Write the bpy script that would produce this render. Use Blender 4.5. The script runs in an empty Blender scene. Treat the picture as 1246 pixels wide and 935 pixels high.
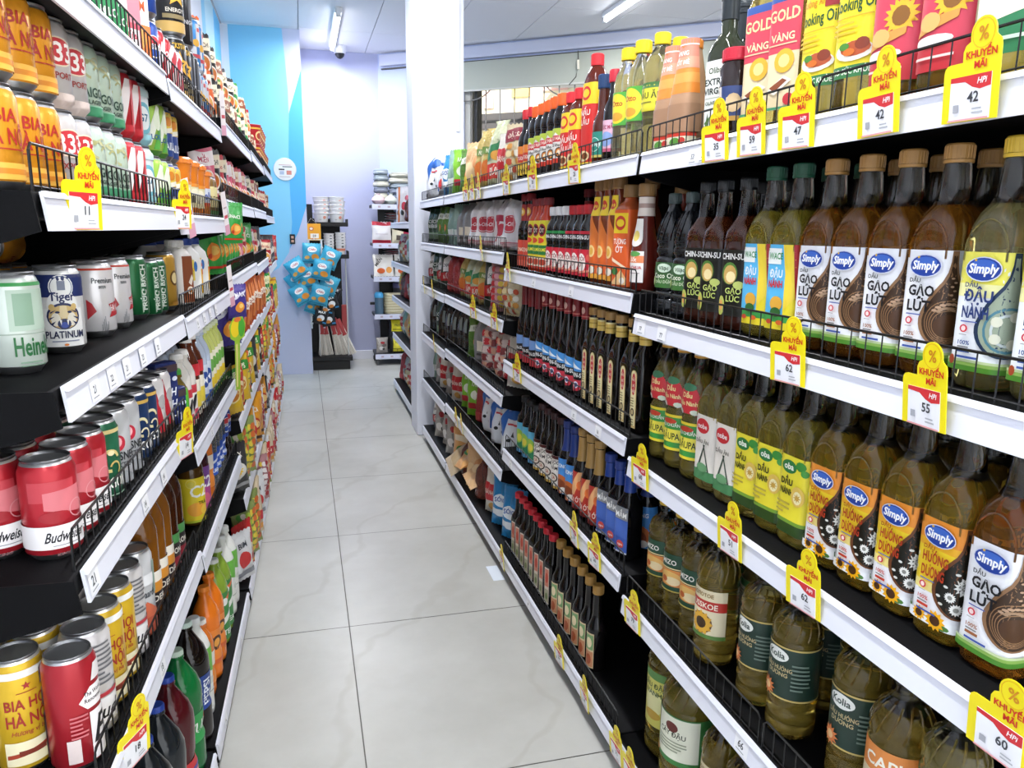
import bpy, math, random
from mathutils import Vector, Matrix
from mathutils.geometry import tessellate_polygon
random.seed(7)
SC = bpy.context.scene
COL = SC.collection
PI = math.pi

# ------------------------------------------------------------------ camera, world, exposure
CAM_H = 1.3176
F_PX, PITCH, YAW, ROLL = 929.3, 0.19962, 0.26683, 0.01152
_cy, _sy, _cp, _sp = math.cos(YAW), math.sin(YAW), math.cos(PITCH), math.sin(PITCH)
fw = Vector((_sy*_cp, _cy*_cp, -_sp)); r0 = Vector((_cy, -_sy, 0)); u0 = r0.cross(fw)
rr = r0*math.cos(ROLL) + u0*math.sin(ROLL); uu = -r0*math.sin(ROLL) + u0*math.cos(ROLL)
cd = bpy.data.cameras.new('camera'); cam = bpy.data.objects.new('camera', cd); COL.objects.link(cam)
cam.matrix_world = Matrix(((rr.x, uu.x, -fw.x, 0), (rr.y, uu.y, -fw.y, 0), (rr.z, uu.z, -fw.z, CAM_H), (0, 0, 0, 1)))
cd.sensor_fit = 'HORIZONTAL'; cd.sensor_width = 36.0; cd.lens = 36.0*F_PX/1246.0; cd.clip_start = 0.05; cd.clip_end = 100
SC.camera = cam
W = bpy.data.worlds.new('daylight'); SC.world = W; W.use_nodes = True
bg = W.node_tree.nodes['Background']; bg.inputs[0].default_value = (0.93, 0.97, 1.0, 1); bg.inputs[1].default_value = 1.55
SC.view_settings.view_transform = 'Standard'; SC.view_settings.look = 'None'
SC.view_settings.exposure = 0.9; SC.view_settings.gamma = 1.0; SC.view_settings.use_curve_mapping = False
cy = SC.cycles
cy.max_bounces = 10; cy.diffuse_bounces = 4; cy.glossy_bounces = 4; cy.transmission_bounces = 8; cy.transparent_max_bounces = 12
cy.caustics_reflective = False; cy.caustics_refractive = False; cy.sample_clamp_indirect = 4.0
sun = bpy.data.lights.new('sun', 'SUN'); sun.energy = 5.0; sun.angle = 0.01; sun.color = (1.0, 0.95, 0.86)      # falls on the house across the lane
so = bpy.data.objects.new('sun', sun); COL.objects.link(so); so.rotation_euler = Vector((.42, .52, -.9)).to_track_quat('-Z', 'Y').to_euler()
TUBE_POWER = 19.0        # every ceiling tube of the shop
TUBES = [(0.34, 6.95), (0.30, 3.9), (0.26, 0.9), (0.22, -2.0), (2.32, 5.3), (2.3, 2.4), (2.3, -0.5)]

# ------------------------------------------------------------------ materials
def lin(c):
    return tuple((v/12.92 if v <= 0.04045 else ((v+0.055)/1.055)**2.4) for v in c)
def rgb(h):
    h = h.lstrip('#')
    if len(h) == 3: h = ''.join(c*2 for c in h)
    return lin(tuple(int(h[i:i+2], 16)/255 for i in (0, 2, 4)))
MC = {}
def mat(h, rough=0.4, metal=0.0, trans=0.0, ior=1.45, bump=0.0, bscale=60, alpha=1.0, spec=0.5):
    k = (h, rough, metal, trans, ior, bump, bscale, alpha, spec)
    if k in MC: return MC[k]
    m = bpy.data.materials.new('surface'); m.use_nodes = True; nt = m.node_tree
    b = nt.nodes['Principled BSDF']
    b.inputs['Base Color'].default_value = (*rgb(h), 1); b.inputs['Roughness'].default_value = rough
    b.inputs['Metallic'].default_value = metal; b.inputs['Transmission Weight'].default_value = trans
    b.inputs['IOR'].default_value = ior; b.inputs['Alpha'].default_value = alpha
    b.inputs['Specular IOR Level'].default_value = spec
    if bump:
        n = nt.nodes.new('ShaderNodeTexNoise'); n.inputs['Scale'].default_value = bscale; n.inputs['Detail'].default_value = 3
        t = nt.nodes.new('ShaderNodeTexCoord'); nt.links.new(t.outputs['Object'], n.inputs['Vector'])
        bp = nt.nodes.new('ShaderNodeBump'); bp.inputs['Strength'].default_value = bump; bp.inputs['Distance'].default_value = 0.01
        nt.links.new(n.outputs['Fac'], bp.inputs['Height']); nt.links.new(bp.outputs['Normal'], b.inputs['Normal'])
    MC[k] = m; return m
def P(h): return mat(h, 0.42)                                   # printed paper / plastic
def foil(h): return mat(h, 0.3, 0.0, bump=0.35, bscale=45)      # bag film
def oil(h): return mat(h, 0.02, trans=0.88 if h not in CLEARS else 0.985, ior=1.4)
CLEARS = ('#cfcac0', '#efece0', '#eeeadd', '#f0ecda', '#f4f2ea', '#b9b4ac')
BLACK = lambda: mat('#0b0b0c', 0.45)
METAL = lambda: mat('#c9cacc', 0.28, 1.0)
ALU = lambda: mat('#b9bbbd', 0.35, 1.0)
WHITE = lambda: mat('#e9ebf4', 0.35)
def M(c):
    return P(c) if isinstance(c, str) else c

# ------------------------------------------------------------------ mesh builder
class MB:
    def __init__(s): s.v = []; s.f = []; s.m = []; s.mats = []; s.smooth = True
    def slot(s, m):
        m = M(m)
        if m not in s.mats: s.mats.append(m)
        return s.mats.index(m)
    def face(s, idx, mi): s.f.append(tuple(idx)); s.m.append(mi)
    def box(s, a, b, m, c=0.0, rot=None):
        mi = s.slot(m); o = len(s.v)
        x0, y0, z0 = a; x1, y1, z1 = b
        if c <= 0:
            pts = [(x0,y0,z0),(x1,y0,z0),(x1,y1,z0),(x0,y1,z0),(x0,y0,z1),(x1,y0,z1),(x1,y1,z1),(x0,y1,z1)]
            fs = [(3,2,1,0),(4,5,6,7),(0,1,5,4),(1,2,6,5),(2,3,7,6),(3,0,4,7)]
        else:
            pts = []
            for (ins, z) in ((c, z0), (0, z0+c), (0, z1-c), (c, z1)):
                a0, b0, a1, b1 = x0+ins, y0+ins, x1-ins, y1-ins
                pts += [(a0+c,b0,z),(a1-c,b0,z),(a1,b0+c,z),(a1,b1-c,z),(a1-c,b1,z),(a0+c,b1,z),(a0,b1-c,z),(a0,b0+c,z)]
            fs = [tuple(range(7,-1,-1)), tuple(range(24,32))]
            for k in range(3):
                for i in range(8): fs.append((k*8+i, k*8+(i+1)%8, k*8+8+(i+1)%8, k*8+8+i))
        if rot is not None: pts = [tuple(rot @ Vector(p)) for p in pts]
        s.v += pts
        for f in fs: s.face([o+i for i in f], mi)
    def quad(s, pts, m):
        o = len(s.v); s.v += [tuple(p) for p in pts]; s.face(range(o, o+len(pts)), s.slot(m))
    def prism(s, pts2, fn, t, m):
        """outline pts2 (u,v) pushed along w from 0 to t; fn(u,v,w)->xyz"""
        mi = s.slot(m); n = len(pts2); o = len(s.v)
        s.v += [tuple(fn(u, v, 0)) for u, v in pts2] + [tuple(fn(u, v, t)) for u, v in pts2]
        for tri in tessellate_polygon([[Vector((u, v, 0)) for u, v in pts2]]):
            a, b, c = tri
            p, q, r_ = pts2[a], pts2[b], pts2[c]
            if (q[0]-p[0])*(r_[1]-p[1])-(q[1]-p[1])*(r_[0]-p[0]) < 0: a, b, c = a, c, b
            s.face((o+n+a, o+n+b, o+n+c), mi); s.face((o+a, o+c, o+b), mi)
        for i in range(n):
            j = (i+1) % n; s.face((o+i, o+j, o+n+j, o+n+i), mi)
    def tube(s, pts, r, m, seg=6, closed=False):
        mi = s.slot(m); pts = [Vector(p) for p in pts]; n = len(pts); o = len(s.v)
        for i, p in enumerate(pts):
            a = pts[i-1] if (i > 0 or closed) else p; b = pts[(i+1) % n] if (i < n-1 or closed) else p
            d = (b-a).normalized(); up = Vector((0,0,1)) if abs(d.z) < 0.9 else Vector((1,0,0))
            e1 = d.cross(up).normalized(); e2 = d.cross(e1)
            for k in range(seg):
                t = 2*PI*k/seg; s.v.append(tuple(p + (e1*math.cos(t)+e2*math.sin(t))*r))
        for i in range(n if closed else n-1):
            j = (i+1) % n
            for k in range(seg):
                l = (k+1) % seg; s.face((o+i*seg+k, o+i*seg+l, o+j*seg+l, o+j*seg+k), mi)
        if not closed:
            s.face([o+k for k in range(seg)], mi); s.face([o+(n-1)*seg+k for k in range(seg-1, -1, -1)], mi)
    def lathe(s, prof, m, seg=20, ax=1.0, ay=1.0, n=2.0, bands=None, cap=True, dx=0, dy=0):
        """prof: (z, r) or (z, r, n). bands: [(ztop, material)] picks the material by height"""
        mi = s.slot(m) if not bands else None; o = len(s.v)
        for p in prof:
            z, r = p[0], p[1]; nn = p[2] if len(p) > 2 else n
            for k in range(seg):
                t = 2*PI*k/seg; q = sqn(t, nn)
                s.v.append((math.sin(t)*q*r*ax+dx, -math.cos(t)*q*r*ay+dy, z))
        def pick(z):
            if not bands: return mi
            for zt, bm in bands:
                if z <= zt: return s.slot(bm)
            return s.slot(bands[-1][1])
        for i in range(len(prof)-1):
            mm = pick((prof[i][0]+prof[i+1][0])/2)
            for k in range(seg):
                l = (k+1) % seg; s.face((o+i*seg+k, o+i*seg+l, o+(i+1)*seg+l, o+(i+1)*seg+k), mm)
        if cap:
            s.face([o+k for k in range(seg-1, -1, -1)], pick(prof[0][0]))
            s.face([o+(len(prof)-1)*seg+k for k in range(seg)], pick(prof[-1][0]))
    def art(s, layers, fn, edge=0.007, off0=0.0004, doff=0.00022, most=0.0045):
        doff = min(doff, most/max(1, len(layers)))
        for i, (tris, m) in enumerate(layers):
            mi = s.slot(m); off = off0 + doff*i
            vs, ts = tris
            if edge: vs, ts = split(vs, ts, edge)
            o = len(s.v)
            s.v += [tuple(fn(u, v, off)) for u, v in vs]
            for t in ts: s.face([o+a for a in t], mi)
    def build(s, name, parent=None, angle=38):
        me = bpy.data.meshes.new(name); me.from_pydata(s.v, [], s.f)
        for m in s.mats: me.materials.append(m)
        me.polygons.foreach_set('material_index', s.m)
        me.polygons.foreach_set('use_smooth', [True]*len(s.f))
        me.set_sharp_from_angle(angle=math.radians(angle)); me.update()
        o = bpy.data.objects.new(name, me); COL.objects.link(o)
        if parent is not None: o.parent = parent
        return o

def sqn(t, n):
    """radius of a unit superellipse of exponent n at angle t"""
    if n == 2: return 1.0
    return (abs(math.sin(t))**n + abs(math.cos(t))**n)**(-1.0/n)

def split(vs, ts, edge):
    vs = list(vs); out = []; mid = {}
    st = [t for t in ts]
    while st:
        a, b, c = st.pop()
        A, B, C = vs[a], vs[b], vs[c]
        l = [math.hypot(A[0]-B[0], (A[1]-B[1])*0.4), math.hypot(B[0]-C[0], (B[1]-C[1])*0.4), math.hypot(C[0]-A[0], (C[1]-A[1])*0.4)]
        k = max(range(3), key=lambda i: l[i])
        if l[k] <= edge: out.append((a, b, c)); continue
        if k == 1: a, b, c = b, c, a
        elif k == 2: a, b, c = c, a, b
        key = (min(a, b), max(a, b))
        if key not in mid:
            mid[key] = len(vs); vs.append(((vs[a][0]+vs[b][0])/2, (vs[a][1]+vs[b][1])/2))
        m_ = mid[key]; st += [(a, m_, c), (m_, b, c)]
    return vs, out

# ------------------------------------------------------------------ flat print shapes: ((verts, tris), material)
TC = {}
def glyphs(txt):
    if txt in TC: return TC[txt]
    c = bpy.data.curves.new('text', 'FONT'); c.body = txt; c.resolution_u = 2; c.offset = 0.02 if not txt.startswith('*') else 0.032; c.body = txt.lstrip('*'); c.fill_mode = 'FRONT'
    o = bpy.data.objects.new('text', c); COL.objects.link(o)
    dg = bpy.context.evaluated_depsgraph_get(); me = o.evaluated_get(dg).to_mesh(); me.calc_loop_triangles()
    vs = [(v.co.x, v.co.y) for v in me.vertices]; ts = []
    for t in me.loop_triangles:
        a, b, d = t.vertices
        p, q, r_ = vs[a], vs[b], vs[d]
        ts.append((a, b, d) if (q[0]-p[0])*(r_[1]-p[1])-(q[1]-p[1])*(r_[0]-p[0]) > 0 else (a, d, b))
    bpy.data.objects.remove(o); bpy.data.curves.remove(c)
    TC[txt] = (vs, ts); return TC[txt]
def R_(u0, v0, u1, v1, c): return (([(u0,v0),(u1,v0),(u1,v1),(u0,v1)], [(0,1,2),(0,2,3)]), M(c))
def E_(u, v, ru, rv, c, n=18, a0=0, a1=2*PI):
    vs = [(u, v)] + [(u+ru*math.cos(a0+(a1-a0)*k/n), v+rv*math.sin(a0+(a1-a0)*k/n)) for k in range(n+1)]
    return ((vs, [(0, k+1, k+2) for k in range(n)]), M(c))
def O_(u, v, ru, rv, w, c, n=20, a0=0, a1=2*PI):
    vs = []
    for k in range(n+1):
        t = a0+(a1-a0)*k/n; vs += [(u+ru*math.cos(t), v+rv*math.sin(t)), (u+(ru-w)*math.cos(t), v+(rv-w)*math.sin(t))]
    ts = []
    for k in range(n): ts += [(2*k+1, 2*k, 2*k+2), (2*k+1, 2*k+2, 2*k+3)]
    return ((vs, ts), M(c))
def G_(pts, c):
    ts = []
    for t in tessellate_polygon([[Vector((u, v, 0)) for u, v in pts]]):
        a, b, d = t; p, q, r_ = pts[a], pts[b], pts[d]
        ts.append((a, b, d) if (q[0]-p[0])*(r_[1]-p[1])-(q[1]-p[1])*(r_[0]-p[0]) > 0 else (a, d, b))
    return ((list(pts), ts), M(c))
def T_(txt, u, v, h, c, w=None, al='c', rot=0.0, slant=0.0):
    vs, ts = glyphs(txt)
    x0 = min(p[0] for p in vs); x1 = max(p[0] for p in vs); sc = h/0.70; sx = sc
    if w and (x1-x0)*sc > w: sx = w/(x1-x0)
    ox = {'c': -(x0+x1)/2, 'l': -x0, 'r': -x1}[al]
    cr, sr = math.cos(rot), math.sin(rot)
    out = []
    for x, y in vs:
        a, b = (x+ox)*sx + slant*y*sc, y*sc
        out.append((u+a*cr-b*sr, v+a*sr+b*cr))
    return ((out, ts), M(c))
def lines(u0, u1, v0, v1, n, c, seed=1):
    rnd = random.Random(seed); out = []
    for i in range(n):
        v = v1-(v1-v0)*(i+0.5)/n; h = (v1-v0)/n*0.22; e = u0+(u1-u0)*rnd.uniform(0.6, 1.0)
        out.append(R_(u0, v-h, e, v+h, c))
    return out
def star(u, v, r, c, n=5, k=0.42):
    return G_([(u+(r if i % 2 == 0 else r*k)*math.sin(PI*i/n), v+(r if i % 2 == 0 else r*k)*math.cos(PI*i/n)) for i in range(2*n)], c)
def flower(u, v, r, pet='#f2b012', core='#4a2a10', n=12):
    return [star(u, v, r, pet, n, 0.7), E_(u, v, r*0.5, r*0.5, core, 12)]

# ------------------------------------------------------------------ things, labels, copies
ITEMS = []
PROTO = {}
def thing(name, cat, loc=(0,0,0), rz=0.0, label=None, group=None):
    o = bpy.data.objects.new(name, None); COL.objects.link(o); o.empty_display_size = 0.02
    o.location = loc; o.rotation_euler = (0, 0, rz); o['category'] = cat
    if label: o['label'] = label
    if group: o['group'] = group
    return o
def tag(o, label, cat, group=None):
    o['label'] = label; o['category'] = cat
    if group: o['group'] = group
    return o
def structure(name, mb, angle=38):
    o = mb.build(name, None, angle); o['kind'] = 'structure'; return o
KID = {}
def kids(o):
    if o.name not in KID: KID[o.name] = list(o.children)
    return KID[o.name]
def dup(o, parent=None):
    c = o.copy(); COL.objects.link(c)
    if parent is not None: c.parent = parent
    for ch in kids(o): dup(ch, c)
    return c
ORD = ['first','second','third','fourth','fifth','sixth','seventh','eighth','ninth','tenth','eleventh','twelfth','thirteenth','fourteenth','fifteenth','sixteenth','seventeenth','eighteenth','nineteenth','twentieth',
       'twenty-first','twenty-second','twenty-third','twenty-fourth','twenty-fifth','twenty-sixth','twenty-seventh','twenty-eighth','twenty-ninth','thirtieth']
KINDS = {}       # kind -> (builder, description, category)
def kind(key, name, desc, cat):
    def deco(fn): KINDS[key] = (fn, name, desc, cat); return fn
    return deco
def place(key, loc, rz, where, order=None, tilt=None, scale=None):
    fn, name, desc, cat = KINDS[key]
    if key not in PROTO:
        r = thing(name, cat); fn(r); PROTO[key] = r
    else: r = dup(PROTO[key])
    r.rotation_euler = (tilt[0], tilt[1], rz) if tilt else (0, 0, rz)
    r.location = (loc[0], loc[1], loc[2]+.0008)
    r.scale = scale or (1, 1, 1)
    r['category'] = cat; ITEMS.append((r, desc, where, loc[1] if order is None else order, cat))
    return r
def finish_labels():
    by = {}
    for it in ITEMS: by.setdefault((it[1], it[2]), []).append(it)
    n_of = {}
    for it in ITEMS: n_of[(it[4], it[2])] = n_of.get((it[4], it[2]), 0)+1
    for (desc, where), l in by.items():
        l.sort(key=lambda i: i[3])
        for i, (o, d, w, y, c) in enumerate(l):
            o['label'] = f'{d}, {w}' if len(l) == 1 else f'{ORD[i]} {d} from near end, {w}'
            if n_of[(c, w)] > 1: o['group'] = f'{c}s {w}'
# the two shelf runs: faces of the shelves seen from above
LN = [(0.9, -.279), (1.75, -.25), (2.8, -.222), (3.9, -.205), (6.6, -.186)]
XR = 0.70
def LX(y):
    for (y0, x0), (y1, x1) in zip(LN, LN[1:]):
        if y <= y1: break
    return x0+(x1-x0)*(y-y0)/(y1-y0)
def rightrow(key, z, ys, where, d=0.075, jit=0.12, turn=0.3, sz=1.0):
    for y in ys: place(key, (XR+d, y, z), -PI/2+turn+random.uniform(-jit, jit), where, scale=(1, 1, sz))
def leftrow(key, z, ys, where, d=0.05, jit=0.15, turn=0.55, sz=1.0):
    for y in ys: place(key, (LX(y)-d, y, z), PI/2-turn+random.uniform(-jit, jit), where, scale=(1, 1, sz))

# ================================================================== the room
CEIL = 2.95
def wall_mat(h, name=None):
    return mat(h, 0.6, bump=0.04, bscale=9, spec=0.3)
def floor_mat():
    m = bpy.data.materials.new('marble_tile'); m.use_nodes = True; nt = m.node_tree; L = nt.links.new
    b = nt.nodes['Principled BSDF']; b.inputs['Roughness'].default_value = 0.3; b.inputs['Specular IOR Level'].default_value = 0.25
    tc = nt.nodes.new('ShaderNodeTexCoord')
    n1 = nt.nodes.new('ShaderNodeTexNoise'); n1.inputs['Scale'].default_value = 1.3; n1.inputs['Detail'].default_value = 7; n1.inputs['Roughness'].default_value = 0.62
    L(tc.outputs['Object'], n1.inputs['Vector'])
    r1 = nt.nodes.new('ShaderNodeValToRGB'); L(n1.outputs['Fac'], r1.inputs['Fac'])
    r1.color_ramp.elements[0].position = 0.3; r1.color_ramp.elements[0].color = (*rgb('#b4b3ac'), 1)
    r1.color_ramp.elements[1].position = 0.7; r1.color_ramp.elements[1].color = (*rgb('#cfcfca'), 1)
    # veins
    mp = nt.nodes.new('ShaderNodeMapping'); mp.inputs['Rotation'].default_value = (0, 0, 0.5); L(tc.outputs['Object'], mp.inputs['Vector'])
    wv = nt.nodes.new('ShaderNodeTexWave'); wv.inputs['Scale'].default_value = 0.75; wv.inputs['Distortion'].default_value = 7; wv.inputs['Detail'].default_value = 4; wv.inputs['Detail Scale'].default_value = 1.6
    L(mp.outputs['Vector'], wv.inputs['Vector'])
    r2 = nt.nodes.new('ShaderNodeValToRGB'); L(wv.outputs['Fac'], r2.inputs['Fac'])
    r2.color_ramp.elements[0].position = 0.0; r2.color_ramp.elements[0].color = (0.22, 0.22, 0.22, 1)
    r2.color_ramp.elements[1].position = 0.022; r2.color_ramp.elements[1].color = (0, 0, 0, 1)
    mx = nt.nodes.new('ShaderNodeMix'); mx.data_type = 'RGBA'; L(r2.outputs['Color'], mx.inputs['Factor'])
    L(r1.outputs['Color'], mx.inputs['A']); mx.inputs['B'].default_value = (*rgb('#a19d90'), 1)
    L(mx.outputs['Result'], b.inputs['Base Color'])
    return m
TX, TY, TS = 0.1025, 2.4166, 0.80           # the tile grid
fl = MB(); fm = floor_mat(); gm = mat('#6f6d67', 0.8)
fl.box((-2.0, -3.0, -0.1), (6.5, 9.5, -0.003), gm)
for i in range(-3, 8):
    for j in range(-7, 9):
        x0, y0 = TX+i*TS+0.0017, TY+j*TS+0.0017
        fl.quad([(x0, y0, 0), (x0+TS-0.0034, y0, 0), (x0+TS-0.0034, y0+TS-0.0034, 0), (x0, y0+TS-0.0034, 0)], fm)
structure('floor', fl)

ce = MB(); cm = mat('#ececef', 0.7, spec=0.2); cs = mat('#a9a9ad', 0.8)
ce.box((-0.6, -3.0, CEIL+0.012), (5.6, 9.0, CEIL+0.1), cs)
for i in range(-1, 10):
    for j in range(-3, 8):
        x0, y0 = 0.05+i*0.61, -0.2+j*1.21
        x1, y1 = min(x0+0.604, 5.6), min(y0+1.204, 9.0)
        x0 = max(x0, -0.6)
        if x1 > x0+0.02 and y1 > y0+0.02: ce.box((x0, y0, CEIL), (x1, y1, CEIL+0.011), cm)
structure('ceiling', ce)

LW = -0.575
wl = MB(); wl.box((LW-0.12, -3.0, 0), (LW, 7.25, CEIL), wall_mat('#e6ebf6'))
def lw(u, v, o): return (LW+o, u, v)
wl.art([R_(5.78, 0, 6.0, CEIL, wall_mat('#8fd4f5')), R_(6.0, 0, 6.6, CEIL, wall_mat('#c3e8f8')), R_(6.6, 0, 7.1, CEIL, wall_mat('#7cc9f4'))], lw, edge=0)
structure('wall_left', wl)
wp = MB(); wp.box((LW, 7.13, 0), (0.055, 7.98, CEIL), wall_mat('#cbcfe7'))
def wpf(u, v, o): return (u, 7.13-o, v)
curve = [(-0.088, CEIL), (-0.07, 2.69), (-0.058, 2.46), (-0.062, 2.2), (-0.075, 1.95), (-0.078, 1.6), (-0.072, 1.36), (-0.108, 1.1), (-0.2, 0.96), (-0.35, 0.88), (LW+0.001, 0.84)]
wp.art([G_([(LW+0.001, CEIL)] + [(LW+0.001, 0.84)] + curve[::-1][1:], wall_mat('#8fd2f2')),
        G_([(0.055, 2.63), (-0.0595, 2.27), (-0.062, 2.2), (-0.075, 1.95), (-0.078, 1.6), (-0.072, 1.36), (-0.1, 1.13), (-0.02, 1.28), (0.055, 1.5)], wall_mat('#5fb7ee')),
        R_(LW+0.001, 0.0, LW+0.06, CEIL, wall_mat('#eef2fa'))], wpf, edge=0)
structure('wall_mural', wp)
wb = MB(); wb.box((0.055, 7.86, 0), (0.84, 8.0, CEIL), wall_mat('#b9bedd'))
structure('wall_back', wb)
bb = MB(); bb.box((0.055, 7.845, 0), (0.80, 7.86, 0.09), wall_mat('#e8eaf5'), 0.003)
structure('baseboard_back', bb)
# the slanting window wall
PW = Vector((0.775, 7.86, 0)); DW = Vector((.7738, -.6334, 0)); NW = Vector((-.6334, -.7738, 0))
def ww(s, n, z): p = PW + DW*s + NW*n; return (p.x, p.y, z)
def wbox(mb, s0, s1, n0, n1, z0, z1, m):
    o = len(mb.v); mi = mb.slot(m)
    mb.v += [ww(s, n, z) for z in (z0, z1) for s, n in ((s0, n0), (s1, n0), (s1, n1), (s0, n1))]
    for f in [(3,2,1,0),(4,5,6,7),(0,1,5,4),(1,2,6,5),(2,3,7,6),(3,0,4,7)]: mb.face([o+i for i in f], mi)
w2 = MB(); wm = wall_mat('#bcc7e6')
wbox(w2, 0, 0.93, -0.15, 0, 0, CEIL, wm); wbox(w2, 0.93, 3.6, -0.15, 0, 0, 1.15, wm)
wbox(w2, 0.93, 3.6, -0.15, 0, 2.62, CEIL, wm); wbox(w2, 3.6, 5.2, -0.15, 0, 0, CEIL, wm)
structure('wall_window', w2)
tr = MB(); wbox(tr, 0.05, 5.2, 0.0, 0.05, 2.83, 2.925, wall_mat('#cfd3e6')); wbox(tr, 0.05, 5.2, 0.0, 0.02, 2.80, 2.812, mat('#4a4a48', 0.6))
structure('trim_1', tr)
win = MB(); fr = mat('#b9b6ae', 0.5); dk = mat('#2e2e30', 0.5)
for s0, s1 in ((0.93, 0.99), (1.03, 1.06), (3.54, 3.6)): wbox(win, s0, s1, -0.12, -0.02, 1.15, 2.62, fr if s0 != 1.03 else dk)
wbox(win, 0.93, 3.6, -0.12, -0.02, 2.57, 2.62, fr); wbox(win, 0.93, 3.6, -0.12, -0.02, 1.15, 1.2, fr); wbox(win, 2.25, 2.30, -0.10, -0.04, 1.2, 2.57, fr)
wo = structure('window_1', win)
gl = MB(); wbox(gl, 0.99, 3.54, -0.085, -0.08, 1.2, 2.57, mat('#ffffff', 0.0, trans=1.0, ior=1.02)); gl.build('pane', wo)
gr = MB(); gb = mat('#8d8a86', 0.45, 0.4)
for i in range(18):
    s = 1.02+0.142*i; gr.tube([ww(s, -0.015+0.022, 1.2), ww(s, 0.007, 2.60)], 0.006, gb, 6)
    if i % 2: gr.lathe([(2.16, 0.007), (2.175, 0.016), (2.19, 0.007)], gb, 8, dx=ww(s, 0.007, 0)[0], dy=ww(s, 0.007, 0)[1])
for z in (1.3, 1.95): gr.tube([ww(1.0, 0.007, z), ww(3.5, 0.007, z)], 0.008, gb, 6)
for s0, r in ((0.97, 0.28), (2.05, 0.33), (2.85, 0.33)):
    gr.tube([ww(s0+r*math.cos(t), 0.016, 2.64+r*0.62*math.sin(t)) for t in [PI+PI*k/16 for k in range(17)]], 0.006, gb, 6)
g0 = gr.build('window_grille'); tag(g0, 'grey iron security grille with curved scrolls across the window', 'grille')
bl = thing('roller_blind', 'blind', (0, 0, 0), 0, 'grey green roller blind pulled part way down over the window')
q = MB(); wbox(q, 0.66, 4.6, 0.032, 0.036, 2.56, 2.80, mat('#b4b8ac', 0.7, bump=0.05, bscale=30)); q.build('blind_cloth', bl)
q = MB(); wbox(q, 0.66, 4.6, 0.027, 0.041, 2.545, 2.56, mat('#c9c9c2', 0.5)); q.build('bottom_rail', bl)
q = MB(); q.tube([ww(2.05, 0.05, 2.81), ww(2.06, 0.055, 2.7), ww(2.04, 0.06, 2.6), ww(1.98, 0.06, 2.54)], 0.004, mat('#55534e', 0.5)); q.build('pull_cord', bl)
q = MB(); q.tube([ww(2.055, 0.058, 2.735), ww(2.06, 0.06, 2.66)], 0.011, mat('#f0ead8', 0.4), 8); q.build('cord_weight', bl)
# right wall, far away behind the shelves, and the building across the lane
wr = MB(); wr.box((4.7, -3.0, 0), (4.85, 4.75, CEIL), wall_mat('#e3e4ec')); structure('wall_right', wr)
ex = MB(); ZB0, ZB1 = 2.52, 2.70
def exb(s0, s1, n0, n1, z0, z1, m): wbox(ex, s0, s1, n0, n1, z0, z1, m)
exb(-2, 11, -2.6, -2.3, -0.1, 5.5, mat('#f8edcc', 0.8)); exb(-2, 11, -2.3, -2.22, ZB0, ZB1, mat('#4d4a4a', 0.6)); exb(-2, 11, -2.3, -2.21, (ZB0+ZB1)/2-.01, (ZB0+ZB1)/2+.01, mat('#232325', 0.6))
exb(.0, .14, -2.3, -2.28, 2.77, 2.97, mat('#f0c4b0', 0.8)); exb(.38, .62, -2.3, -2.28, 2.88, 3.3, mat('#f5d878', 0.8)); exb(.78, 1.1, -2.3, -2.28, 2.93, 3.3, mat('#f0c4b8', 0.8))
e = ex.build('building_outside'); e['kind'] = 'structure'

# the square column at the end of the packet shelves
co = MB(); co.box((0.675, 4.78, 0), (0.985, 5.06, CEIL), wall_mat('#e3e7f4'), 0.006); co.box((0.935, 4.768, 1.9), (0.955, 4.782, CEIL), wall_mat('#e9ebf3'))
structure('column', co)

# ------------------------------------------------------------------ lamps
def tube_light(x, y, L=1.2, label=None):
    t = thing('tube_light', 'light', (x, y, CEIL), 0, label, 'ceiling tube lights')
    q = MB(); q.box((-0.03, -L/2, -0.035), (0.03, L/2, 0), mat('#eef0f2', 0.4), 0.004); q.build('batten', t)
    m = bpy.data.materials.get('tube_glow')
    if not m:
        m = bpy.data.materials.new('tube_glow'); m.use_nodes = True; b = m.node_tree.nodes['Principled BSDF']
        b.inputs['Emission Color'].default_value = (0.95, 0.97, 1, 1); b.inputs['Emission Strength'].default_value = 7.0
    q = MB(); q.tube([(0, -L/2+0.02, -0.05), (0, L/2-0.02, -0.05)], 0.016, m, 10); q.build('tube', t)
    for s in (-1, 1):
        q = MB(); q.box((-0.018, s*(L/2)-0.02, -0.068), (0.018, s*(L/2)+0.02, 0), mat('#dfe1e4', 0.4), 0.003); q.build('end_cap', t)
    la = bpy.data.lights.new('tube_lamp', 'AREA'); la.shape = 'RECTANGLE'; la.size = 0.05; la.size_y = L; la.energy = TUBE_POWER; la.color = (0.97, 0.98, 1.0)
    lo = bpy.data.objects.new('tube_lamp', la); COL.objects.link(lo); lo.parent = t; lo.location = (0, 0, -0.075)
LBL = {(0.34, 6.95): 'white ceiling tube light above the far end of the aisle', (2.32, 5.3): 'white ceiling tube light beyond the column, above the window blind'}
for i, (x, y) in enumerate(TUBES):
    tube_light(x, y, 1.2, LBL.get((x, y), 'white ceiling tube light, ' + ORD[i] + ' of those outside the view'))
cc = thing('dome_camera', 'camera', (0.41, 7.62, CEIL), 0, 'white dome security camera on the ceiling by the back wall')
q = MB(); q.lathe([(-0.07, 0.05), (-0.045, 0.058), (0, 0.06)], WHITE(), 20); q.build('housing', cc)
q = MB(); q.lathe([(-0.115, 0.006), (-0.108, 0.022), (-0.09, 0.038), (-0.07, 0.044)], mat('#16171a', 0.1), 20); q.build('dome', cc)

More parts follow.
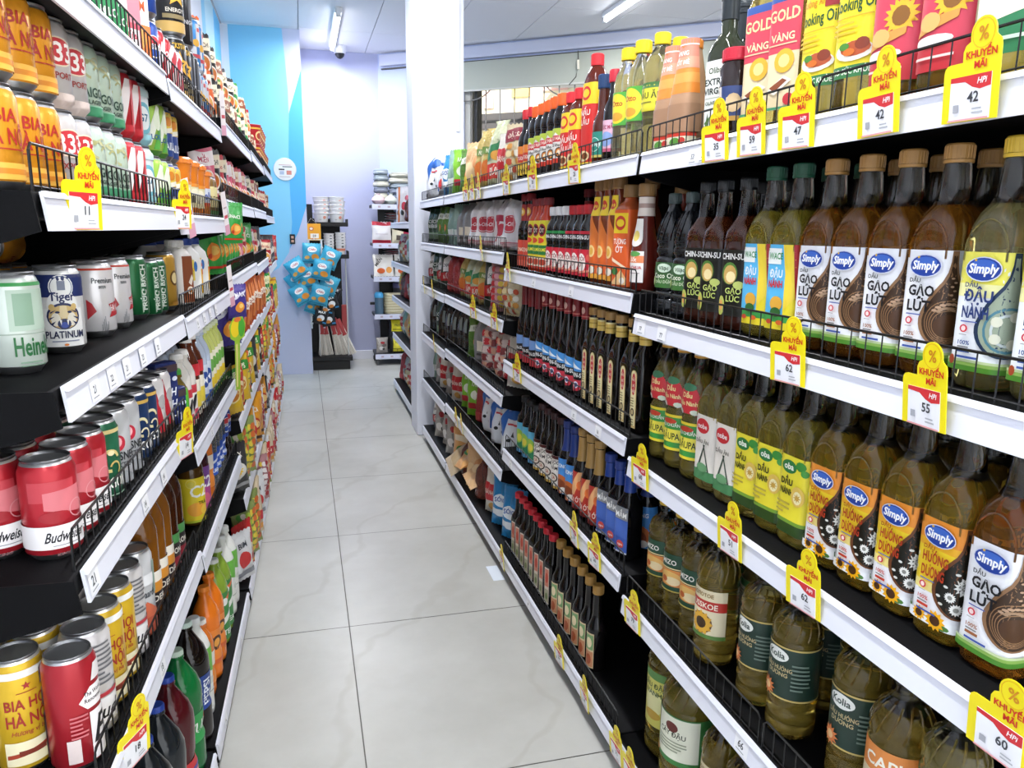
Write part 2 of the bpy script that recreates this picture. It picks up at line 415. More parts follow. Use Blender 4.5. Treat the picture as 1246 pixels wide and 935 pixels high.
# ================================================================== shelving
def guard_mesh(y0, y1, h=0.052, pitch=0.028, x=0.008, sg=1, seglen=0.56):
    q = MB(); bk = mat('#0d0d0e', 0.4); L = y1-y0; n = max(1, round(L/seglen))
    for k in range(n):
        a, b = y0+L*k/n+0.006, y0+L*(k+1)/n-0.006
        q.tube([(sg*x, a, 0), (sg*x, a, h-0.008), (sg*x, a+0.008, h), (sg*x, b-0.008, h), (sg*x, b, h-0.008), (sg*x, b, 0)], 0.0019, bk, 5)
        q.tube([(sg*x, a, 0.006), (sg*x, b, 0.006)], 0.0012, bk, 4)
        m = int((b-a)/pitch)
        for i in range(1, m): q.tube([(sg*x, a+(b-a)*i/m, 0), (sg*x, a+(b-a)*i/m, h)], 0.0012, bk, 4)
    return q
def strip_mesh(y0, y1, sg, texts=(), h=0.043, m='#e6e8f3', trim=0.0):
    q = MB(); w = mat(m, 0.3); xt, xb = -0.002*sg, -0.007*sg
    a, b = y0+0.012+trim, y1-0.012
    def bx(xa, za, xc, zc, t):
        o = len(q.v); mi = q.slot(w)
        pts = [(xa, za), (xc, zc), (xc+t*sg, zc), (xa+t*sg, za)]
        for y in (a, b): q.v += [(x, y, z) for x, z in pts]
        for f in [(0,1,5,4),(1,2,6,5),(2,3,7,6),(3,0,4,7)]: q.face([o+i for i in (f if sg < 0 else f[::-1])], mi)
        q.face([o+i for i in (0, 1, 2, 3)], mi); q.face([o+4+i for i in (3, 2, 1, 0)], mi)
    bx(xt, 0.0, xb, -h, 0.004); bx(xt-0.001*sg, 0.001, xt-0.0045*sg, -0.006, 0.003)
    def fn(u, v, o):
        t = (h-v)/h; return (xt+(xb-xt)*t-sg*(o+0.0003), (-u if sg > 0 else u), -t*h)
    lay = []
    for (y, s, hh, v) in texts:
        u = -y if sg > 0 else y
        lay += [R_(u-0.018, 0.004, u+0.022, h-0.009, mat('#f6f7fb', 0.35)), T_(s, u, v, hh, '#3c3f46'), R_(u-0.012, v-0.006, u+0.012, v-0.0045, '#9a9ca4')]
    if lay: q.art(lay, fn, 0)
    return q
def unit(name_label, sg, x, y0, y1, levels, depth, rz=0.0, top=1.75, texts={}, guards=(), group=None, base=0.08, basebulge=0.0, trim=0.0, coat='#08080a'):
    t = thing('shelving_unit', 'shelf', (x, (y0+y1)/2, 0), rz, name_label, group)
    h = (y1-y0)/2; bk = mat(coat, 0.55, bump=0.03, bscale=200, spec=0.12)
    xa, xb = sorted((sg*depth, sg*(depth+0.02)))
    q = MB(); q.box((xa, -h, 0.0), (xb, h, top), bk); q.build('back_panel', t)
    for s in (-1, 1):
        q = MB(); xa, xb = sorted((sg*(depth-0.03), sg*depth)); ya, yb = sorted((s*h, s*(h-0.03))); q.box((xa, ya, 0), (xb, yb, top), bk)
        for k in range(int(top/0.1)): q.box((xa-0.001 if sg > 0 else xb-0.001, (ya+yb)/2-0.004, 0.06+k*0.1), (xa+0.001 if sg > 0 else xb+0.001, (ya+yb)/2+0.004, 0.09+k*0.1), mat('#000000', 0.9))
        q.build('upright', t)
    for i, z in enumerate(levels):
        q = MB(); isb = (i == len(levels)-1)
        xa, xb = sorted((sg*0.004, sg*depth)); q.box((xa, -h+0.002, z-0.03), (xb, h-0.002, z), bk, 0.002)
        for s in (-1, 1):                                    # tapering end brackets
            ya = s*(h-0.003)
            pts = [(0.0, 0.0), (-0.006, -0.043), (0.03, -0.055), (depth-0.05, -0.12), (depth, -0.12), (depth, 0.0)] if not isb else [(0, 0), (-0.006, -0.043), (0.02, -0.043), (depth, -0.043), (depth, 0)]
            q.prism(pts, (lambda u, v, w, ya=ya, z=z: (sg*u, ya+(w-0.0015), z+v)), 0.003, bk)
        sh = q.build('shelf' if not isb else 'base_shelf', t)
        st = strip_mesh(-h, h, sg, [(yy-(y0+y1)/2, a_, b_, c_) for (yy, a_, b_, c_) in texts.get(i, ())], trim=trim).build('label_strip', sh); st.location = (0, 0, z)
        if i in guards:
            go = guard_mesh(-h+0.006+trim, h-0.006, sg=sg).build('wire_guard', sh); go.location = (0, 0, z)
    q = MB(); xa, xb = sorted((sg*0.02, sg*depth)); zb = levels[-1]-0.031
    q.box((xa, -h+0.002, 0), (xb, h-0.002, zb), bk); q.build('plinth', t)
    return t
SR = [('N', .42, 1.55, [1.478, 1.14, .815, .475, .095]), ('M', 1.55, 2.68, [1.478, 1.182, .852, .515, .095]),
      ('F', 2.68, 3.88, [1.478, 1.236, .99, .71, .42, .09]), ('G', 3.88, 4.70, [1.478, 1.236, .985, .69, .40, .09])]
NOTE = {'N': {1: [(1.50, '77', .008, .012), (1.40, '77', .009, .010)], 3: [(1.02, '66', .012, .014)], 0: [(1.31, '53', .009, .012), (1.27, '55', .009, .012)]},
        'M': {1: [(2.3, '17', .008, .012), (1.95, '12', .008, .012)], 2: [(2.45, '21', .008, .012), (1.9, '15', .008, .012), (1.72, '16', .009, .012)], 4: [(2.3, '18', .008, .012)], 3: [(2.55, '12', .008, .012)]}}
ULBL = {'N': 'black gondola bay with white label strips, holding the cooking oil bottles', 'M': 'black gondola bay holding the soy and chilli sauce bottles',
        'F': 'black gondola bay holding bagged dry goods, before the narrow end bay', 'G': 'narrow black gondola bay of bagged dry goods beside the white column'}
for n, y0, y1, lv in SR:
    unit(ULBL[n], 1, XR, y0, y1, lv, 0.40, 0, 1.49, NOTE.get(n, {}), (0, 1, 3) if n == 'N' else range(len(lv)) if n == 'M' else range(0, len(lv)-1), 'gondola bays on the oil side')
SL = [('A', .945, 1.748, [1.617, 1.353, 1.132, .902, .60, .085]), ('B', 1.756, 2.59, [1.610, 1.342, 1.12, .832, .575, .085]),
      ('C', 2.61, 3.76, [1.645, 1.40, 1.155, .92, .685, .41, .082]), ('D', 3.77, 4.85, [1.655, 1.402, 1.14, .90, .66, .40, .082]),
      ('E', 4.87, 6.05, [1.67, 1.385, 1.075, .77, .47, .082])]
NOTL = {'A': {2: [(1.08, '21', .010, .014), (1.16, '22', .009, .014), (1.24, '21', .009, .014), (1.34, '23', .009, .014), (1.45, '22', .008, .014)], 3: [(1.0, '21', .013, .014), (1.28, '14', .010, .014), (1.42, '14', .010, .014)], 4: [(1.30, '18', .011, .014)]},
        'B': {2: [(1.9, '45', .008, .014), (2.0, '30', .008, .014), (2.1, '32', .008, .014), (2.2, '34', .008, .014)], 3: [(2.0, '12', .008, .014), (2.15, '10', .008, .014)], 4: [(2.0, '15', .008, .014), (2.2, '9', .008, .014)], 5: [(1.9, '16', .008, .014), (2.3, '17', .008, .014)]}}
ULBLL = {'A': 'black open-ended gondola bay stacked with beer cans', 'B': 'black gondola bay of soft drinks, jellies and milk bottles', 'C': 'black gondola bay of instant noodles and snack packets after the drinks',
         'D': 'middle black gondola bay of the three snack bays', 'E': 'last black gondola bay of snacks before the blue mural wall'}
GL_ = {'A': (0, 1, 3, 4), 'B': (0, 1, 2, 3, 4), 'C': (0, 1, 2), 'D': (0, 1, 2), 'E': (0, 1)}
def lang(y): return -(LX(y+0.2)-LX(y-0.2))/0.4
for n, y0, y1, lv in SL:
    ym = (y0+y1)/2
    unit(ULBLL[n], -1, LX(ym), y0, y1, lv, 0.33, lang(ym), 1.66 if n in 'AB' else 1.70, NOTL.get(n, {}), GL_[n], 'gondola bays on the drinks side', trim=.02 if n == 'A' else 0)

# ================================================================== products
class Surf:
    """the skin of a lathe: u is metres round the body from the front, v is height"""
    def __init__(s, prof, ax=1.0, ay=1.0, n=2.0):
        s.p = prof; s.ax = ax; s.ay = ay; s.n = n; s.tab = {}
    def rn(s, z):
        p = s.p
        for a, b in zip(p, p[1:]):
            if z <= b[0] and b[0] > a[0]:
                t = (z-a[0])/(b[0]-a[0]); na = a[2] if len(a) > 2 else s.n; nb = b[2] if len(b) > 2 else s.n
                return a[1]+(b[1]-a[1])*t, na+(nb-na)*t
        return p[-1][1], (p[-1][2] if len(p[-1]) > 2 else s.n)
    def __call__(s, u, v, off, seg=None):
        r, n = s.rn(v); R0 = s.R0
        if s.n == 2 and s.ax == s.ay: t = u/R0
        else: t = s.inv(u)
        q = sqn(t, n)*r
        x, y = math.sin(t)*q*s.ax, -math.cos(t)*q*s.ay
        l = math.hypot(x, y) or 1; k = 1+(off+s.sag)/l
        return x*k, y*k, v
    def setup(s, zmid, seg):
        s.R0, nn = s.rn(zmid); s.seg = seg; s.sag = 0.0003
        if not (s.n == 2 and s.ax == s.ay):
            N = 360; s.acc = [0.0]; pv = None
            for i in range(N+1):
                t = PI*i/N; q = sqn(t, nn)*s.R0; p = (math.sin(t)*q*s.ax, -math.cos(t)*q*s.ay)
                if pv: s.acc.append(s.acc[-1]+math.hypot(p[0]-pv[0], p[1]-pv[1]))
                pv = p
        return s
    def inv(s, u):
        a = abs(u); acc = s.acc
        if a >= acc[-1]: return math.copysign(PI, u)
        lo, hi = 0, len(acc)-1
        while hi-lo > 1:
            m = (lo+hi)//2
            if acc[m] <= a: lo = m
            else: hi = m
        t = (lo+(a-acc[lo])/max(1e-9, acc[hi]-acc[lo]))*PI/360
        return math.copysign(t, u)
    def half(s): return s.acc[-1] if hasattr(s, 'acc') else PI*s.R0

def bottle(r, prof, body, cap=None, labels=(), seg=28, ax=1.0, ay=1.0, n=2.0, bands=None, handle=False):
    """body, cap and every label a mesh of its own under the Empty r"""
    q = MB(); q.lathe(prof, body, seg, ax, ay, n, bands); q.build('bottle_body', r, 50)
    if cap:
        z0, z1, cr, cc = cap[:4]; q = MB(); ccm = M(cc)
        q.lathe([(z0, cr), (z0+0.001, cr*1.03), (z0+0.004, cr*1.03), (z0+0.0045, cr)] + [(z1-0.002, cr), (z1, cr*0.9)], ccm, 24)
        for k in range(24):
            t = 2*PI*k/24; q.tube([(cr*math.sin(t), -cr*math.cos(t), z0+0.005), (cr*math.sin(t), -cr*math.cos(t), z1-0.003)], 0.0007, ccm, 4)
        q.build('cap', r)
    for nm, z0, z1, lay in labels:
        S = Surf(prof, ax, ay, n).setup((z0+z1)/2, seg)
        q = MB(); q.art([((v, t), m) for (v, t), m in lay], (lambda u, v, o, S=S, z0=z0: S(u, z0+v, o)), 0.0055, 0.0006)
        q.build(nm, r, 60)
def wrap(prof, z, ax=1, ay=1, n=2.0): return Surf(prof, ax, ay, n).setup(z, 28).half()

# ---- one litre oil bottle with a squarish body and an arched shoulder window
SQ = [(0, .026, 3), (.002, .031, 4), (.008, .0335, 4.5), (.02, .0343, 5), (.05, .0340, 5), (.10, .0341, 5), (.168, .0343, 5), (.178, .0340, 4), (.19, .0325, 3.2), (.202, .029, 2.6), (.212, .0225, 2.2), (.222, .0185, 2), (.235, .0172, 2), (.252, .0158, 2), (.262, .0145, 2), (.263, .0165, 2), (.267, .0165, 2), (.268, .013, 2), (.279, .013, 2)]
def emboss(r, col):
    q = MB(); S = Surf(SQ, 1, 1, 5).setup(.17, 28)
    q.tube([S(u, .158+v, .0006) for u, v in [(-.026, -.01)] + [(-.026*math.cos(t), .036*math.sin(t)) for t in [PI*k/14 for k in range(15)]] + [(.026, -.01)]], .0014, oil(col), 5)
    q.build('arch_moulding', r)
def sqoil(r, liquid, capc, face, glass='#cfcac0', arch=True):
    bottle(r, SQ, None, (.262, .285, .0165, capc), [('label',   .022, .158, face)], n=5, bands=[(.212, oil(liquid)), (1, oil(glass))])
    if arch: emboss(r, liquid)
def drop(u, v, s, fill, rim, inner):
    """a tear-shaped window with a thin neck"""
    L = [(-.0022, .080), (-.0026, .068), (-.0045, .056), (-.0085, .046), (-.015, .037), (-.0225, .0265)]
    pts = [(u+x*s, v+y*s) for x, y in L] + [(u+.032*s*math.cos(t), v+.030*s*math.sin(t)) for t in [PI*.86+(PI*1.28)*k/20 for k in range(21)]] + [(u-x*s, v+y*s) for x, y in L[::-1]]
    big = [(u+(x-u)*1.12+(.0012 if x > u else -.0012), v+(y-v)*1.07) for x, y in pts]
    return [G_(big, rim), G_(pts, fill)] + inner
def simply_face(base, l1, l2, word, wc, fill, rim, inner, bottom, top=None):
    W_ = .034
    lay = [R_(-W_, 0, .098, .136, base)] + (top or [])
    lay += [R_(.056, .012, .096, .130, '#d9cfbb' if base == '#f4f5f8' else '#efe3b4')] + lines(.060, .092, .03, .125, 15, '#8d8472', 4)
    lay += drop(.037, .050, 1.0, fill, rim, inner) + bottom
    lay += [E_(.003, .117, .0205, .0140, '#d7dcf0', 20), E_(.003, .117, .0193, .0128, '#1f3f97', 20), E_(.003, .121, .0145, .007, '#3f69c4', 16), T_('*Simply', .003, .1125, .0105, '#ffffff', .033, slant=.1), star(-.006, .127, .0022, '#f3c21b')]
    lay += [T_('DẦU', -.0150, .0965, .0050, wc, al='l'), T_('*'+l1, -.0150, .0805, .0125, wc, .033, 'l'), T_('*'+l2, -.0150, .0615, .0130, wc, .030, 'l')]
    lay += [R_(-.0150, .056, .004, .0575, '#5b6cae'), E_(-.0105, .0485, .0046, .0046, '#c9273a', 12), E_(-.0105, .0485, .0028, .0032, '#f6dcd8', 8), R_(-.0150, .041, -.006, .0418, '#9a9a9a')]
    lay += [T_('100%', -.0150, .0300, .0048, word, al='l'), R_(-.0150, .0265, -.002, .028, '#7a7a7a'), R_(-.0150, .021, .0, .0245, word), R_(-.0150, .0145, .010, .017, '#3c57a8')]
    return lay
def wheat(u, v, c):
    out = [O_(u, v-.001*k, .0285-.0032*k, .0265-.0030*k, .0010, c, 26) for k in range(4)] + [E_(u, v-.005, .0165, .0145, '#4c301a', 18)]
    for k in range(7):
        a = -1.0+k*.30
        out += [E_(u+.020*math.sin(a), v+.004+.018*math.cos(a), .0036, .0017, '#b8977a', 8), E_(u+.011*math.sin(a)-.003, v+.008+.009*math.cos(a), .0032, .0016, '#a6876a', 8)]
    for k in range(6): out.append(E_(u+.003-.0035*(k % 2), v+.028+.005*k, .0022, .0012, '#b8977a', 8))
    return out
GRASS = [R_(-.034, 0, .098, .006, '#4e8a2e'), R_(-.034, .006, .098, .010, '#8bb257'), R_(-.034, .010, .098, .013, '#c4d6a3')]
@kind('rice', 'oil_bottle', 'gold-capped brown rice oil bottle', 'oil bottle')
def _(r):
    sqoil(r, '#d98a2c', mat('#b08347', 0.35), simply_face('#f4f5f8', 'GẠO', 'LỨT', '#a0623a', '#15171c', '#3d2a1b', '#8e6a4a', wheat(.037, .050, '#94704f'), GRASS))
@kind('sun', 'oil_bottle', 'orange-capped sunflower oil bottle with orange label', 'oil bottle')
def _(r):
    inner = []
    for u, v, s in ((.040, .062, .0135), (.024, .046, .007), (.049, .036, .011), (.032, .032, .008)):
        inner += [star(u, v, s, '#e8e8e2', 14, .72), E_(u, v, s*.4, s*.4, '#8b8b84', 10)]
    for u, v in ((.018, .058), (.052, .052), (.010, .043), (.040, .024), (.055, .044), (.030, .078), (.014, .034)): inner.append(E_(u, v, .003, .0018, '#dcdcd6', 8))
    bot = [R_(-.034, .0, .098, .012, '#f5f7fa'), E_(-.03, .014, .006, .003, '#3e6b2c', 10), E_(.018, .004, .01, .004, '#4c7a34', 10)] + flower(-.012, .009, .010) + flower(.010, .009, .0135) + flower(.050, .008, .010)
    sqoil(r, '#f3c544', mat('#dd9a34', 0.35), simply_face('#f2f3f6', 'HƯỚNG', 'DƯƠNG', '#c23a22', '#b23a1c', '#17160f', '#6b3f22', inner, bot,
          [R_(-.034, .052, .098, .136, '#f6d52c'), R_(-.034, .040, .098, .052, '#f9e88c'), R_(-.034, .098, .098, .108, '#f3b52a'), R_(-.034, .108, .098, .136, '#ee9433')]))
@kind('soy', 'oil_bottle', 'pale yellow soybean oil bottle with yellow-topped label', 'oil bottle')
def _(r):
    inner = [O_(.037, .050, .027, .026, .003, '#4d7f8e'), O_(.037, .050, .019, .019, .003, '#c5cfcf')] + [E_(.037+.016*math.cos(a), .05+.016*math.sin(a), .006, .006, '#d8d9c4', 10) for a in (0, 1.26, 2.5, 3.8, 5.0)]
    sqoil(r, '#e3d68a', mat('#e2bb3a', 0.35), simply_face('#f1f5f9', 'ĐẬU', 'NÀNH', '#2b4a92', '#22366e', '#98a58f', '#1e3350', inner, GRASS + [E_(-.022, .011, .004, .006, '#a5482c', 8)],
          [R_(-.034, .10, .098, .136, '#f4ec62'), R_(-.034, .085, .098, .10, '#f8f5b0')]))
@kind('pale', 'oil_bottle', 'green-capped oil bottle with blue-yellow label', 'oil bottle')
def _(r):
    lay = [R_(-.034, 0, .072, .136, '#f0dc2e'), R_(-.034, .012, .072, .024, '#3f9a47'), R_(-.034, .024, .014, .136, '#59b8e6'), G_([(.014, .03), (.04, .06), (.03, .136), (.006, .136), (.014, .09)], '#f3d640'), G_([(.034, .05), (.072, .04), (.072, .136), (.026, .136), (.03, .09)], '#b8242c'),
           R_(-.03, .105, .004, .13, '#f3f7f2'), T_('WACE', -.008, .113, .010, '#2a8f46', .03), T_('*ĐẬU', -.019, .084, .012, '#e8f3fb', .028, 'l'), T_('*NÀNH', -.020, .068, .011, '#d0262c', .030, 'l'), E_(.044, .112, .009, .008, '#f0b62c', 14)]
    lay += [E_(.0, .042, .013, .012, '#e2a93c', 14), E_(.0, .028, .011, .008, '#31642c', 12), E_(-.012, .012, .006, .004, '#c4472c', 10), E_(.01, .012, .007, .004, '#d8672c', 10)]
    lay += lines(.05, .07, .05, .10, 8, '#e6c7c0', 3)
    sqoil(r, '#f2da4e', mat('#23573f', 0.4), lay)
    q = MB(); S = Surf(SQ, 1, 1, 5).setup(.17, 28); q.tube([S(.014*math.cos(t), .178+.011*math.sin(t), .0006) for t in [2*PI*k/16 for k in range(16)]], .001, oil('#f2da4e'), 5, True); q.build('round_emblem', r)
@kind('yellowlab', 'oil_bottle', 'green-capped clear oil bottle with yellow label', 'oil bottle')
def _(r):
    lay = [R_(-.034, 0, .036, .130, '#f2e33c'), R_(-.034, 0, .036, .018, '#2e4a1e'), R_(-.034, .018, .036, .024, '#7aa23a'), E_(-.005, .112, .017, .011, '#2c7a3c', 18), T_('*oba', -.005, .108, .010, '#f5f7ea', .028), E_(.02, .118, .010, .008, '#3f8f3a', 10), E_(.028, .108, .007, .006, '#4c9c42', 10),
           T_('*DẦU', -.020, .082, .010, '#3a3a1c', .026, 'l'), T_('*NÀNH', -.020, .066, .010, '#3a3a1c', .028, 'l'), E_(.018, .068, .013, .017, '#e6c25a', 14), E_(.018, .066, .008, .011, '#f5e9b4', 12), star(.018, .066, .008, '#caa042', 8)] + lines(-.03, .005, .032, .055, 3, '#b7a642', 2)
    sqoil(r, '#efd65a', mat('#1d4c38', 0.4), lay)
@kind('redcap', 'oil_bottle', 'red-capped clear oil bottle with white label', 'oil bottle')
def _(r):
    lay = [R_(-.034, 0, .036, .13, '#e9e2d6'), R_(-.034, 0, .036, .02, '#4f8a58'), E_(-.004, .108, .02, .015, '#cf2f36', 18), T_('nobe', -.004, .103, .010, '#f7eeea', .032), T_('DẦU ĂN', -.002, .074, .007, '#7c7368', .05)]
    lay += [G_([(-.015, .02), (.004, .072), (.007, .072), (-.009, .02)], '#3a4a3c'), G_([(.018, .02), (.001, .072), (.004, .072), (.022, .02)], '#3a4a3c'), E_(.002, .026, .016, .009, '#6ea071', 12)]
    sqoil(r, '#efd878', mat('#b5202c', 0.4), lay)
RB = [(0, .026), (.004, .032), (.012, .0345), (.03, .0345), (.034, .033), (.04, .0345), (.12, .0345), (.126, .0345), (.132, .031), (.142, .0345), (.16, .036), (.185, .035), (.205, .029), (.222, .021), (.235, .0145), (.25, .0128), (.251, .0155), (.254, .0155), (.255, .0122), (.272, .0122)]
@kind('greenround', 'oil_bottle', 'white-capped oil bottle with green-yellow label', 'oil bottle')
def _(r):
    hw = wrap(RB, .08)
    lay = [R_(-hw, 0, hw, .078, '#3f9a44'), R_(-hw, 0, hw, .006, '#f0dc3c'), R_(-hw, .072, hw, .078, '#e9d43a'), R_(-.03, .018, .03, .046, '#f1e452'), T_('IDẦUPA', 0, .024, .014, '#2c3a1c', .05), T_('TIÊU CHUẨN', 0, .052, .007, '#f4f7ea', .05), E_(.0, .064, .018, .006, '#c8432c', 10)]
    neck = [E_(0, .030, .028, .030, '#d3333b', 22), R_(-.028, .0, .028, .030, '#d3333b'), E_(0, .055, .02, .008, '#3f7a56', 14), T_('Dầu', 0, .034, .010, '#f7e9a4', .03), T_('Đậu Nành', 0, .018, .009, '#f7e9a4', .048), E_(-.02, .004, .01, .007, '#e9e3d4', 8), E_(.018, .004, .01, .006, '#dfe7d0', 8)]
    bottle(r, RB, None, (.252, .274, .0155, mat('#ece7dc', 0.4)), [('label', .042, .12, lay), ('neck_hanger', .138, .2, neck)], bands=[(.222, oil('#ead268')), (1, oil('#efece0'))])
    q = MB(); q.lathe([(.2515, .0162), (.256, .0162)], mat('#d59b3a', .4), 20); q.build('cap_ring', r)
# ribbed two litre class bottles on the low shelves
def ribbed(r, R0, H, liquid, lay, z0, z1, capc='#d9b23a', waist=True, seg=30, grooves=6):
    prof = [(0, R0*.75), (.005, R0*.93), (.014, R0)]
    g0, g1 = .02, z0-.008
    for k in range(2):
        z = g0+(g1-g0)*(k+.5)/2; prof += [(z-.006, R0), (z, R0*.94), (z+.006, R0)]
    prof += [(z0-.003, R0), (z0, R0*.985), (z1, R0*.985), (z1+.003, R0)]
    top = H-.05; hh = top-z1
    prof += [(z1+hh*.12, R0*.93), (z1+hh*.22, R0*1.0), (z1+hh*.5, R0*.95), (z1+hh*.72, R0*.74), (z1+hh*.9, R0*.42), (top, R0*.34), (top+.012, .0145), (top+.013, .0175), (top+.017, .0175), (top+.018, .0135), (H-.004, .0135)]
    bottle(r, prof, None, (top+.018, H, .0165, capc), [('label', z0, z1, lay)], bands=[(z1+hh*.8, oil(liquid)), (1, oil('#eeeadd'))])
    q = MB()
    for k in range(14):
        t = 2*PI*k/14; pts = []
        for f in (.24, .4, .55, .7, .82):
            z = z1+hh*f; rr_ = Surf(prof).rn(z)[0]; pts.append((math.sin(t+f*.5)*rr_, -math.cos(t+f*.5)*rr_, z))
        q.tube(pts, .0016, oil(liquid), 4)
    q.build('shoulder_rib', r)
@kind('orangegreen', 'oil_bottle', 'ribbed oil bottle with green and orange label', 'oil bottle')
def _(r):
    h = PI*.038
    ribbed(r, .038, .265, '#dcbe58', [R_(-h, 0, h, .085, '#27503a'), R_(-h, .012, h, .05, '#e7934a'), E_(0, .03, .03, .016, '#f0c06c', 16), E_(.008, .024, .018, .010, '#f6e1b0', 12), E_(-.012, .026, .008, .007, '#c8652c', 10), T_('MIZO', -.003, .062, .011, '#f5f4ea', .04), R_(-h, .052, h, .0545, '#efe3a8'), R_(-h, .0, h, .003, '#c9b858')], .07, .155)
@kind('goldribbed', 'oil_bottle', 'golden ribbed oil bottle with red and cream label', 'oil bottle')
def _(r):
    h = PI*.042
    ribbed(r, .042, .29, '#f2cf5a', [R_(-.05, 0, .05, .10, '#e9dcb8'), R_(-.05, .058, .05, .078, '#c03328'), T_('RUSSKOE', 0, .062, .011, '#f7ecd8', .085), E_(0, .03, .024, .022, '#6b4a26', 18), star(0, .03, .026, '#d9a536', 12, .75), E_(0, .03, .012, .012, '#3e2a14', 12), T_('ЗОЛОТОЕ', 0, .086, .007, '#8a6a28', .07), R_(-.05, 0, .05, .008, '#5a7f3c')], .06, .16)
@kind('darkgreen', 'oil_bottle', 'oil bottle with dark green label', 'oil bottle')
def _(r):
    h = PI*.041
    ribbed(r, .041, .285, '#e8c85c', [R_(-h, 0, h, .095, '#22392f'), R_(-h, 0, h, .003, '#c9b36a'), R_(-h, .092, h, .095, '#c9b36a'), E_(-.008, .078, .022, .012, '#eef0ea', 20), T_('Kolia', -.008, .073, .011, '#2a3f34', .034), T_('DẦU HƯỚNG', -.004, .052, .007, '#c9b88a', .05), T_('DƯƠNG', -.004, .042, .007, '#c9b88a', .04)] +
           [star(-.022, .014, .017, '#e2844a', 12, .6), E_(-.022, .014, .007, .007, '#f0c48a', 10)] + lines(.02, .05, .02, .07, 7, '#6c7f72', 5), .075, .17)
@kind('creamlab', 'oil_bottle', 'oil bottle with orange and cream label', 'oil bottle')
def _(r):
    ribbed(r, .043, .27, '#e4c054', [R_(-.06, 0, .06, .08, '#ead9b4'), R_(-.06, .04, .06, .08, '#e08b44'), T_('CAPI', 0, .05, .018, '#f7f0e0', .07), E_(0, .022, .03, .015, '#d9b26a', 14)], .065, .145)
@kind('pressed', 'oil_bottle', 'plain white-labelled tall oil bottle', 'oil bottle')
def _(r):
    ribbed(r, .040, .285, '#ead478', [R_(-.06, 0, .06, .09, '#e6e4d2'), R_(-.06, .075, .06, .09, '#3f7a46'), R_(-.06, 0, .06, .008, '#3f7a46')] + lines(-.04, .04, .015, .07, 8, '#7d8474', 2), .07, .16)
@kind('jug', 'oil_jug', 'large pale oil jug with white and green label', 'oil jug')
def _(r):
    h = PI*.062
    ribbed(r, .062, .335, '#ecd25c', [R_(-h*.9, 0, h*.9, .115, '#3f7f40'), R_(-.05, .012, .075, .112, '#e8ead6'), E_(.012, .088, .016, .012, '#6b2f2a', 16), T_('CÂY ĐẬU', .012, .066, .011, '#33412c', .08)] + lines(-.03, .055, .03, .058, 4, '#98a088', 6) + [G_([(-.09, 0), (-.05, 0), (-.05, .112), (-.062, .112)], '#cfd86a'), E_(-.045, .014, .02, .010, '#c98a3a', 12)], .085, .20)
@kind('yjug', 'oil_jug', 'large oil jug with yellow and green label', 'oil jug')
def _(r):
    h = PI*.058
    ribbed(r, .058, .325, '#e2c656', [R_(-h, 0, h, .14, '#d8d26a'), R_(-h, .12, h, .14, '#5e8f4a'), E_(0, .06, .03, .03, '#e8e4a8', 16), T_('DẦU ĐẬU', 0, .098, .012, '#39502c', .09), T_('NÀNH', 0, .08, .012, '#39502c', .06), E_(.0, .03, .025, .012, '#c9a23c', 12)], .08, .22)
# ---- top shelf
@kind('cooking', 'oil_bottle', 'oil bottle with bright yellow label', 'oil bottle')
def _(r):
    prof = [(0, .030, 3), (.006, .036, 3.4), (.02, .037, 3.4), (.045, .0365, 3.4), (.17, .0365, 3.4), (.2, .034, 3), (.225, .026, 2.4), (.24, .017, 2), (.255, .014, 2), (.272, .0135, 2)]
    lay = [R_(-.036, 0, .036, .135, '#f2dd2c'), R_(-.036, .0, .036, .016, '#3d7f4a'), T_('CHO SỨC KHỎE', 0, .005, .0075, '#eef4e4', .066), T_('Cooking Oil', 0, .088, .016, '#27542e', .069), T_('Tường An', -.008, .113, .010, '#d08a1c', .046), R_(.014, .108, .034, .130, '#9c2a2e'), R_(-.03, .078, .03, .0795, '#d9a62a')]
    lay += [E_(.006, .034, .028, .013, '#efe9da', 16), E_(.008, .037, .022, .010, '#b8562e', 14), E_(.018, .042, .010, .008, '#8a3a22', 12), E_(-.008, .041, .008, .005, '#4f8a35', 10), E_(.0, .033, .009, .005, '#d8722c', 10)] + lines(-.03, .02, .055, .074, 3, '#dcb832', 3)
    bottle(r, prof, None, (.256, .278, .0158, mat('#e9c22b', .4)), [('label', .05, .185, lay)], n=3.4, bands=[(.225, oil('#ddc05a')), (1, oil('#f0ecda'))])
@kind('goldbox', 'oil_bottle', 'flat-sided oil bottle with tall red and cream label', 'oil bottle')
def _(r):
    prof = [(0, .028, 5), (.005, .0325, 6), (.02, .033, 6), (.20, .033, 6), (.22, .030, 4), (.24, .019, 2.4), (.25, .015, 2), (.27, .0135, 2)]
    lay = [R_(-.031, 0, .031, .172, '#ecd9b0'), R_(-.031, .085, .031, .172, '#d8495a'), R_(-.031, .16, .031, .172, '#3c5aa0'), T_('GOLD', 0, .132, .017, '#f6dfa0', .056), T_('VÀNG', 0, .102, .011, '#f8e6b4', .044), R_(-.026, .096, .026, .098, '#f0c9a0'), E_(.006, .072, .018, .018, '#f0b43a', 16), E_(.006, .072, .010, .010, '#f7dc8a', 12),
           G_([(-.022, .03), (.008, .05), (.022, .042), (-.008, .022)], '#f3ece0'), G_([(-.018, .034), (.006, .046), (.014, .042), (-.008, .027)], '#8c4a2c'), E_(.018, .014, .009, .009, '#cc3a44', 14), R_(-.031, 0, .031, .004, '#4a9a72')]
    bottle(r, prof, None, (.25, .276, .016, mat('#d8b53a', .4)), [('label', .03, .202, lay)], n=6, bands=[(.24, oil('#e0c868')), (1, oil('#f0ecda'))])
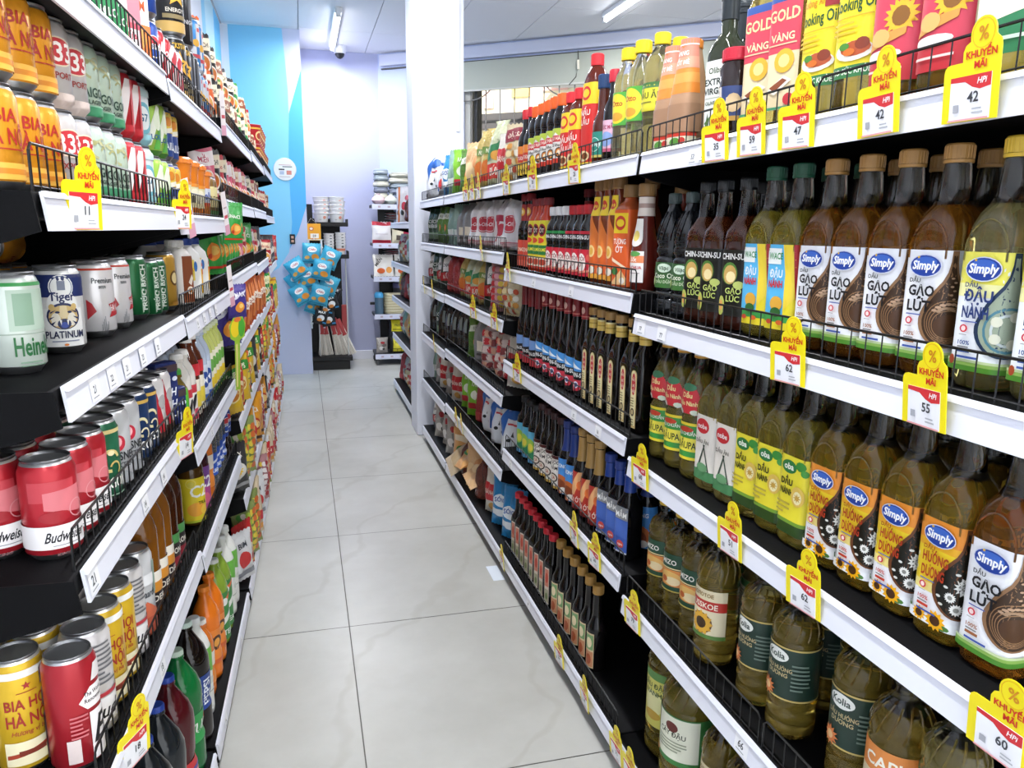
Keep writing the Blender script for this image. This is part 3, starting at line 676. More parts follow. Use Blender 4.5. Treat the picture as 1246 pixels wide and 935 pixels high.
@kind('redsun', 'oil_bottle', 'red-labelled oil bottle with sunflower', 'oil bottle')
def _(r):
    prof = [(0, .032, 3), (.006, .038, 3.6), (.02, .039, 3.6), (.19, .039, 3.6), (.21, .036, 3), (.235, .026, 2.4), (.25, .017, 2), (.275, .0135, 2)]
    lay = [R_(-.038, 0, .06, .14, '#d6465a'), R_(-.038, 0, .06, .03, '#c8323c'), R_(.038, .03, .06, .14, '#e9e6c2')] + flower(.012, .078, .024, '#f2b830', '#8a5a20', 16) + [G_([(-.034, .04), (.02, .055), (.022, .064), (-.02, .060)], '#d99a4a'), E_(-.008, .034, .026, .007, '#f3efe6', 14), E_(-.014, .056, .014, .011, '#e2b46a', 12), R_(-.03, .014, .02, .017, '#f0d8d2'), T_('NEPTUNE', .0, .118, .013, '#fbe7a8', .062)]
    bottle(r, prof, None, (.255, .28, .0158, mat('#d8b53a', .4)), [('label', .03, .17, lay)], n=3.6, bands=[(.235, oil('#e0c45e')), (1, oil('#f0ecda'))])
@kind('greenpea', 'oil_bottle', 'oil bottle with green and cream peanut label', 'oil bottle')
def _(r):
    prof = [(0, .034, 3), (.006, .040, 3.6), (.02, .041, 3.6), (.19, .041, 3.6), (.21, .037, 3), (.235, .026, 2.4), (.25, .017, 2), (.275, .0135, 2)]
    lay = [R_(-.040, 0, .06, .14, '#2f7f52'), G_([(-.04, .03), (.06, .05), (.06, .11), (-.04, .09)], '#f0ead2'), E_(.01, .085, .024, .014, '#e0a878', 16), E_(-.014, .07, .016, .010, '#dcc49a', 12), E_(.02, .066, .010, .008, '#e6cda2', 12), E_(-.0, .062, .008, .006, '#c89a62', 10), R_(-.03, .014, .03, .018, '#cfe6d4'), T_('DẦU ĂN', 0, .118, .013, '#f4f3d0', .062)]
    bottle(r, prof, None, (.255, .28, .0158, mat('#2f7f52', .4)), [('label', .03, .17, lay)], n=3.6, bands=[(.235, oil('#e0c45e')), (1, oil('#f0ecda'))])
@kind('olive', 'oil_bottle', 'tall dark green olive oil bottle with white label', 'oil bottle')
def _(r):
    prof = [(0, .024, 5), (.004, .028, 6), (.15, .029, 6), (.168, .027, 4), (.18, .019, 2.6), (.19, .0145, 2), (.24, .0135, 2), (.262, .0135, 2)]
    lay = [R_(-.027, 0, .027, .12, '#eceee6'), T_('Oliba', 0, .098, .010, '#4a5a3c', .045), T_('EXTRA', 0, .078, .011, '#1d2a20', .048), T_('VIRGIN', 0, .062, .011, '#1d2a20', .05), R_(-.02, .055, .02, .0562, '#9aa08a'), T_('OLIVE OIL', 0, .044, .006, '#55604a', .04), G_([(-.018, .006), (-.012, .03), (-.009, .006)], '#3d5a34'), G_([(-.02, .012), (-.004, .026), (-.012, .008)], '#5a7a44'), R_(-.004, .012, .022, .0135, '#8a9080')]
    bottle(r, prof, mat('#2a3120', 0.06), None, [('label', .022, .142, lay)], n=6)
    q = MB(); q.lathe([(.212, .0158), (.245, .0158), (.246, .0172), (.25, .0172), (.251, .0158), (.254, .0158), (.255, .0172), (.259, .0172), (.26, .0158), (.268, .0165), (.27, .014)], mat('#1c2428', .35), 20); q.build('cap', r)
@kind('blackneck', 'oil_bottle', 'dark bottle with ridged black cap', 'oil bottle')
def _(r):
    prof = [(0, .028), (.004, .033), (.16, .033), (.18, .027), (.195, .0165), (.24, .0145)]
    bottle(r, prof, mat('#2c231b', .08), None, [('label', .04, .12, [R_(-.04, 0, .04, .08, '#d8d0b8'), T_('DẦU', 0, .04, .014, '#4a3a24', .05)])])
    q = MB(); q.lathe([(.2, .0175), (.245, .0175), (.246, .0192), (.251, .0192), (.252, .0175), (.256, .0175), (.257, .0192), (.262, .0192), (.263, .0178), (.268, .0165)], mat('#2a3136', .35), 20); q.build('cap', r)
@kind('redlidjar', 'sauce_jar', 'dark sauce jar with wide red lid', 'sauce jar')
def _(r):
    prof = [(0, .024), (.004, .029), (.05, .029), (.065, .026), (.075, .027), (.115, .029), (.125, .025), (.14, .022)]
    bottle(r, prof, mat('#241614', .08), (.128, .150, .026, mat('#c8283c', .35)), [('label', .028, .088, [R_(-.05, 0, .05, .058, '#e6dcd0'), R_(-.004, 0, .05, .058, '#3a4a7c'), T_('SỐT', -.02, .03, .012, '#a8382c', .03), E_(.02, .03, .014, .016, '#d0b48a', 12), R_(-.05, 0, .05, .008, '#c89a4a')])])
@kind('clearyellow', 'oil_bottle', 'yellow-capped clear oil bottle, yellow label', 'oil bottle')
def _(r):
    prof = [(0, .03), (.006, .038), (.02, .0395), (.10, .0385), (.104, .0395), (.15, .0395), (.156, .0385), (.175, .0395), (.2, .038), (.22, .031), (.236, .020), (.245, .0145), (.27, .0135)]
    hw = wrap(prof, .13)
    lay = [R_(-hw, 0, hw, .062, '#e6dc3e'), R_(-hw, .05, hw, .062, '#4a7a44'), T_('DẦU ĂN', 0, .028, .013, '#4a5a2a', .07), R_(.02, .012, .05, .02, '#53602e'), R_(-.03, .018, .01, .0205, '#8f8a3a')]
    bottle(r, prof, None, (.246, .272, .0175, mat('#edd01e', .4)), [('label', .10, .162, lay)], bands=[(.212, oil('#e6dca0')), (1, oil('#f4f2ea'))])
@kind('cleargreen', 'oil_bottle', 'yellow-capped clear oil bottle, green label', 'oil bottle')
def _(r):
    prof = [(0, .028), (.006, .034), (.02, .035), (.09, .034), (.16, .035), (.18, .034), (.2, .03), (.222, .019), (.232, .0145), (.25, .0135)]
    hw = wrap(prof, .12)
    lay = [R_(-hw, 0, hw, .075, '#58b043'), E_(0, .038, .032, .034, '#f0df3c', 22), T_('Otto', 0, .044, .012, '#c03a2c', .044), E_(.0, .02, .018, .010, '#e6a83c', 12)]
    bottle(r, prof, None, (.234, .262, .0185, mat('#edd01e', .4)), [('label', .085, .16, lay)], bands=[(.2, oil('#e8dfa8')), (1, oil('#f4f2ea'))])
@kind('orangepet', 'dressing_bottle', 'tall dressing bottle with orange tapered label', 'dressing bottle')
def _(r):
    prof = [(0, .028, 4), (.005, .033, 4), (.10, .032, 4), (.17, .0255, 3), (.215, .0205, 2.4), (.23, .02, 2), (.238, .02, 2)]
    lay = [R_(-.05, 0, .05, .10, '#b78f6e'), R_(-.05, .085, .05, .155, '#ef8f3a'), R_(-.05, .108, .05, .13, '#f4a552'), R_(-.05, .14, .05, .172, '#e6a184'), R_(-.05, .165, .05, .205, '#df8f78'), T_('SỐT MÈ', 0, .148, .010, '#fbf3ea', .045), T_('RANG', 0, .168, .010, '#fbf3ea', .04), R_(-.05, .19, .05, .193, '#f7eee4'), R_(-.05, .0, .05, .062, '#ab8465')]
    lay2 = [R_(-.05, 0, .05, .03, '#e8e2c4'), R_(-.05, .024, .05, .032, '#d8402c'), E_(0, .012, .014, .010, '#5a9a3c', 12), E_(.018, .014, .008, .008, '#c8382c', 10)]
    bottle(r, prof, mat('#c99c76', .25), (.222, .243, .0215, mat('#f0932c', .4)), [('sleeve', .038, .214, lay), ('lower_label', .004, .036, lay2)], n=4)
# ---- sauces
def slim(r, R0, H, glass, capc, labels, caph=.03, neck=.0125, shoulder=.55, n=2.0, capr=None):
    zs = H*shoulder; zn = H*(shoulder+.2); zc = H-caph
    prof = [(0, R0*.85, n), (.004, R0, n), (zs, R0, n), (zs+(zn-zs)*.35, R0*.9, n), (zs+(zn-zs)*.7, R0*.62, 2+(n-2)*.3), (zn, neck*1.15, 2), (zc, neck, 2), (H-.004, neck*.95, 2)]
    bottle(r, prof, glass, (zc, H, capr or neck*1.22, capc), labels, n=n, seg=24); return prof
DG = lambda: mat('#100c0b', .07)
BR = lambda: mat('#3d170c', .07)
@kind('soyorange', 'sauce_bottle', 'orange-capped black sauce bottle', 'sauce bottle')
def _(r):
    prof = [(0, .026), (.004, .031), (.03, .031), (.118, .031), (.128, .029), (.134, .031), (.15, .031), (.165, .027), (.18, .0165), (.2, .015)]
    hw = wrap(prof, .07)
    lay = [R_(-hw, 0, hw, .088, '#f0ece6'), R_(-hw, 0, hw, .012, '#d8402c'), G_([(-hw, .064), (-.02, .064), (0, .078), (.02, .064), (hw, .064), (hw, .088), (-hw, .088)], '#b9cc4a'), R_(-.03, .054, .03, .070, '#cf3038'), T_('DẦU HÀO', 0, .058, .0095, '#fbeee2', .056), T_('Cá kho', 0, .042, .008, '#2a2420', .04), E_(.014, .027, .014, .013, '#2a1a12', 16), E_(.014, .027, .011, .010, '#d88a3c', 14), E_(.014, .027, .006, .006, '#f4e6c8', 10), E_(-.018, .024, .011, .010, '#3a2a1c', 14), E_(-.018, .024, .008, .007, '#dca85a', 12)]
    bottle(r, prof, DG(), (.176, .208, .0205, mat('#ee6a2a', .4)), [('label', .03, .118, lay)])
@kind('soyred', 'sauce_bottle', 'black sauce bottle with red cap and gold-red label', 'sauce bottle')
def _(r):
    slim(r, .029, .225, DG(), mat('#d8323c', .4), [('label', .02, .11, [R_(-.06, 0, .06, .09, '#d8a83a'), R_(-.06, .04, .06, .09, '#c8402c'), R_(-.06, .066, .06, .09, '#e88a3a'), T_('NƯỚC TƯƠNG', 0, .048, .010, '#fbeee2', .06), R_(-.06, .0, .06, .03, '#e8c84a'), T_('CHAY', 0, .008, .012, '#4a2a14', .04)])])
def maggi(r, H, R0):
    hs = H*.76
    prof = [(0, R0*.85, 3), (.004, R0, 3), (H*.5, R0, 3), (hs, R0*.9, 3), (hs+.012, R0*.8, 3), (H-.035, R0*.55, 2.4), (H-.03, .014, 2), (H-.01, .0135, 2)]
    W_ = wrap(prof, hs*.5, n=3)
    lay = [R_(-W_, 0, W_, hs-.016, '#d8302c'), R_(-W_, hs-.07, W_, hs-.016, '#f2cf2a'), E_(0, hs-.042, .02, .018, '#d8302c', 18), E_(0, hs-.042, .015, .011, '#f2cf2a', 16), T_('NẤU', 0, hs-.098, .014, '#fdf1e6', .045), T_('LẨU', 0, hs-.122, .014, '#fdf1e6', .045), E_(0, .022, .022, .014, '#f0d9a8', 16), E_(.004, .022, .013, .009, '#8a4a22', 12), R_(-W_, 0, W_, .006, '#f2cf2a')]
    bottle(r, prof, mat('#5a1d10', .1), (H-.03, H, .0168, mat('#dd3038', .4)), [('label', .012, hs-.004, lay)], n=3)
@kind('maggi', 'sauce_bottle', 'red-labelled seasoning bottle with red cap', 'sauce bottle')
def _(r): maggi(r, .222, .028)
@kind('maggitall', 'sauce_bottle', 'extra tall red-labelled seasoning bottle with red cap', 'sauce bottle')
def _(r): maggi(r, .295, .034)
@kind('bluecap', 'sauce_bottle', 'brown fish sauce bottle with navy cap and teal label', 'sauce bottle')
def _(r): slim(r, .029, .225, mat('#4d1d10', .07), mat('#22406c', .4), [('label', .022, .085, [R_(-.06, 0, .06, .063, '#2f8c7c'), O_(0, .032, .018, .018, .002, '#bfe0d4'), T_('Nam Ngư', 0, .028, .009, '#e8f4ec', .04), R_(-.06, .0, .06, .006, '#d8c86a')])], .034, .015, .45)
@kind('pinklab', 'sauce_bottle', 'dark sauce bottle with red cap and pale pink label', 'sauce bottle')
def _(r): slim(r, .027, .225, DG(), mat('#c82c3c', .4), [('label', .03, .105, [R_(-.06, 0, .06, .075, '#e6b8cc'), E_(0, .03, .02, .018, '#8fa8d8', 14), T_('NƯỚC MẮM', 0, .054, .009, '#a83a5a', .05), R_(-.06, 0, .06, .008, '#c85a7a')])])
RIBD = [(0, .026), (.006, .033), (.012, .034), (.03, .034), (.034, .031), (.04, .034), (.046, .034), (.05, .031), (.056, .034), (.112, .034), (.118, .034), (.124, .030), (.134, .034), (.14, .034), (.146, .031), (.155, .0345), (.175, .033), (.2, .026), (.22, .016), (.23, .0125), (.25, .0115)]
@kind('coco', 'oil_bottle', 'black ribbed coconut oil bottle with green label', 'oil bottle')
def _(r):
    hw = wrap(RIBD, .09)
    lay = [R_(-hw, 0, hw, .054, '#2f5a2c'), R_(-hw, 0, hw, .02, '#3f7034'), E_(.006, .042, .017, .0095, '#cfe0cc', 18), T_('Vilạc', .006, .038, .008, '#2a4a2a', .026), T_('Coco Oil', .006, .021, .010, '#e8efd8', .05), T_('DẦU DỪA', .006, .010, .006, '#cfdcb8', .04), E_(-.026, .014, .010, .010, '#b9d068', 12), E_(-.026, .014, .006, .006, '#dfe8b8', 10), G_([(-.03, .02), (-.036, .045), (-.026, .022)], '#8fb84a')]
    bottle(r, RIBD, mat('#15171a', .08), (.234, .256, .0135, mat('#3c4a48', .3)), [('label', .058, .112, lay)])
    q = MB()
    for k in range(12):
        t = 2*PI*k/12; pts = []
        for f in range(5):
            z = .158+f*.015; rr_ = Surf(RIBD).rn(z)[0]+.0004; a = t+f*.09; pts.append((math.sin(a)*rr_, -math.cos(a)*rr_, z))
        q.tube(pts, .0018, mat('#15171a', .08), 5)
    q.build('shoulder_rib', r)
@kind('sesame', 'oil_bottle', 'dark brown bottle, black-and-gold label', 'oil bottle')
def _(r):
    prof = [(0, .024, 3.4), (.004, .029, 4), (.02, .030, 4.4), (.16, .030, 4.4), (.178, .029, 3.4), (.192, .023, 2.4), (.205, .016, 2), (.24, .0125, 2), (.262, .0120, 2)]
    lay = [R_(-.028, 0, .03, .118, '#14150f'), T_('CHIN-SU', 0, .101, .0105, '#f0f0ec', .05), E_(-.004, .076, .017, .02, '#4f7a35', 16), E_(-.003, .074, .014, .017, '#c7a05a', 16), E_(-.001, .070, .010, .010, '#ecd9a0', 12), E_(.016, .056, .011, .007, '#b8c46a', 12), T_('GẠO', .006, .040, .0105, '#c2d072', .036), T_('LÚC', .006, .026, .0105, '#c2d072', .036), E_(-.018, .018, .008, .018, '#b8bf5c', 12), E_(-.018, .018, .0045, .010, '#e2a45a', 10)]
    bottle(r, prof, None, (.25, .272, .0145, mat('#17181a', .3)), [('label', .028, .146, lay)], n=4.4, bands=[(.16, mat('#35160c', .05)), (.2, oil('#a8562a')), (1, oil('#b9b4ac'))])
@kind('thinred', 'sauce_bottle', 'thin red-necked black sauce bottle', 'sauce bottle')
def _(r): slim(r, .026, .255, DG(), mat('#8c2228', .4), [('label', .012, .10, [R_(-.05, 0, .05, .088, '#c84a3a'), T_('TƯƠNG', 0, .05, .012, '#f4dcc4', .04), R_(-.05, .0, .05, .02, '#d86a5a')]), ('neck_label', .165, .222, [R_(-.04, 0, .04, .055, '#a82a2a'), E_(0, .03, .012, .014, '#e8a83a', 14), E_(0, .03, .007, .008, '#f6e0a0', 10)])], .024, .0125, .5)
@kind('yellowchili', 'sauce_bottle', 'chilli sauce bottle with yellow label and maroon cap', 'sauce bottle')
def _(r): slim(r, .026, .235, mat('#c23a1c', .12), mat('#8c2a30', .4), [('label', .012, .165, [R_(-.055, 0, .055, .152, '#ecdc3a'), E_(0, .122, .017, .02, '#a8283a', 16), E_(0, .122, .012, .015, '#2a1820', 14), T_('ỚT', 0, .115, .012, '#f4e8d8', .03), R_(-.055, .045, .055, .075, '#2f7a3c'), T_('CHOLIMEX', 0, .056, .010, '#f0e84a', .05), E_(-.01, .09, .022, .009, '#d8482c', 12), E_(0, .02, .028, .016, '#e8d8c4', 14), E_(.004, .022, .018, .010, '#c8503a', 12), R_(-.055, 0, .055, .008, '#c83a2c')])], .024, .0135, .66, n=3)
def chinsu(r, capc, band):
    prof = [(0, .024), (.004, .028), (.085, .028), (.095, .026), (.105, .028), (.13, .028), (.15, .025), (.165, .016), (.185, .0155), (.196, .0155)]
    hw = wrap(prof, .05)
    bottle(r, prof, DG(), (.178, .204, .0185, capc), [('label', .012, .084, [R_(-hw, 0, hw, .072, '#c8283a'), E_(0, .036, .015, .026, '#f3e8e0', 16), T_('TỎI', 0, .042, .010, '#8a2028', .024), T_('ỚT', 0, .026, .010, '#8a2028', .022), G_([(-.026, .006), (.026, .012), (.026, .018), (-.02, .012)], '#e8907a'), E_(.022, .05, .006, .010, '#e05a4a', 8)]),
                                                   ('shoulder_label', .107, .134, [R_(-hw, 0, hw, .026, '#161214'), R_(-hw, .018, hw, .026, band), T_('CHIN-SU', 0, .004, .0105, '#f4f4f2', .046)])])
@kind('whitecap', 'sauce_bottle', 'soy sauce bottle with white cap and red label', 'sauce bottle')
def _(r): chinsu(r, mat('#eceaea', .4), '#2f9a52')
@kind('redcapsoy', 'sauce_bottle', 'soy sauce bottle with red cap and red label', 'sauce bottle')
def _(r): chinsu(r, mat('#c4262e', .4), '#c8283a')
@kind('tallorange', 'sauce_bottle', 'slender orange-brown sauce bottle with yellow crest label', 'sauce bottle')
def _(r): slim(r, .027, .265, mat('#7a3a22', .1), mat('#9c7342', .4), [('label', .012, .222, [R_(-.045, 0, .045, .10, '#d8642c'), G_([(-.045, .09), (.045, .06), (.0, .15), (-.02, .21), (-.03, .21)], '#e07a34'), E_(-.004, .07, .013, .016, '#f3d08a', 14), E_(-.004, .07, .008, .010, '#e8b04a', 12), R_(-.02, .160, .02, .208, '#f2d02a'), E_(0, .186, .013, .012, '#c8382c', 14), R_(-.045, 0, .045, .012, '#e6a23a'), E_(.0, .022, .011, .010, '#f4ecd8', 12)])], .03, .015, .60)
@kind('orangecarton', 'sauce_bottle', 'square orange-sleeved sauce bottle with brown cap', 'sauce bottle')
def _(r):
    prof = [(0, .028, 7), (.004, .031, 8), (.185, .029, 8), (.195, .024, 4), (.205, .016, 2), (.235, .0145, 2)]
    bottle(r, prof, mat('#a5502c', .15), (.213, .242, .019, mat('#96703f', .4)), [('sleeve', .004, .186, [R_(-.11, 0, .11, .18, '#e0602a'), R_(-.026, .125, .026, .172, '#f2d02a'), E_(0, .149, .019, .017, '#c8382c', 16), E_(0, .149, .014, .009, '#f2d02a', 14), T_('TƯƠNG', 0, .10, .012, '#fbeee2', .045), T_('ỚT', 0, .08, .014, '#fbeee2', .03), G_([(-.026, .06), (.026, .04), (.026, .046), (-.026, .068)], '#f7e2c4'), E_(-.012, .035, .011, .009, '#3f7a3c', 12), G_([(-.026, .004), (.01, .04), (.026, .02), (.026, .004)], '#f0c48a'), E_(.014, .014, .009, .008, '#f6ece0', 12)])], n=8)
@kind('ketchup', 'sauce_bottle', 'brown-red glass ketchup bottle with white labels', 'sauce bottle')
def _(r):
    prof = [(0, .027), (.004, .031), (.07, .032), (.11, .029), (.15, .021), (.185, .0175), (.215, .017), (.225, .0165)]
    bottle(r, prof, mat('#5c1f18', .1), (.212, .24, .0195, mat('#96703f', .4)), [('label', .02, .09, [R_(-.026, 0, .026, .07, '#f1ece8'), R_(-.026, .044, .026, .06, '#e88a5a'), T_('Sốt', 0, .047, .009, '#fbf3ea', .03), E_(.0, .064, .018, .006, '#5a9a4c', 12), T_('CÀ CHUA', 0, .03, .007, '#b8323a', .044), R_(-.018, .020, .018, .0215, '#9a8a84')]),
        ('neck_tag', .10, .165, [G_([(-.014, .062), (-.016, .02)] + [(.016*math.cos(t), .016+.016*math.sin(t)) for t in [PI+PI*k/10 for k in range(11)]] + [(.016, .02), (.014, .062)], '#eeeae2'), E_(0, .024, .009, .012, '#e6cf6a', 12)]),
        ('neck_sleeve', .168, .212, [R_(-.06, 0, .06, .042, '#dccfc4'), R_(-.06, .018, .06, .028, '#a58a80')])])
@kind('browncap', 'sauce_bottle', 'orange sauce bottle with brown cap', 'sauce bottle')
def _(r): slim(r, .027, .245, mat('#7a2c1c', .1), mat('#96703f', .4), [('label', .02, .15, [R_(-.05, 0, .05, .13, '#d85a34'), R_(-.05, .10, .05, .13, '#f0c43a'), T_('SỐT', 0, .06, .016, '#fbeee2', .04)])], .028, .0155, .6)
@kind('slantsoy', 'soy_bottle', 'red-necked black soy bottle, blue label', 'soy bottle')
def _(r):
    prof = [(0, .027), (.004, .032), (.10, .033), (.13, .031), (.18, .021), (.215, .0145), (.26, .013), (.272, .0125)]
    hw = wrap(prof, .06)
    bottle(r, prof, DG(), None, [('label', .012, .11, [R_(-hw, 0, hw, .05, '#131113'), G_([(-.045, .062), (.045, .062), (.045, .088), (-.045, .104)], '#4a8fd0'), G_([(-.045, .075), (.02, .07), (-.045, .104)], '#e8f0f8'), R_(-.045, .044, .045, .064, '#17171a'), T_('CHIN-SU', 0, .048, .012, '#f4f4f2', .056), G_([(-.04, .040), (.04, .040), (.012, .010), (-.02, .006)], '#c8384a'), E_(0, .026, .010, .010, '#e8e0e8', 12), E_(.002, .026, .006, .006, '#3a5a9a', 10)])])
    q = MB(); q.lathe([(.222, .0152), (.268, .0142), (.278, .0138), (.28, .012)], mat('#8e2128', .4), 18); q.art([E_(0, .246, .008, .010, '#e0b4a8', 12), R_(-.02, .228, .02, .231, '#d8786a')], lambda u, v, o: (math.sin(u/.0148)*(.0152+o), -math.cos(u/.0148)*(.0152+o), v), .004); q.build('neck_wrap', r)
@kind('slantsoydark', 'soy_bottle', 'tall black soy bottle with plain maroon neck wrap', 'soy bottle')
def _(r):
    prof = [(0, .027), (.004, .031), (.11, .032), (.14, .029), (.18, .019), (.21, .0145), (.27, .0125)]
    bottle(r, prof, DG(), None, [('label', .012, .11, [R_(-.06, 0, .06, .09, '#18161a'), G_([(-.05, .05), (.05, .06), (.05, .085), (-.05, .09)], '#6b8fc4'), T_('CHIN-SU', 0, .036, .011, '#f0f0ee', .05), R_(-.05, .0, .05, .028, '#b83a44')])])
    q = MB(); q.lathe([(.205, .0155), (.27, .0142), (.28, .0135), (.282, .012)], mat('#7c2026', .4), 18); q.build('neck_wrap', r)
@kind('goldsoy', 'soy_bottle', 'gold-capped square black soy bottle', 'soy bottle')
def _(r):
    prof = [(0, .023, 6), (.004, .027, 7), (.152, .027, 7), (.162, .026, 5), (.19, .018, 3), (.205, .014, 2), (.255, .0130, 2)]
    st = [(-.0115, .0)] + [(.0115, .0), (.0115, .125)] + [(.0115*math.cos(t), .125+.012*math.sin(t)) for t in [PI*k/10 for k in range(1, 10)]] + [(-.0115, .125)]
    lay = [G_(st, '#e8d59a'), G_([(x*.86, .003+y*.972) for x, y in st], '#c89a4a'), G_([(x*.78, .005+y*.955) for x, y in st], '#eadfae'), E_(0, .104, .0075, .026, '#b82a34', 18), T_('HẮC', 0, .112, .006, '#f4e4d0', .012), T_('XÌ', 0, .098, .006, '#f4e4d0', .010), T_('DẦU', 0, .085, .006, '#f4e4d0', .012), E_(0, .038, .007, .010, '#4a3a24', 12), E_(0, .038, .004, .006, '#c8b88a', 10)] + lines(-.007, .008, .05, .074, 4, '#8a7a52', 3) + lines(-.007, .008, .006, .024, 3, '#8a7a52', 5)
    bottle(r, prof, DG(), (.242, .263, .0158, mat('#b38a50', .35)), [('label', .012, .150, lay), ('neck_band', .207, .236, [R_(-.05, 0, .05, .028, '#d9b95c'), R_(-.05, .012, .05, .015, '#a8842e'), R_(-.05, .024, .05, .028, '#eddda0')])], n=7, seg=28)
def dark(key, desc, glass, capc, lay, neckc=None, H=.24, R0=.027, sh=.5, z0=.015, z1=.115, lw=.05, caph=.022, n=2.0, neckz=(.62, .9)):
    @kind(key, 'sauce_bottle', desc, 'sauce bottle')
    def _(r):
        labels = [('label', z0, z1, lay)]
        pr = slim(r, R0, H, glass, capc, labels, caph, .0128, sh, n)
        if neckc:
            q = MB(); a, b = H*neckz[0], H*neckz[1]; S = Surf(pr); ks = [a+(b-a)*k/6 for k in range(7)]
            q.lathe([(z, S.rn(z)[0]+.0008) for z in ks], mat(neckc, .35), 20, cap=False); q.build('neck_foil', r)
dark('mgreen', 'dark bottle with broad green and blue label', mat('#141414', .1), mat('#18181a', .4), [R_(-.05, 0, .05, .11, '#2f7f5a'), R_(-.05, .07, .05, .11, '#5aa8c8'), E_(0, .06, .022, .026, '#8fb84a', 14), E_(.004, .055, .012, .014, '#d8c84a', 12), R_(-.05, 0, .05, .012, '#5a9ac8')], None, .215, .03, .6, .012, .122)
dark('mwhite', 'dark bottle with white printed label', mat('#161212', .1), mat('#3a1a1c', .4), [R_(-.055, 0, .055, .105, '#ece6de'), T_('NƯỚC', 0, .078, .011, '#2a2020', .045), T_('MẮM', 0, .06, .011, '#2a2020', .04), E_(0, .034, .018, .015, '#3a2c28', 14), E_(0, .034, .014, .011, '#e0d4c4', 12), T_('CÁ', 0, .030, .009, '#a8382c', .02), R_(-.055, .095, .055, .105, '#4a1a1c'), R_(-.055, .0, .055, .008, '#c8a24a')], None, .235, .029, .55, .01, .115)
dark('mblue', 'dark navy-necked bottle with blue label', mat('#141214', .1), mat('#23367c', .4), [R_(-.05, 0, .05, .11, '#4a90d8'), E_(0, .03, .03, .03, '#c86a34', 16), E_(0, .026, .02, .02, '#8a4424', 14), T_('TƯƠNG', 0, .082, .011, '#f4f4f0', .045), E_(.012, .012, .012, .010, '#ece4d8', 12)], '#2a3f86', .24, .028, .5)
dark('mred', 'dark gold-necked bottle with red label', mat('#141010', .1), mat('#b08a4c', .35), [R_(-.05, 0, .05, .11, '#b8382c'), G_([(-.03, .04), (.012, .11), (.03, .11), (.0, .04)], '#efb27a'), T_('TỎI ỚT', 0, .02, .013, '#f8e8dc', .05), E_(.018, .07, .010, .014, '#e8743a', 12), R_(-.05, .0, .05, .01, '#7a2020')], '#b28c50', .25, .028, .48)
dark('mnavy', 'square dark bottle with tall blue strip label', mat('#121214', .1), mat('#223a86', .4), [R_(-.022, 0, .022, .118, '#3f5fb4'), R_(-.022, .086, .022, .118, '#8a8c90'), T_('MẮM', 0, .092, .013, '#f4f4f2', .036), E_(0, .022, .012, .010, '#d04a44', 14), T_('ngon', 0, .019, .006, '#f8e8e4', .016), R_(-.022, .04, .022, .084, '#4a6cc0'), R_(-.022, 0, .022, .004, '#c8ccd8')], '#24408e', .235, .026, .56, .02, .138, n=6, neckz=(.74, .9))
dark('slimred', 'slim square black bottle with red cap', mat('#131012', .08), mat('#d22a38', .4), [R_(-.011, 0, .011, .125, '#d8c8b8'), R_(-.009, .06, .009, .12, '#c87a64'), E_(0, .09, .007, .018, '#b8402c', 12), R_(-.009, .006, .009, .05, '#a8a488'), E_(0, .026, .006, .012, '#6a7a4a', 10)], None, .25, .025, .56, .012, .14, n=7, caph=.022)
dark('bronze', 'slim black bottle with bronze cap and side label', mat('#131012', .08), mat('#b58a45', .35), [R_(-.016, 0, .016, .105, '#d8c29a'), R_(-.014, .055, .014, .10, '#7aa06a'), E_(0, .076, .010, .016, '#e8d8b0', 12), R_(-.014, .004, .014, .05, '#c88a64'), E_(0, .026, .009, .016, '#a8502c', 12)], None, .255, .028, .46, .012, .12, caph=.026)

# ------------------------------------------------------------------ cans
def can(r, R0, H, base, lay, rim='#c9cbce', lidc=None, seg=28, shiny=True):
    body = mat(base, .28, .25) if shiny else P(base)
    prof = [(0, R0*.74), (.003, R0*.8), (.010, R0), (H-.016, R0), (H-.007, R0*.90), (H-.004, R0*.84)]
    q = MB(); q.lathe(prof, body, seg, bands=[(.008, ALU()), (H-.008, body), (1, mat(rim, .3, .8))], cap=True)
    S = Surf(prof).setup(H/2, seg)
    if lay: q.art(lay, S, .0045, .0003, most=.0018)
    q.build('can_body', r, 50)
    q = MB(); q.lathe([(H-.006, R0*.80), (H-.001, R0*.87), (H, R0*.855), (H-.001, R0*.83), (H-.007, R0*.79), (H-.0072, R0*.3), (H-.0065, R0*.0)], mat('#8f9093', .35, .9), 24, cap=False); q.build('can_lid', r)
    q = MB(); z = H-.0055
    q.prism([(R0*.16*math.cos(t), -R0*.22+R0*.3*math.sin(t)) for t in [2*PI*k/12 for k in range(12)]], lambda u, v, w: (u, v, z+w), .0012, mat('#a9abae', .3, .9)); q.build('pull_tab', r)
def band(R0, v0, v1, c): return R_(-PI*R0, v0, PI*R0, v1, c)
CR, CH = .0325, .1155
def two(lay, R0):
    """the print of the front, repeated on the back"""
    out = []
    for sh in (0, PI*R0):
        for (vs, ts), m in lay:
          if sh == 0 or max(p[0] for p in vs)-min(p[0] for p in vs) < .095: out.append((([(u+sh, v) for u, v in vs], ts), m))
    return out
def cank(key, desc, base, lay, R0=CR, H=CH, dbl=True, **k):
    @kind(key, 'beer_can' if 'beer' in desc else 'drink_can', desc, 'can')
    def _(r): can(r, R0, H, base, two(lay, R0) if dbl else lay, **k)
cank('hanoi', 'orange-gold beer can with red lettering', '#e59a26', [T_('BIA', 0, .074, .014, '#b02a20', .036), T_('HÀ NỘI', 0, .050, .017, '#b02a20', .058), R_(-.03, .044, .03, .0455, '#b02a20'), R_(-.04, .012, .04, .03, '#eeb44a'), R_(-.04, .018, .04, .024, '#d8882a')])
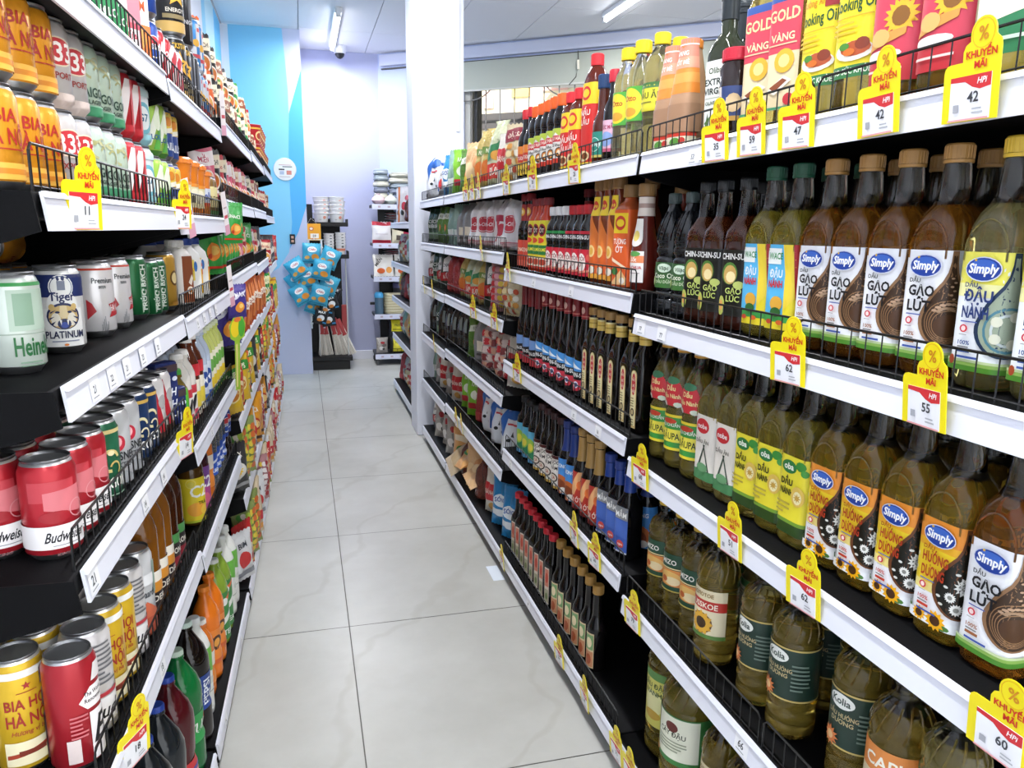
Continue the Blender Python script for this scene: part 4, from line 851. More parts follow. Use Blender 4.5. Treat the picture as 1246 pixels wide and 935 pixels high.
cank('b333', 'silver beer can with red oval', '#c9c4c2', [E_(0, .072, .028, .019, '#c8343c', 22), O_(0, .072, .028, .019, .002, '#e9d9c0', 22), T_('333', 0, .060, .024, '#f7ede8', .044), T_('EXPORT', 0, .038, .008, '#9a3a34', .04), R_(-.05, .0, .05, .02, '#d3c2ba')])
cank('saigon', 'pale green beer can with dragon emblem', '#c3d6c4', [O_(-.004, .076, .015, .014, .004, '#b7b78a', 14, .4, 4.6), O_(.008, .070, .010, .012, .003, '#a9a873', 12, -1, 2.6), E_(-.012, .086, .005, .004, '#a9a873', 8), O_(.004, .088, .008, .006, .002, '#c4c29a', 10), T_('SAIGON', 0, .036, .014, '#2a4a3c', .052), T_('LAGER', 0, .026, .006, '#2a4a3c', .03), R_(-.053, .008, .053, .022, '#3f8a62'), R_(-.053, .022, .053, .024, '#8fbfa0')])
cank('redcan', 'bright red and white soda can', '#c8303a', [G_([(-.03, .01), (-.01, .01), (.02, .10), (.0, .10)], '#f1e6e4'), R_(-.05, .0, .05, .022, '#b8242e'), R_(.012, .02, .03, .10, '#d8545a'), T_('R', -.018, .06, .016, '#f4eeee', .02)])
cank('teal', 'white and teal soda can', '#dfe8ea', [E_(0, .05, .026, .03, '#6fb4c4', 18), E_(0, .05, .018, .022, '#e8f0f0', 16), T_('G7', 0, .044, .014, '#2a6a8a', .024), R_(-.05, 0, .05, .02, '#8fc4cc'), R_(-.05, .09, .05, .104, '#c4dde0')])
cank('lime', 'lime green aloe drink can', '#a9d25a', [G_([(-.03, .015), (-.012, .02), (.02, .095), (.006, .10)], '#f0f4e4'), G_([(-.008, .012), (.008, .012), (.034, .08), (.024, .09)], '#4f9a3c'), E_(.008, .07, .012, .02, '#e9f2d8', 14), T_('ALOE', -.004, .032, .010, '#2a5a9a', .04), R_(-.05, 0, .05, .010, '#4f8a3c')])
cank('blueyellow', 'blue and yellow drink can', '#3f5aa4', [R_(-.05, .06, .05, .104, '#e9c650'), G_([(-.05, .05), (.05, .07), (.05, .078), (-.05, .062)], '#f4f0e0'), T_('DAILY', 0, .024, .016, '#e8ecf4', .05), E_(.0, .084, .012, .010, '#d8842a', 12), star(-.02, .086, .008, '#3a549a')])
TG = [E_(0, .064, .0205, .020, '#f4f4f2', 22), R_(-.027, .010, .027, .060, '#f2f2f0'), E_(0, .088, .016, .016, '#f4f4f2', 18), O_(0, .088, .0145, .0145, .001, '#3a4a7a', 18), R_(-.005, .084, .005, .096, '#7c8398'), T_('Tiger', 0, .0705, .011, '#1e2a5c', .036)]
TG += [E_(0, .050, .0215, .0175, '#1f2a56', 20), E_(0, .049, .019, .0155, '#d7b878', 20), E_(-.014, .062, .004, .0045, '#d7b878', 10), E_(.014, .062, .004, .0045, '#d7b878', 10), E_(-.010, .046, .006, .009, '#efe8d8', 12), E_(.010, .046, .006, .009, '#efe8d8', 12), G_([(-.004, .064), (.004, .064), (.0055, .05), (0, .046), (-.0055, .05)], '#e8d4a4'), E_(0, .040, .0085, .007, '#1f2a56', 14), E_(0, .0385, .005, .004, '#2f48a0', 10)]
for s in (-1, 1):
    TG += [E_(s*.0075, .0555, .003, .0016, '#1f2a56', 8), G_([(s*.016, .056), (s*.009, .0585), (s*.016, .0535)], '#1f2a56'), G_([(s*.018, .048), (s*.011, .050), (s*.0175, .0455)], '#1f2a56'), G_([(s*.016, .041), (s*.010, .044), (s*.0145, .038)], '#1f2a56'), G_([(s*.006, .046), (s*.004, .038), (s*.003, .045)], '#f6f2e8')]
TG += [T_('PLATINUM', 0, .0215, .0092, '#1a2148', .049), R_(-.017, .0165, .017, .018, '#8a90a8'), E_(0, .0125, .003, .0016, '#e0812a', 8)]
cank('shadecan', 'drink can coloured shade-black', '#151517', [R_(-.02, .04, .02, .05, '#3a3a3c')])  # shade at the back of the shelf put into the can colour
cank('tiger', 'navy-white beer can with tiger emblem', '#e9e9e8', [band(CR, .075, .104, '#202f66')] + TG, dbl=False)
cank('heine', 'pale silver-green beer can with green lettering', '#d9e4da', [band(CR, .10, .104, '#3f9a52'), R_(-.03, .05, .02, .096, '#b9cdbc'), R_(-.024, .056, -.002, .092, '#8fae96'), T_('Heineken', .004, .022, .021, '#1f6a35', .062), R_(-.05, .046, .05, .047, '#a8b8aa')] + lines(-.022, .016, .008, .016, 2, '#8fae96', 3))
cank('halida', 'white beer can with red flag emblem', '#ece9ea', [band(CR, .101, .104, '#c8402c'), T_('Premium', -.006, .082, .008, '#55585c', .036), T_('BEER', -.008, .074, .004, '#55585c', .014), G_([(.0, .05), (.03, .056), (.034, .044), (.03, .034), (.0, .03), (.006, .04)], '#b83038'), T_('HÀ NỘI', .016, .039, .010, '#f4eeee', .026), G_([(-.034, .028), (-.02, .04), (-.026, .052), (-.034, .058)], '#b83038')] + [R_(-.014+.002*k, .004, -.0132+.002*k, .02+.004*(k % 4), '#8a8d92') for k in range(6)])
cank('truc', 'green beer can with white vertical lettering', '#1f6a3c', [T_('TRÚC BẠCH', .006, .014, .013, '#e9f0e6', .085, 'l', PI/2), R_(-.008, .012, -.0065, .10, '#7fb08c'), R_(.010, .012, .0112, .10, '#7fb08c')] + [R_(-.006, .02+.008*k, -.001, .024+.008*k, '#cfe0d0') for k in range(8)])
cank('goldcan', 'tall gold beer can', '#c79a3c', [R_(-.03, .0, -.022, .118, '#e09a3a'), E_(.008, .075, .014, .018, '#6b4a22', 16), E_(.008, .075, .010, .013, '#e8d49a', 14), R_(-.004, .012, .022, .02, '#a8782a')], H=.136)
cank('bud', 'red-white script-lettered beer can', '#b52430', [R_(-.035, .078, .02, .104, '#c2404a'), G_([(-.018, .068), (.03, .058), (.03, .094), (-.018, .09)], '#d2737a'), E_(-.006, .058, .019, .008, '#a01c28', 16), O_(.022, .064, .012, .012, .0015, '#d88f94', 16), band(CR, .017, .047, '#f1eeee'), T_('Budweiser', .004, .026, .013, '#1e1e24', .05, slant=.3), R_(-.012, .0205, .02, .0215, '#8a8a90'), T_('KING', .0, .006, .005, '#e0a8ac', .02)], H=.130)
cank('sgreen', 'dark green beer can with gold dragon', '#2a6b4c', [band(CR, .108, .114, '#dcc98a'), O_(-.002, .066, .018, .018, .005, '#d0bf7c', 16, .3, 4.8), O_(.006, .054, .010, .011, .003, '#c4b068', 12, -1, 2.8), E_(-.014, .05, .004, .005, '#dccf9a', 8), E_(.0, .078, .006, .004, '#e4d9ac', 8), T_('SAIGON', 0, .024, .016, '#f0f2ea', .054), R_(-.03, .012, .03, .0135, '#a8c8b0')], H=.130)
cank('pils', 'silver beer can with red round seal', '#c6c7c9', [E_(-.008, .076, .012, .013, '#b8283a', 18), E_(-.008, .078, .006, .008, '#e8b0b4', 12), T_('PILSNER', .0, .048, .013, '#2a2c30', .052), T_('EXTRA', 0, .036, .008, '#55585c', .036), G_([(-.034, .012), (.0, .03), (.034, .012), (.034, .008), (-.034, .008)], '#9fa2a6')], H=.130)
cank('snavy', 'gold-rimmed navy beer can', '#223a63', [band(CR, .108, .114, '#d8b25a'), O_(0, .066, .016, .018, .005, '#d6cba0', 16, .3, 4.8), O_(.006, .054, .010, .011, .003, '#e2d8b4', 12, -1, 2.8), E_(-.012, .05, .004, .005, '#e2d8b4', 8), T_('SAIGON', 0, .026, .015, '#f2f2f0', .054)], H=.130)
cank('sred', 'white beer can with dark red ribbon', '#e6e3e2', [G_([(-.016, .114), (-.004, .114), (.02, .012), (.004, .012)], '#b02634'), E_(.014, .08, .012, .014, '#a8a4a4', 14), R_(-.05, .0, .05, .02, '#4a3530'), T_('1991', -.016, .05, .010, '#8a2a34', .024)], H=.130)
BH = .165
cank('biahoi', 'tall yellow draught beer can', '#dfb62e', [band(CR, .140, .150, '#eeeee8'), star(0, .128, .006, '#a8322a'), R_(-.012, .1185, .012, .1195, '#a8322a'), T_('BIA HƠI', 0, .096, .0145, '#a02c22', .054), T_('HÀ NỘI', 0, .072, .0165, '#a02c22', .054), T_('Hương vị bia', 0, .060, .006, '#b0502a', .05, slant=.2), R_(-.032, .016, .032, .05, '#efe6c0'), G_([(-.03, .026), (.03, .036), (.03, .042), (-.03, .032)], '#a8432c'), R_(-.016, .030, .016, .037, '#7a2f20')], H=BH, rim='#e8e8e4')
cank('budtall', 'tall red beer can with white diamond label', '#a8242e', [G_([(-.012, .10), (.004, .118), (.028, .118), (.034, .10), (.024, .088), (-.002, .088)], '#efeaea'), T_('The World', .010, .106, .006, '#3a2a2c', .03), T_('Renowned', .010, .097, .006, '#3a2a2c', .03), R_(.0, .012, .034, .082, '#efeaea'), T_('B', .016, .036, .036, '#1e1e24', .026, slant=.3), R_(-.03, .016, -.014, .05, '#d8c8c4'), G_([(.006, .125), (.03, .125), (.03, .148), (.012, .148)], '#e4dede')] + lines(-.024, -.002, .05, .085, 6, '#c86a70', 2), H=BH, rim='#c9cbce')
cank('budwhite', 'tall white and grey printed beer can', '#dcd8d8', [R_(-.03, .02, .03, .06, '#f2efef'), T_('Bud', 0, .03, .020, '#1e1e24', .04, slant=.3), R_(-.053, .062, .053, .068, '#b83a44')] + lines(-.026, .026, .08, .145, 9, '#6b6c70', 5), H=BH)
cank('hoe', 'tall grey wheat beer can', '#d5d6d8', [T_('Hoegaarden', 0, .078, .013, '#4a4c52', .055), R_(-.053, 0, .053, .05, '#b5543c'), G_([(-.034, .04), (.0, .07), (.034, .04)], '#cf6a4a'), R_(-.02, .10, .02, .12, '#e9eaec'), R_(.018, .08, .03, .14, '#8fa89a')], H=BH)
cank('pepsi', 'blue cola can with round emblem', '#24489c', [E_(0, .062, .022, .022, '#f1f1f3', 20), E_(0, .070, .020, .012, '#c8323e', 16), E_(0, .054, .020, .011, '#2a50a8', 16), R_(-.022, .057, .022, .067, '#f1f1f3'), T_('PEPSI', 0, .0585, .007, '#1a2c5c', .034)])
cank('cola', 'red cola can with white swirl', '#c42a34', [G_([(-.03, .02), (-.012, .02), (.014, .06), (.028, .10), (.016, .10), (-.004, .06)], '#f1e8e8'), T_('Cola', -.006, .07, .018, '#f4eeee', .036, slant=.3)])
cank('pinkcola', 'white and red streaked soda can', '#e9d5d6', [G_([(-.034, .02), (-.02, .02), (.02, .09), (.006, .098)], '#c43a44'), G_([(-.006, .012), (.008, .012), (.034, .06), (.03, .08)], '#d8606a'), E_(-.014, .08, .010, .012, '#c8323e', 12)])
cank('rock', 'tall black energy can with gold star', '#1d1c1e', [star(.006, .095, .030, '#e0a93a'), star(.006, .095, .013, '#2a2420'), T_('ROCKSTAR', 0, .130, .012, '#e0b23a', .056), band(CR, .010, .034, '#c9a45a'), R_(-.03, .04, .03, .05, '#8a7a52'), T_('ENERGY', 0, .055, .009, '#d8d2c4', .044)], H=.158)
cank('rb', 'slim blue and silver energy can', '#3f86c8', [G_([(-.034, .0), (0, .0), (.0, .06), (-.034, .06)], '#c9ccd2'), G_([(0, .06), (.034, .06), (.034, .12), (0, .12)], '#c9ccd2'), E_(0, .07, .012, .010, '#d8a43a', 12), R_(-.02, .03, .02, .04, '#b83a44'), R_(.004, .10, .03, .11, '#c84a52')], R0=.0285, H=.136)
cank('blacktall', 'slim black energy can', '#232327', [R_(-.004, .02, .004, .14, '#55565c'), R_(.010, .02, .013, .14, '#8a8b90'), T_('NIGHT', 0, .06, .010, '#c8c8cc', .036)], H=.158)

# ------------------------------------------------------------------ boxes and cartons
def carton(r, w, d, h, base, lay, side=None):
    q = MB(); q.box((-w/2, -d/2, 0), (w/2, d/2, h), P(base), .0015)
    q.art(lay, lambda u, v, o: (u, -d/2-o, v), 0, .0004); q.build('carton', r)
    q = MB(); q.box((-w/2+.002, -d/2+.002, h), (w/2-.002, d/2-.002, h+.0012), P(base)); q.box((-w/2+.002, -.001, h+.0012), (w/2-.002, .001, h+.002), P('#d8d2c8')); q.build('flap', r)
def boxk(key, desc, w, d, h, base, lay):
    @kind(key, 'drink_carton', desc, 'carton')
    def _(r): carton(r, w, d, h, base, lay)
boxk('pinkbox', 'pink drink carton', .05, .04, .125, '#d9586a', [R_(-.025, .06, .025, .125, '#e88a98'), R_(-.02, .02, .02, .05, '#f4e4e4'), T_('SỮA', 0, .03, .012, '#c23a52', .034)])
boxk('orangebox', 'white and orange drink carton', .062, .045, .16, '#f4efea', [R_(-.031, 0, .031, .075, '#ea8040'), E_(0, .05, .02, .02, '#f2a85a', 14), T_('CAM', 0, .10, .018, '#d8602c', .04)])
boxk('greenbox', 'small green drink carton', .045, .04, .11, '#2f8a52', [R_(-.022, .07, .022, .1, '#e8f0e4'), T_('MILO', 0, .04, .013, '#f1f4ea', .036)])
boxk('wavebox', 'tall navy carton with white wave pattern', .062, .06, .135, '#232f66', [T_('FISH', 0, .012+.026*k, .017, '#e9ebf2', .048, slant=.2) for k in range(3)] + [R_(-.031, .115, .031, .13, '#4a3a3c')] + [E_(-.02+.02*k, .10, .008, .005, '#cdd2e4', 10) for k in range(3)])

# ------------------------------------------------------------------ soft drinks, milk, jelly
def pet(r, R0, H, glass, capc, lay=None, z0=0, z1=0, contour=True, caph=.018, n=2.0):
    prof = [(0, R0*.7, n), (.006, R0*.95, n), (.02, R0, n)]
    if contour: prof += [(H*.28, R0*.97, n), (H*.34, R0*.86, n), (H*.40, R0*.95, n)]
    prof += [(H*.62, R0, n), (H*.70, R0*.97, n), (H*.78, R0*.8, 2), (H*.86, R0*.5, 2), (H*.91, max(.0125, R0*.32), 2), (H-caph-.002, .0125, 2), (H-caph-.001, .016, 2), (H-caph+.002, .016, 2), (H-.003, .0122, 2)]
    bottle(r, prof, glass, (H-caph, H, .0148, capc), [('label', z0, z1, lay)] if lay else [], n=n)
def petk(key, desc, *a, **k):
    @kind(key, 'drink_bottle', desc, 'drink bottle')
    def _(r): pet(r, *a, **k)
TEA = lambda c: mat(c, .06)
petk('c2yellow', 'yellow tea bottle with yellow cap', .031, .215, TEA('#4a3212'), mat('#d2bc32', .4), [R_(-.1, 0, .1, .115, '#e2cb2e'), T_('C2', .004, .066, .030, '#f8f8f2', .046), O_(-.016, .102, .012, .012, .002, '#e9dc6a', 16), E_(-.016, .10, .008, .008, '#d8c84a', 12), E_(-.006, .034, .022, .018, '#eda63a', 14), E_(.014, .03, .010, .012, '#f2c84a', 12), T_('TRÀ', .010, .046, .008, '#4a3a14', .026), R_(-.1, 0, .1, .006, '#b8c23a')], .012, .13, contour=False)
petk('c2purple', 'purple tea bottle with white lettering', .031, .215, TEA('#3a1a20'), mat('#7a4a9a', .4), [R_(-.1, 0, .1, .115, '#b04a8a'), R_(-.1, .06, .1, .115, '#7a4a94'), T_('C2', .004, .060, .030, '#f4f4f6', .046), E_(0, .03, .02, .016, '#d86a8a', 12)], .012, .13, contour=False)
petk('orangedrink', 'orange juice bottle with white cap', .03, .22, TEA('#d8752c'), mat('#eae6e0', .4), [R_(-.1, .05, .1, .09, '#ece4da'), R_(-.1, 0, .1, .05, '#e58a3a')], .04, .13)
petk('aqua', 'clear water bottle with blue label', .031, .225, oil('#e6edf5'), mat('#e8ecf4', .4), [R_(-.1, 0, .1, .065, '#2a55b8'), G_([(-.04, .02), (.04, .05), (.04, .056), (-.04, .03)], '#dfe8f6'), T_('AQUAFINA', 0, .008, .011, '#f1f5fb', .05)], .05, .115)
petk('pepsipet', 'dark cola bottle with blue emblem label', .032, .222, TEA('#160c0a'), mat('#2248a8', .4), [R_(-.11, 0, .11, .075, '#25418f'), E_(0, .038, .024, .024, '#eef0f4', 18), E_(0, .046, .021, .014, '#c43a40', 14), E_(0, .03, .021, .012, '#2a50a8', 14), R_(-.024, .034, .024, .043, '#eef0f4'), T_('PEPSI', 0, .035, .007, '#1a2c5c', .03)], .09, .165)
petk('brownbeer', 'amber bottle with wine-red and green label', .03, .24, TEA('#3a1c0c'), mat('#b8a68a', .4), [R_(-.1, 0, .1, .07, '#2a2224'), R_(-.1, .0, .1, .02, '#8a2430'), R_(-.1, .05, .1, .07, '#4a8a4c'), T_('STRONG', 0, .028, .012, '#e9e4d8', .05)], .02, .09, contour=False)
petk('amber', 'amber bottle with orange and white label', .03, .24, TEA('#7a4a18'), mat('#b8a68a', .4), [R_(-.1, 0, .1, .07, '#2a2024'), R_(-.1, .045, .1, .07, '#efe9dc'), R_(-.1, .03, .1, .05, '#d88f32'), T_('CIDER', 0, .012, .012, '#e9e4d8', .05)], .02, .09, contour=False)
petk('bigblack', 'large dark soda bottle with blue cap', .048, .30, TEA('#1c2024'), mat('#2a4aa8', .4), None)
petk('bigred', 'large dark red blue-capped soda bottle', .048, .30, TEA('#4a1218'), mat('#2a4aa8', .4), [R_(-.15, 0, .15, .07, '#c43a3c'), T_('SARSI', 0, .024, .02, '#f4ecec', .08), R_(-.15, .05, .15, .056, '#2a50a8')], .03, .10)
petk('biggreen', 'large green lemon soda bottle', .048, .30, mat('#146a34', .06), mat('#cfe2d2', .4), [R_(-.15, 0, .15, .07, '#2f9a4c'), T_('7UP', 0, .02, .028, '#f2f6f0', .06), E_(.03, .05, .012, .012, '#d84a3c', 12)], .08, .15)
petk('bigpepsi', 'large cola bottle with blue vertical label', .047, .31, TEA('#17100e'), mat('#cfe2d8', .4), [R_(-.15, 0, .15, .09, '#26428f'), T_('PEPSI', .012, .01, .022, '#eef2fa', .07, 'l', PI/2), E_(-.03, .045, .016, .016, '#e9ecf2', 14)], .09, .18)
petk('greentea', 'green tea bottle with white patterned label', .036, .27, TEA('#8aa83c'), mat('#e8ece6', .4), [R_(-.12, 0, .12, .15, '#3f8a44'), G_([(-.03, .04), (.03, .08), (.03, .10), (-.03, .06)], '#f1f4ee'), G_([(-.03, .10), (.03, .14), (.03, .15), (-.03, .12)], '#e8703a'), T_('TEA', 0, .015, .016, '#f1f4ee', .05), E_(-.01, .12, .012, .012, '#f1f4ee', 12)], .02, .17, contour=False)
petk('orangepetbig', 'bright orange energy drink bottle', .036, .27, mat('#ea7a20', .12), mat('#ee8a2a', .4), [R_(-.12, .0, .12, .10, '#ee8a34'), E_(0, .06, .018, .022, '#4a2a1c', 14), E_(.0, .06, .010, .014, '#f0a84a', 12), R_(-.12, 0, .12, .012, '#d8622a')], .05, .15)
petk('whitemilk', 'white drinking-yoghurt bottle with green top label', .036, .27, mat('#eeefea', .3), mat('#eef0ee', .4), [G_([(-.05, .10), (.05, .06), (.05, .14), (-.05, .14)], '#72c04a'), E_(.01, .05, .012, .010, '#d8dcd4', 12), R_(-.03, .02, .03, .023, '#b8bcb4')], .05, .19, contour=False)
petk('whitetop', 'white-capped drink bottle with pale label', .029, .19, TEA('#d8d4cc'), mat('#eeecea', .4), [R_(-.1, 0, .1, .09, '#eceae4'), R_(-.1, .07, .1, .09, '#c8404a'), G_([(-.02, .01), (-.008, .01), (.016, .065), (.004, .065)], '#2a2a2e'), R_(.0, .004, .03, .03, '#d8566a')], .015, .105, contour=False)
petk('redshoulder', 'drink bottle with red shoulder and brown glass', .028, .21, TEA('#5a2c1c'), mat('#eeecea', .4), [R_(-.1, 0, .1, .09, '#efe9d8'), R_(-.1, .10, .1, .13, '#c8343c'), R_(-.02, .02, .02, .06, '#e8d04a')], .015, .145, contour=False)
petk('yellowgreen', 'slim drink bottle with yellow and green label', .027, .20, TEA('#cfd87a'), mat('#d8e0c0', .4), [R_(-.1, 0, .1, .12, '#e9e5cc'), R_(-.1, .02, .1, .05, '#f0d03a'), E_(0, .085, .014, .018, '#6aa84a', 12), R_(-.1, .0, .1, .014, '#3f8a3c')], .012, .14, contour=False)
petk('bluebottle', 'clear drink bottle with blue print', .029, .21, TEA('#b9c6da'), mat('#d8dce4', .4), [R_(-.1, 0, .1, .10, '#cfd8e6'), E_(0, .06, .018, .022, '#2a4a94', 12), T_('M', 0, .05, .016, '#f1f3f8', .02), R_(-.1, .0, .1, .02, '#3a62b0')], .02, .13, contour=False)
petk('greenyellow', 'flat green and yellow tea bottle', .027, .165, TEA('#6a5a22'), mat('#3f9a3a', .4), [R_(-.1, 0, .1, .11, '#8a7a34'), R_(-.006, 0, .008, .11, '#58b83a'), R_(-.1, 0, .1, .02, '#5a9a3a'), T_('TEA', -.014, .07, .007, '#e9e4a8', .016)], .012, .125, contour=False)
@kind('milk', 'milk_bottle', 'blue-capped milk bottle with yellow print', 'milk bottle')
def _(r):
    prof = [(0, .03, 4), (.005, .036, 4), (.10, .036, 4), (.125, .033, 3), (.14, .022, 2.2), (.148, .019, 2)]
    bottle(r, prof, mat('#f1f1ef', .3), (.146, .164, .0215, mat('#2a4aa4', .4)), [('label', .008, .11, [R_(-.036, 0, .05, .10, '#f4f4f0'), R_(-.036, .045, -.004, .10, '#f0d65a'), R_(.02, .01, .05, .075, '#efb92e'), E_(.0, .082, .006, .014, '#3a7ac4', 12), T_('Yo', -.014, .07, .012, '#e0a82a', .02), T_('best', .034, .082, .010, '#c8303c', .024), R_(.024, .06, .046, .074, '#d8303c')])], n=4)
@kind('choc', 'milk_bottle', 'white milk bottle with brown chocolate label', 'milk bottle')
def _(r):
    prof = [(0, .028, 4), (.005, .033, 4), (.12, .033, 4), (.135, .026, 3), (.145, .019, 2)]
    bottle(r, prof, mat('#efece8', .3), (.143, .162, .022, mat('#efeeec', .4)), [('label', .006, .125, [R_(-.033, 0, .033, .116, '#8a4a2a'), R_(-.033, 0, -.018, .116, '#f0ece6'), E_(.006, .03, .012, .010, '#f1e6d8', 12), E_(.006, .03, .008, .006, '#c8843c', 10), G_([(.0, .05), (.014, .07), (.02, .06), (.01, .042)], '#f1e6d8')])], n=4)
@kind('jelly', 'jelly_jar', 'orange fruit jelly jar with cream label', 'jelly jar')
def _(r):
    prof = [(0, .040), (.004, .044), (.10, .050), (.118, .052), (.122, .054), (.130, .054)]
    bottle(r, prof, mat('#e8832a', .12), None, [('label', .022, .082, [R_(-.15, 0, .15, .06, '#e9dfb0'), E_(0, .03, .024, .018, '#f4efd4', 16), R_(-.02, .012, .0, .03, '#6b6558'), R_(-.15, .052, .15, .06, '#ef9a3a')])])
    q = MB(); q.lathe([(.124, .056), (.134, .056), (.136, .053), (.139, .05)], mat('#e8883a', .3), 24)
    for k in range(28): t = 2*PI*k/28; q.tube([(.0562*math.sin(t), -.0562*math.cos(t), .125), (.0562*math.sin(t), -.0562*math.cos(t), .133)], .001, mat('#e8883a', .3), 4)
    q.build('lid', r)
@kind('bluejelly', 'jelly_jar', 'orange jelly jar with blue lettering', 'jelly jar')
def _(r):
    prof = [(0, .034), (.004, .038), (.10, .042), (.116, .044)]
    bottle(r, prof, mat('#ea8a3a', .12), (.114, .128, .046, mat('#e8883a', .3)), [('label', .03, .085, [R_(-.12, .01, .12, .05, '#cfd6e4'), T_('Jelly', 0, .02, .02, '#2a4aa0', .06), R_(-.12, .0, .12, .01, '#d8562a')])])
@kind('colahalf', 'soda_bottle', 'dark soda bottle with red cap', 'soda bottle')
def _(r): pet(r, .03, .22, TEA('#1c0e0c'), mat('#b02a2c', .4), [R_(-.1, 0, .1, .06, '#c8c4c0'), T_('COLA', 0, .02, .016, '#2a2a2c', .05)], .08, .14)
@kind('greenpack', 'snack_can', 'slim packet can in brown and green', 'snack can')
def _(r): can(r, .026, .12, '#8a6a34', [R_(-.02, .03, .02, .09, '#e0d49a'), R_(-.08, .0, .08, .02, '#4a8a4a'), T_('NUTS', 0, .05, .012, '#5a3a1c', .034)])

# ------------------------------------------------------------------ bags
def pouch(r, w, h, t, base, lay=(), seed=0, nm='pouch', seal=None, film=True, gather=False, parent=None, scl=1.0):
    rnd = random.Random(seed); ph = [rnd.uniform(0, 6.28) for _ in range(6)]; nu, nv = 14, 18
    def thick(a, v):
        e = max(0.0, min(1.0, (v-.05)/.9)); e = math.sin(PI*e)**.55 if 0 < e < 1 else 0
        if gather: e = (1-max(0, (v-.72)/.28)**1.4) * min(1, v/.06)
        k = max(0.0, 1-abs(a)**2.6)**.6
        wr = 1+.16*math.sin(7*a+ph[0]+5*v)+.12*math.sin(11*v+ph[1]-3*a)+.08*math.sin(17*a*v+ph[2])
        return t/2*e*k*wr
    def wid(v):
        if gather: return w/2*(1-.75*max(0, (v-.66)/.34)**1.2 if v < .93 else .42+(v-.93)*3) * (1-.05*math.sin(9*v+ph[3]))
        return w/2*(1-.07*math.sin(PI*v)+.015*math.sin(13*v+ph[3]))
    def F(u, v, o=0.0, sgn=-1):
        vv = max(0, min(1, v/h)); W_ = wid(vv); a = max(-1, min(1, u/(w/2)))
        return (a*W_, sgn*(thick(a, vv)+.0012+o), v+.004*math.sin(3*a+ph[4])*vv)
    q = MB(); m = M(base); mi = q.slot(m); sm = q.slot(seal) if seal else mi
    for sgn in (-1, 1):
        o = len(q.v)
        for j in range(nv+1):
            for i in range(nu+1):
                x = -w/2+w*i/nu; z = h*j/nv + (.003*(1 if i % 2 else -1) if (j in (0, nv) and not gather) else 0)
                p = F(x, max(0, min(h, z)), 0, sgn); q.v.append((p[0], p[1], max(0, z) if j == 0 else z))
        for j in range(nv):
            for i in range(nu):
                f = (o+j*(nu+1)+i, o+j*(nu+1)+i+1, o+(j+1)*(nu+1)+i+1, o+(j+1)*(nu+1)+i)
                q.face(f if sgn < 0 else f[::-1], sm if (j == 0 or j == nv-1) else mi)
    e = (nu+1)*(nv+1)
    for j in range(nv):
        a, b = j*(nu+1), (j+1)*(nu+1); q.face((a, b, e+b, e+a), mi)
        a, b = j*(nu+1)+nu, (j+1)*(nu+1)+nu; q.face((b, a, e+a, e+b), mi)
    if lay: q.art(lay, lambda u, v, o: F(u, v, o+.0008), .012, .0012, .0004)
    q.build(nm, r if parent is None else parent, 70)
    return F
BAGN = {}
def bagk(key, desc, w, h, t, base, lay, seed=0, seal=None, cat='snack bag', name='snack_bag', gather=False):
    @kind(key, name, desc, cat)
    def _(r): pouch(r, w, h, t, foil(base) if isinstance(base, str) else base, lay, seed, 'pouch', foil(seal) if seal else None, gather=gather)
def noodle(c1, c2, c3, word, wc='#f6f0e4'):
    return [R_(-.06, .10, .06, .145, c2), T_(word, 0, .112, .016, wc, .09), E_(0, .055, .042, .034, '#f1e9dc', 20), E_(0, .055, .036, .028, c3, 18), E_(-.01, .060, .018, .010, '#f3dfa0', 12), E_(.014, .048, .014, .009, '#d8622c', 10), E_(.0, .07, .010, .006, '#5a9a3c', 8), R_(-.06, .012, .06, .022, c2)]
bagk('nred', 'red instant noodle packet', .12, .16, .035, '#b3232e', noodle('', '#e8d0b0', '#e2a24a', 'Hảo Hảo', '#b3232e'), 1, cat='noodle packet', name='noodle_packet')
bagk('norange', 'orange instant noodle packet', .12, .16, .035, '#e0662a', noodle('', '#e9e0d0', '#d89a3a', 'MÌ TÔM', '#a82a1c'), 2, cat='noodle packet', name='noodle_packet')
bagk('nblack', 'black instant noodle packet with yellow swirl', .12, .16, .035, '#221f1e', noodle('', '#e4d6b8', '#c8702a', 'OMACHI', '#221f1e'), 3, cat='noodle packet', name='noodle_packet')
bagk('ngreen', 'green instant noodle packet', .12, .16, .035, '#2f8a3c', noodle('', '#e9e4b4', '#d8b04a', 'PHỞ BÒ', '#2a6a34'), 4, cat='noodle packet', name='noodle_packet')
bagk('npink', 'pink and white instant noodle packet', .12, .16, .035, '#d8607a', noodle('', '#f3e6e6', '#e8a88a', 'MIẾN', '#c03a5a'), 5, cat='noodle packet', name='noodle_packet')
bagk('ncream', 'cream instant noodle packet with brown picture', .12, .16, .035, '#d9c9a2', noodle('', '#8a4a2a', '#c8843c', 'MÌ KHÔ', '#f4ead4'), 6, cat='noodle packet', name='noodle_packet')
bagk('gsnack', 'green snack bag with orange fruit picture', .13, .19, .05, '#3da048', [E_(0, .075, .036, .030, '#ef8f3a', 18), E_(.008, .08, .022, .016, '#f6c86a', 14), E_(-.02, .06, .012, .009, '#c84a2c', 10), T_('SNACK', 0, .13, .018, '#f3f6ea', .09), R_(-.06, .02, .06, .028, '#e2402c')], 7)
bagk('psnack', 'purple snack bag with orange ball picture', .13, .18, .05, '#473a8c', [E_(0, .06, .030, .028, '#e8953a', 18), E_(.006, .066, .016, .012, '#f4c86a', 12), T_('MAX', 0, .115, .024, '#f2f2f6', .08), G_([(-.05, .10), (.05, .14), (.05, .15), (-.05, .112)], '#d8d8ec')], 8)
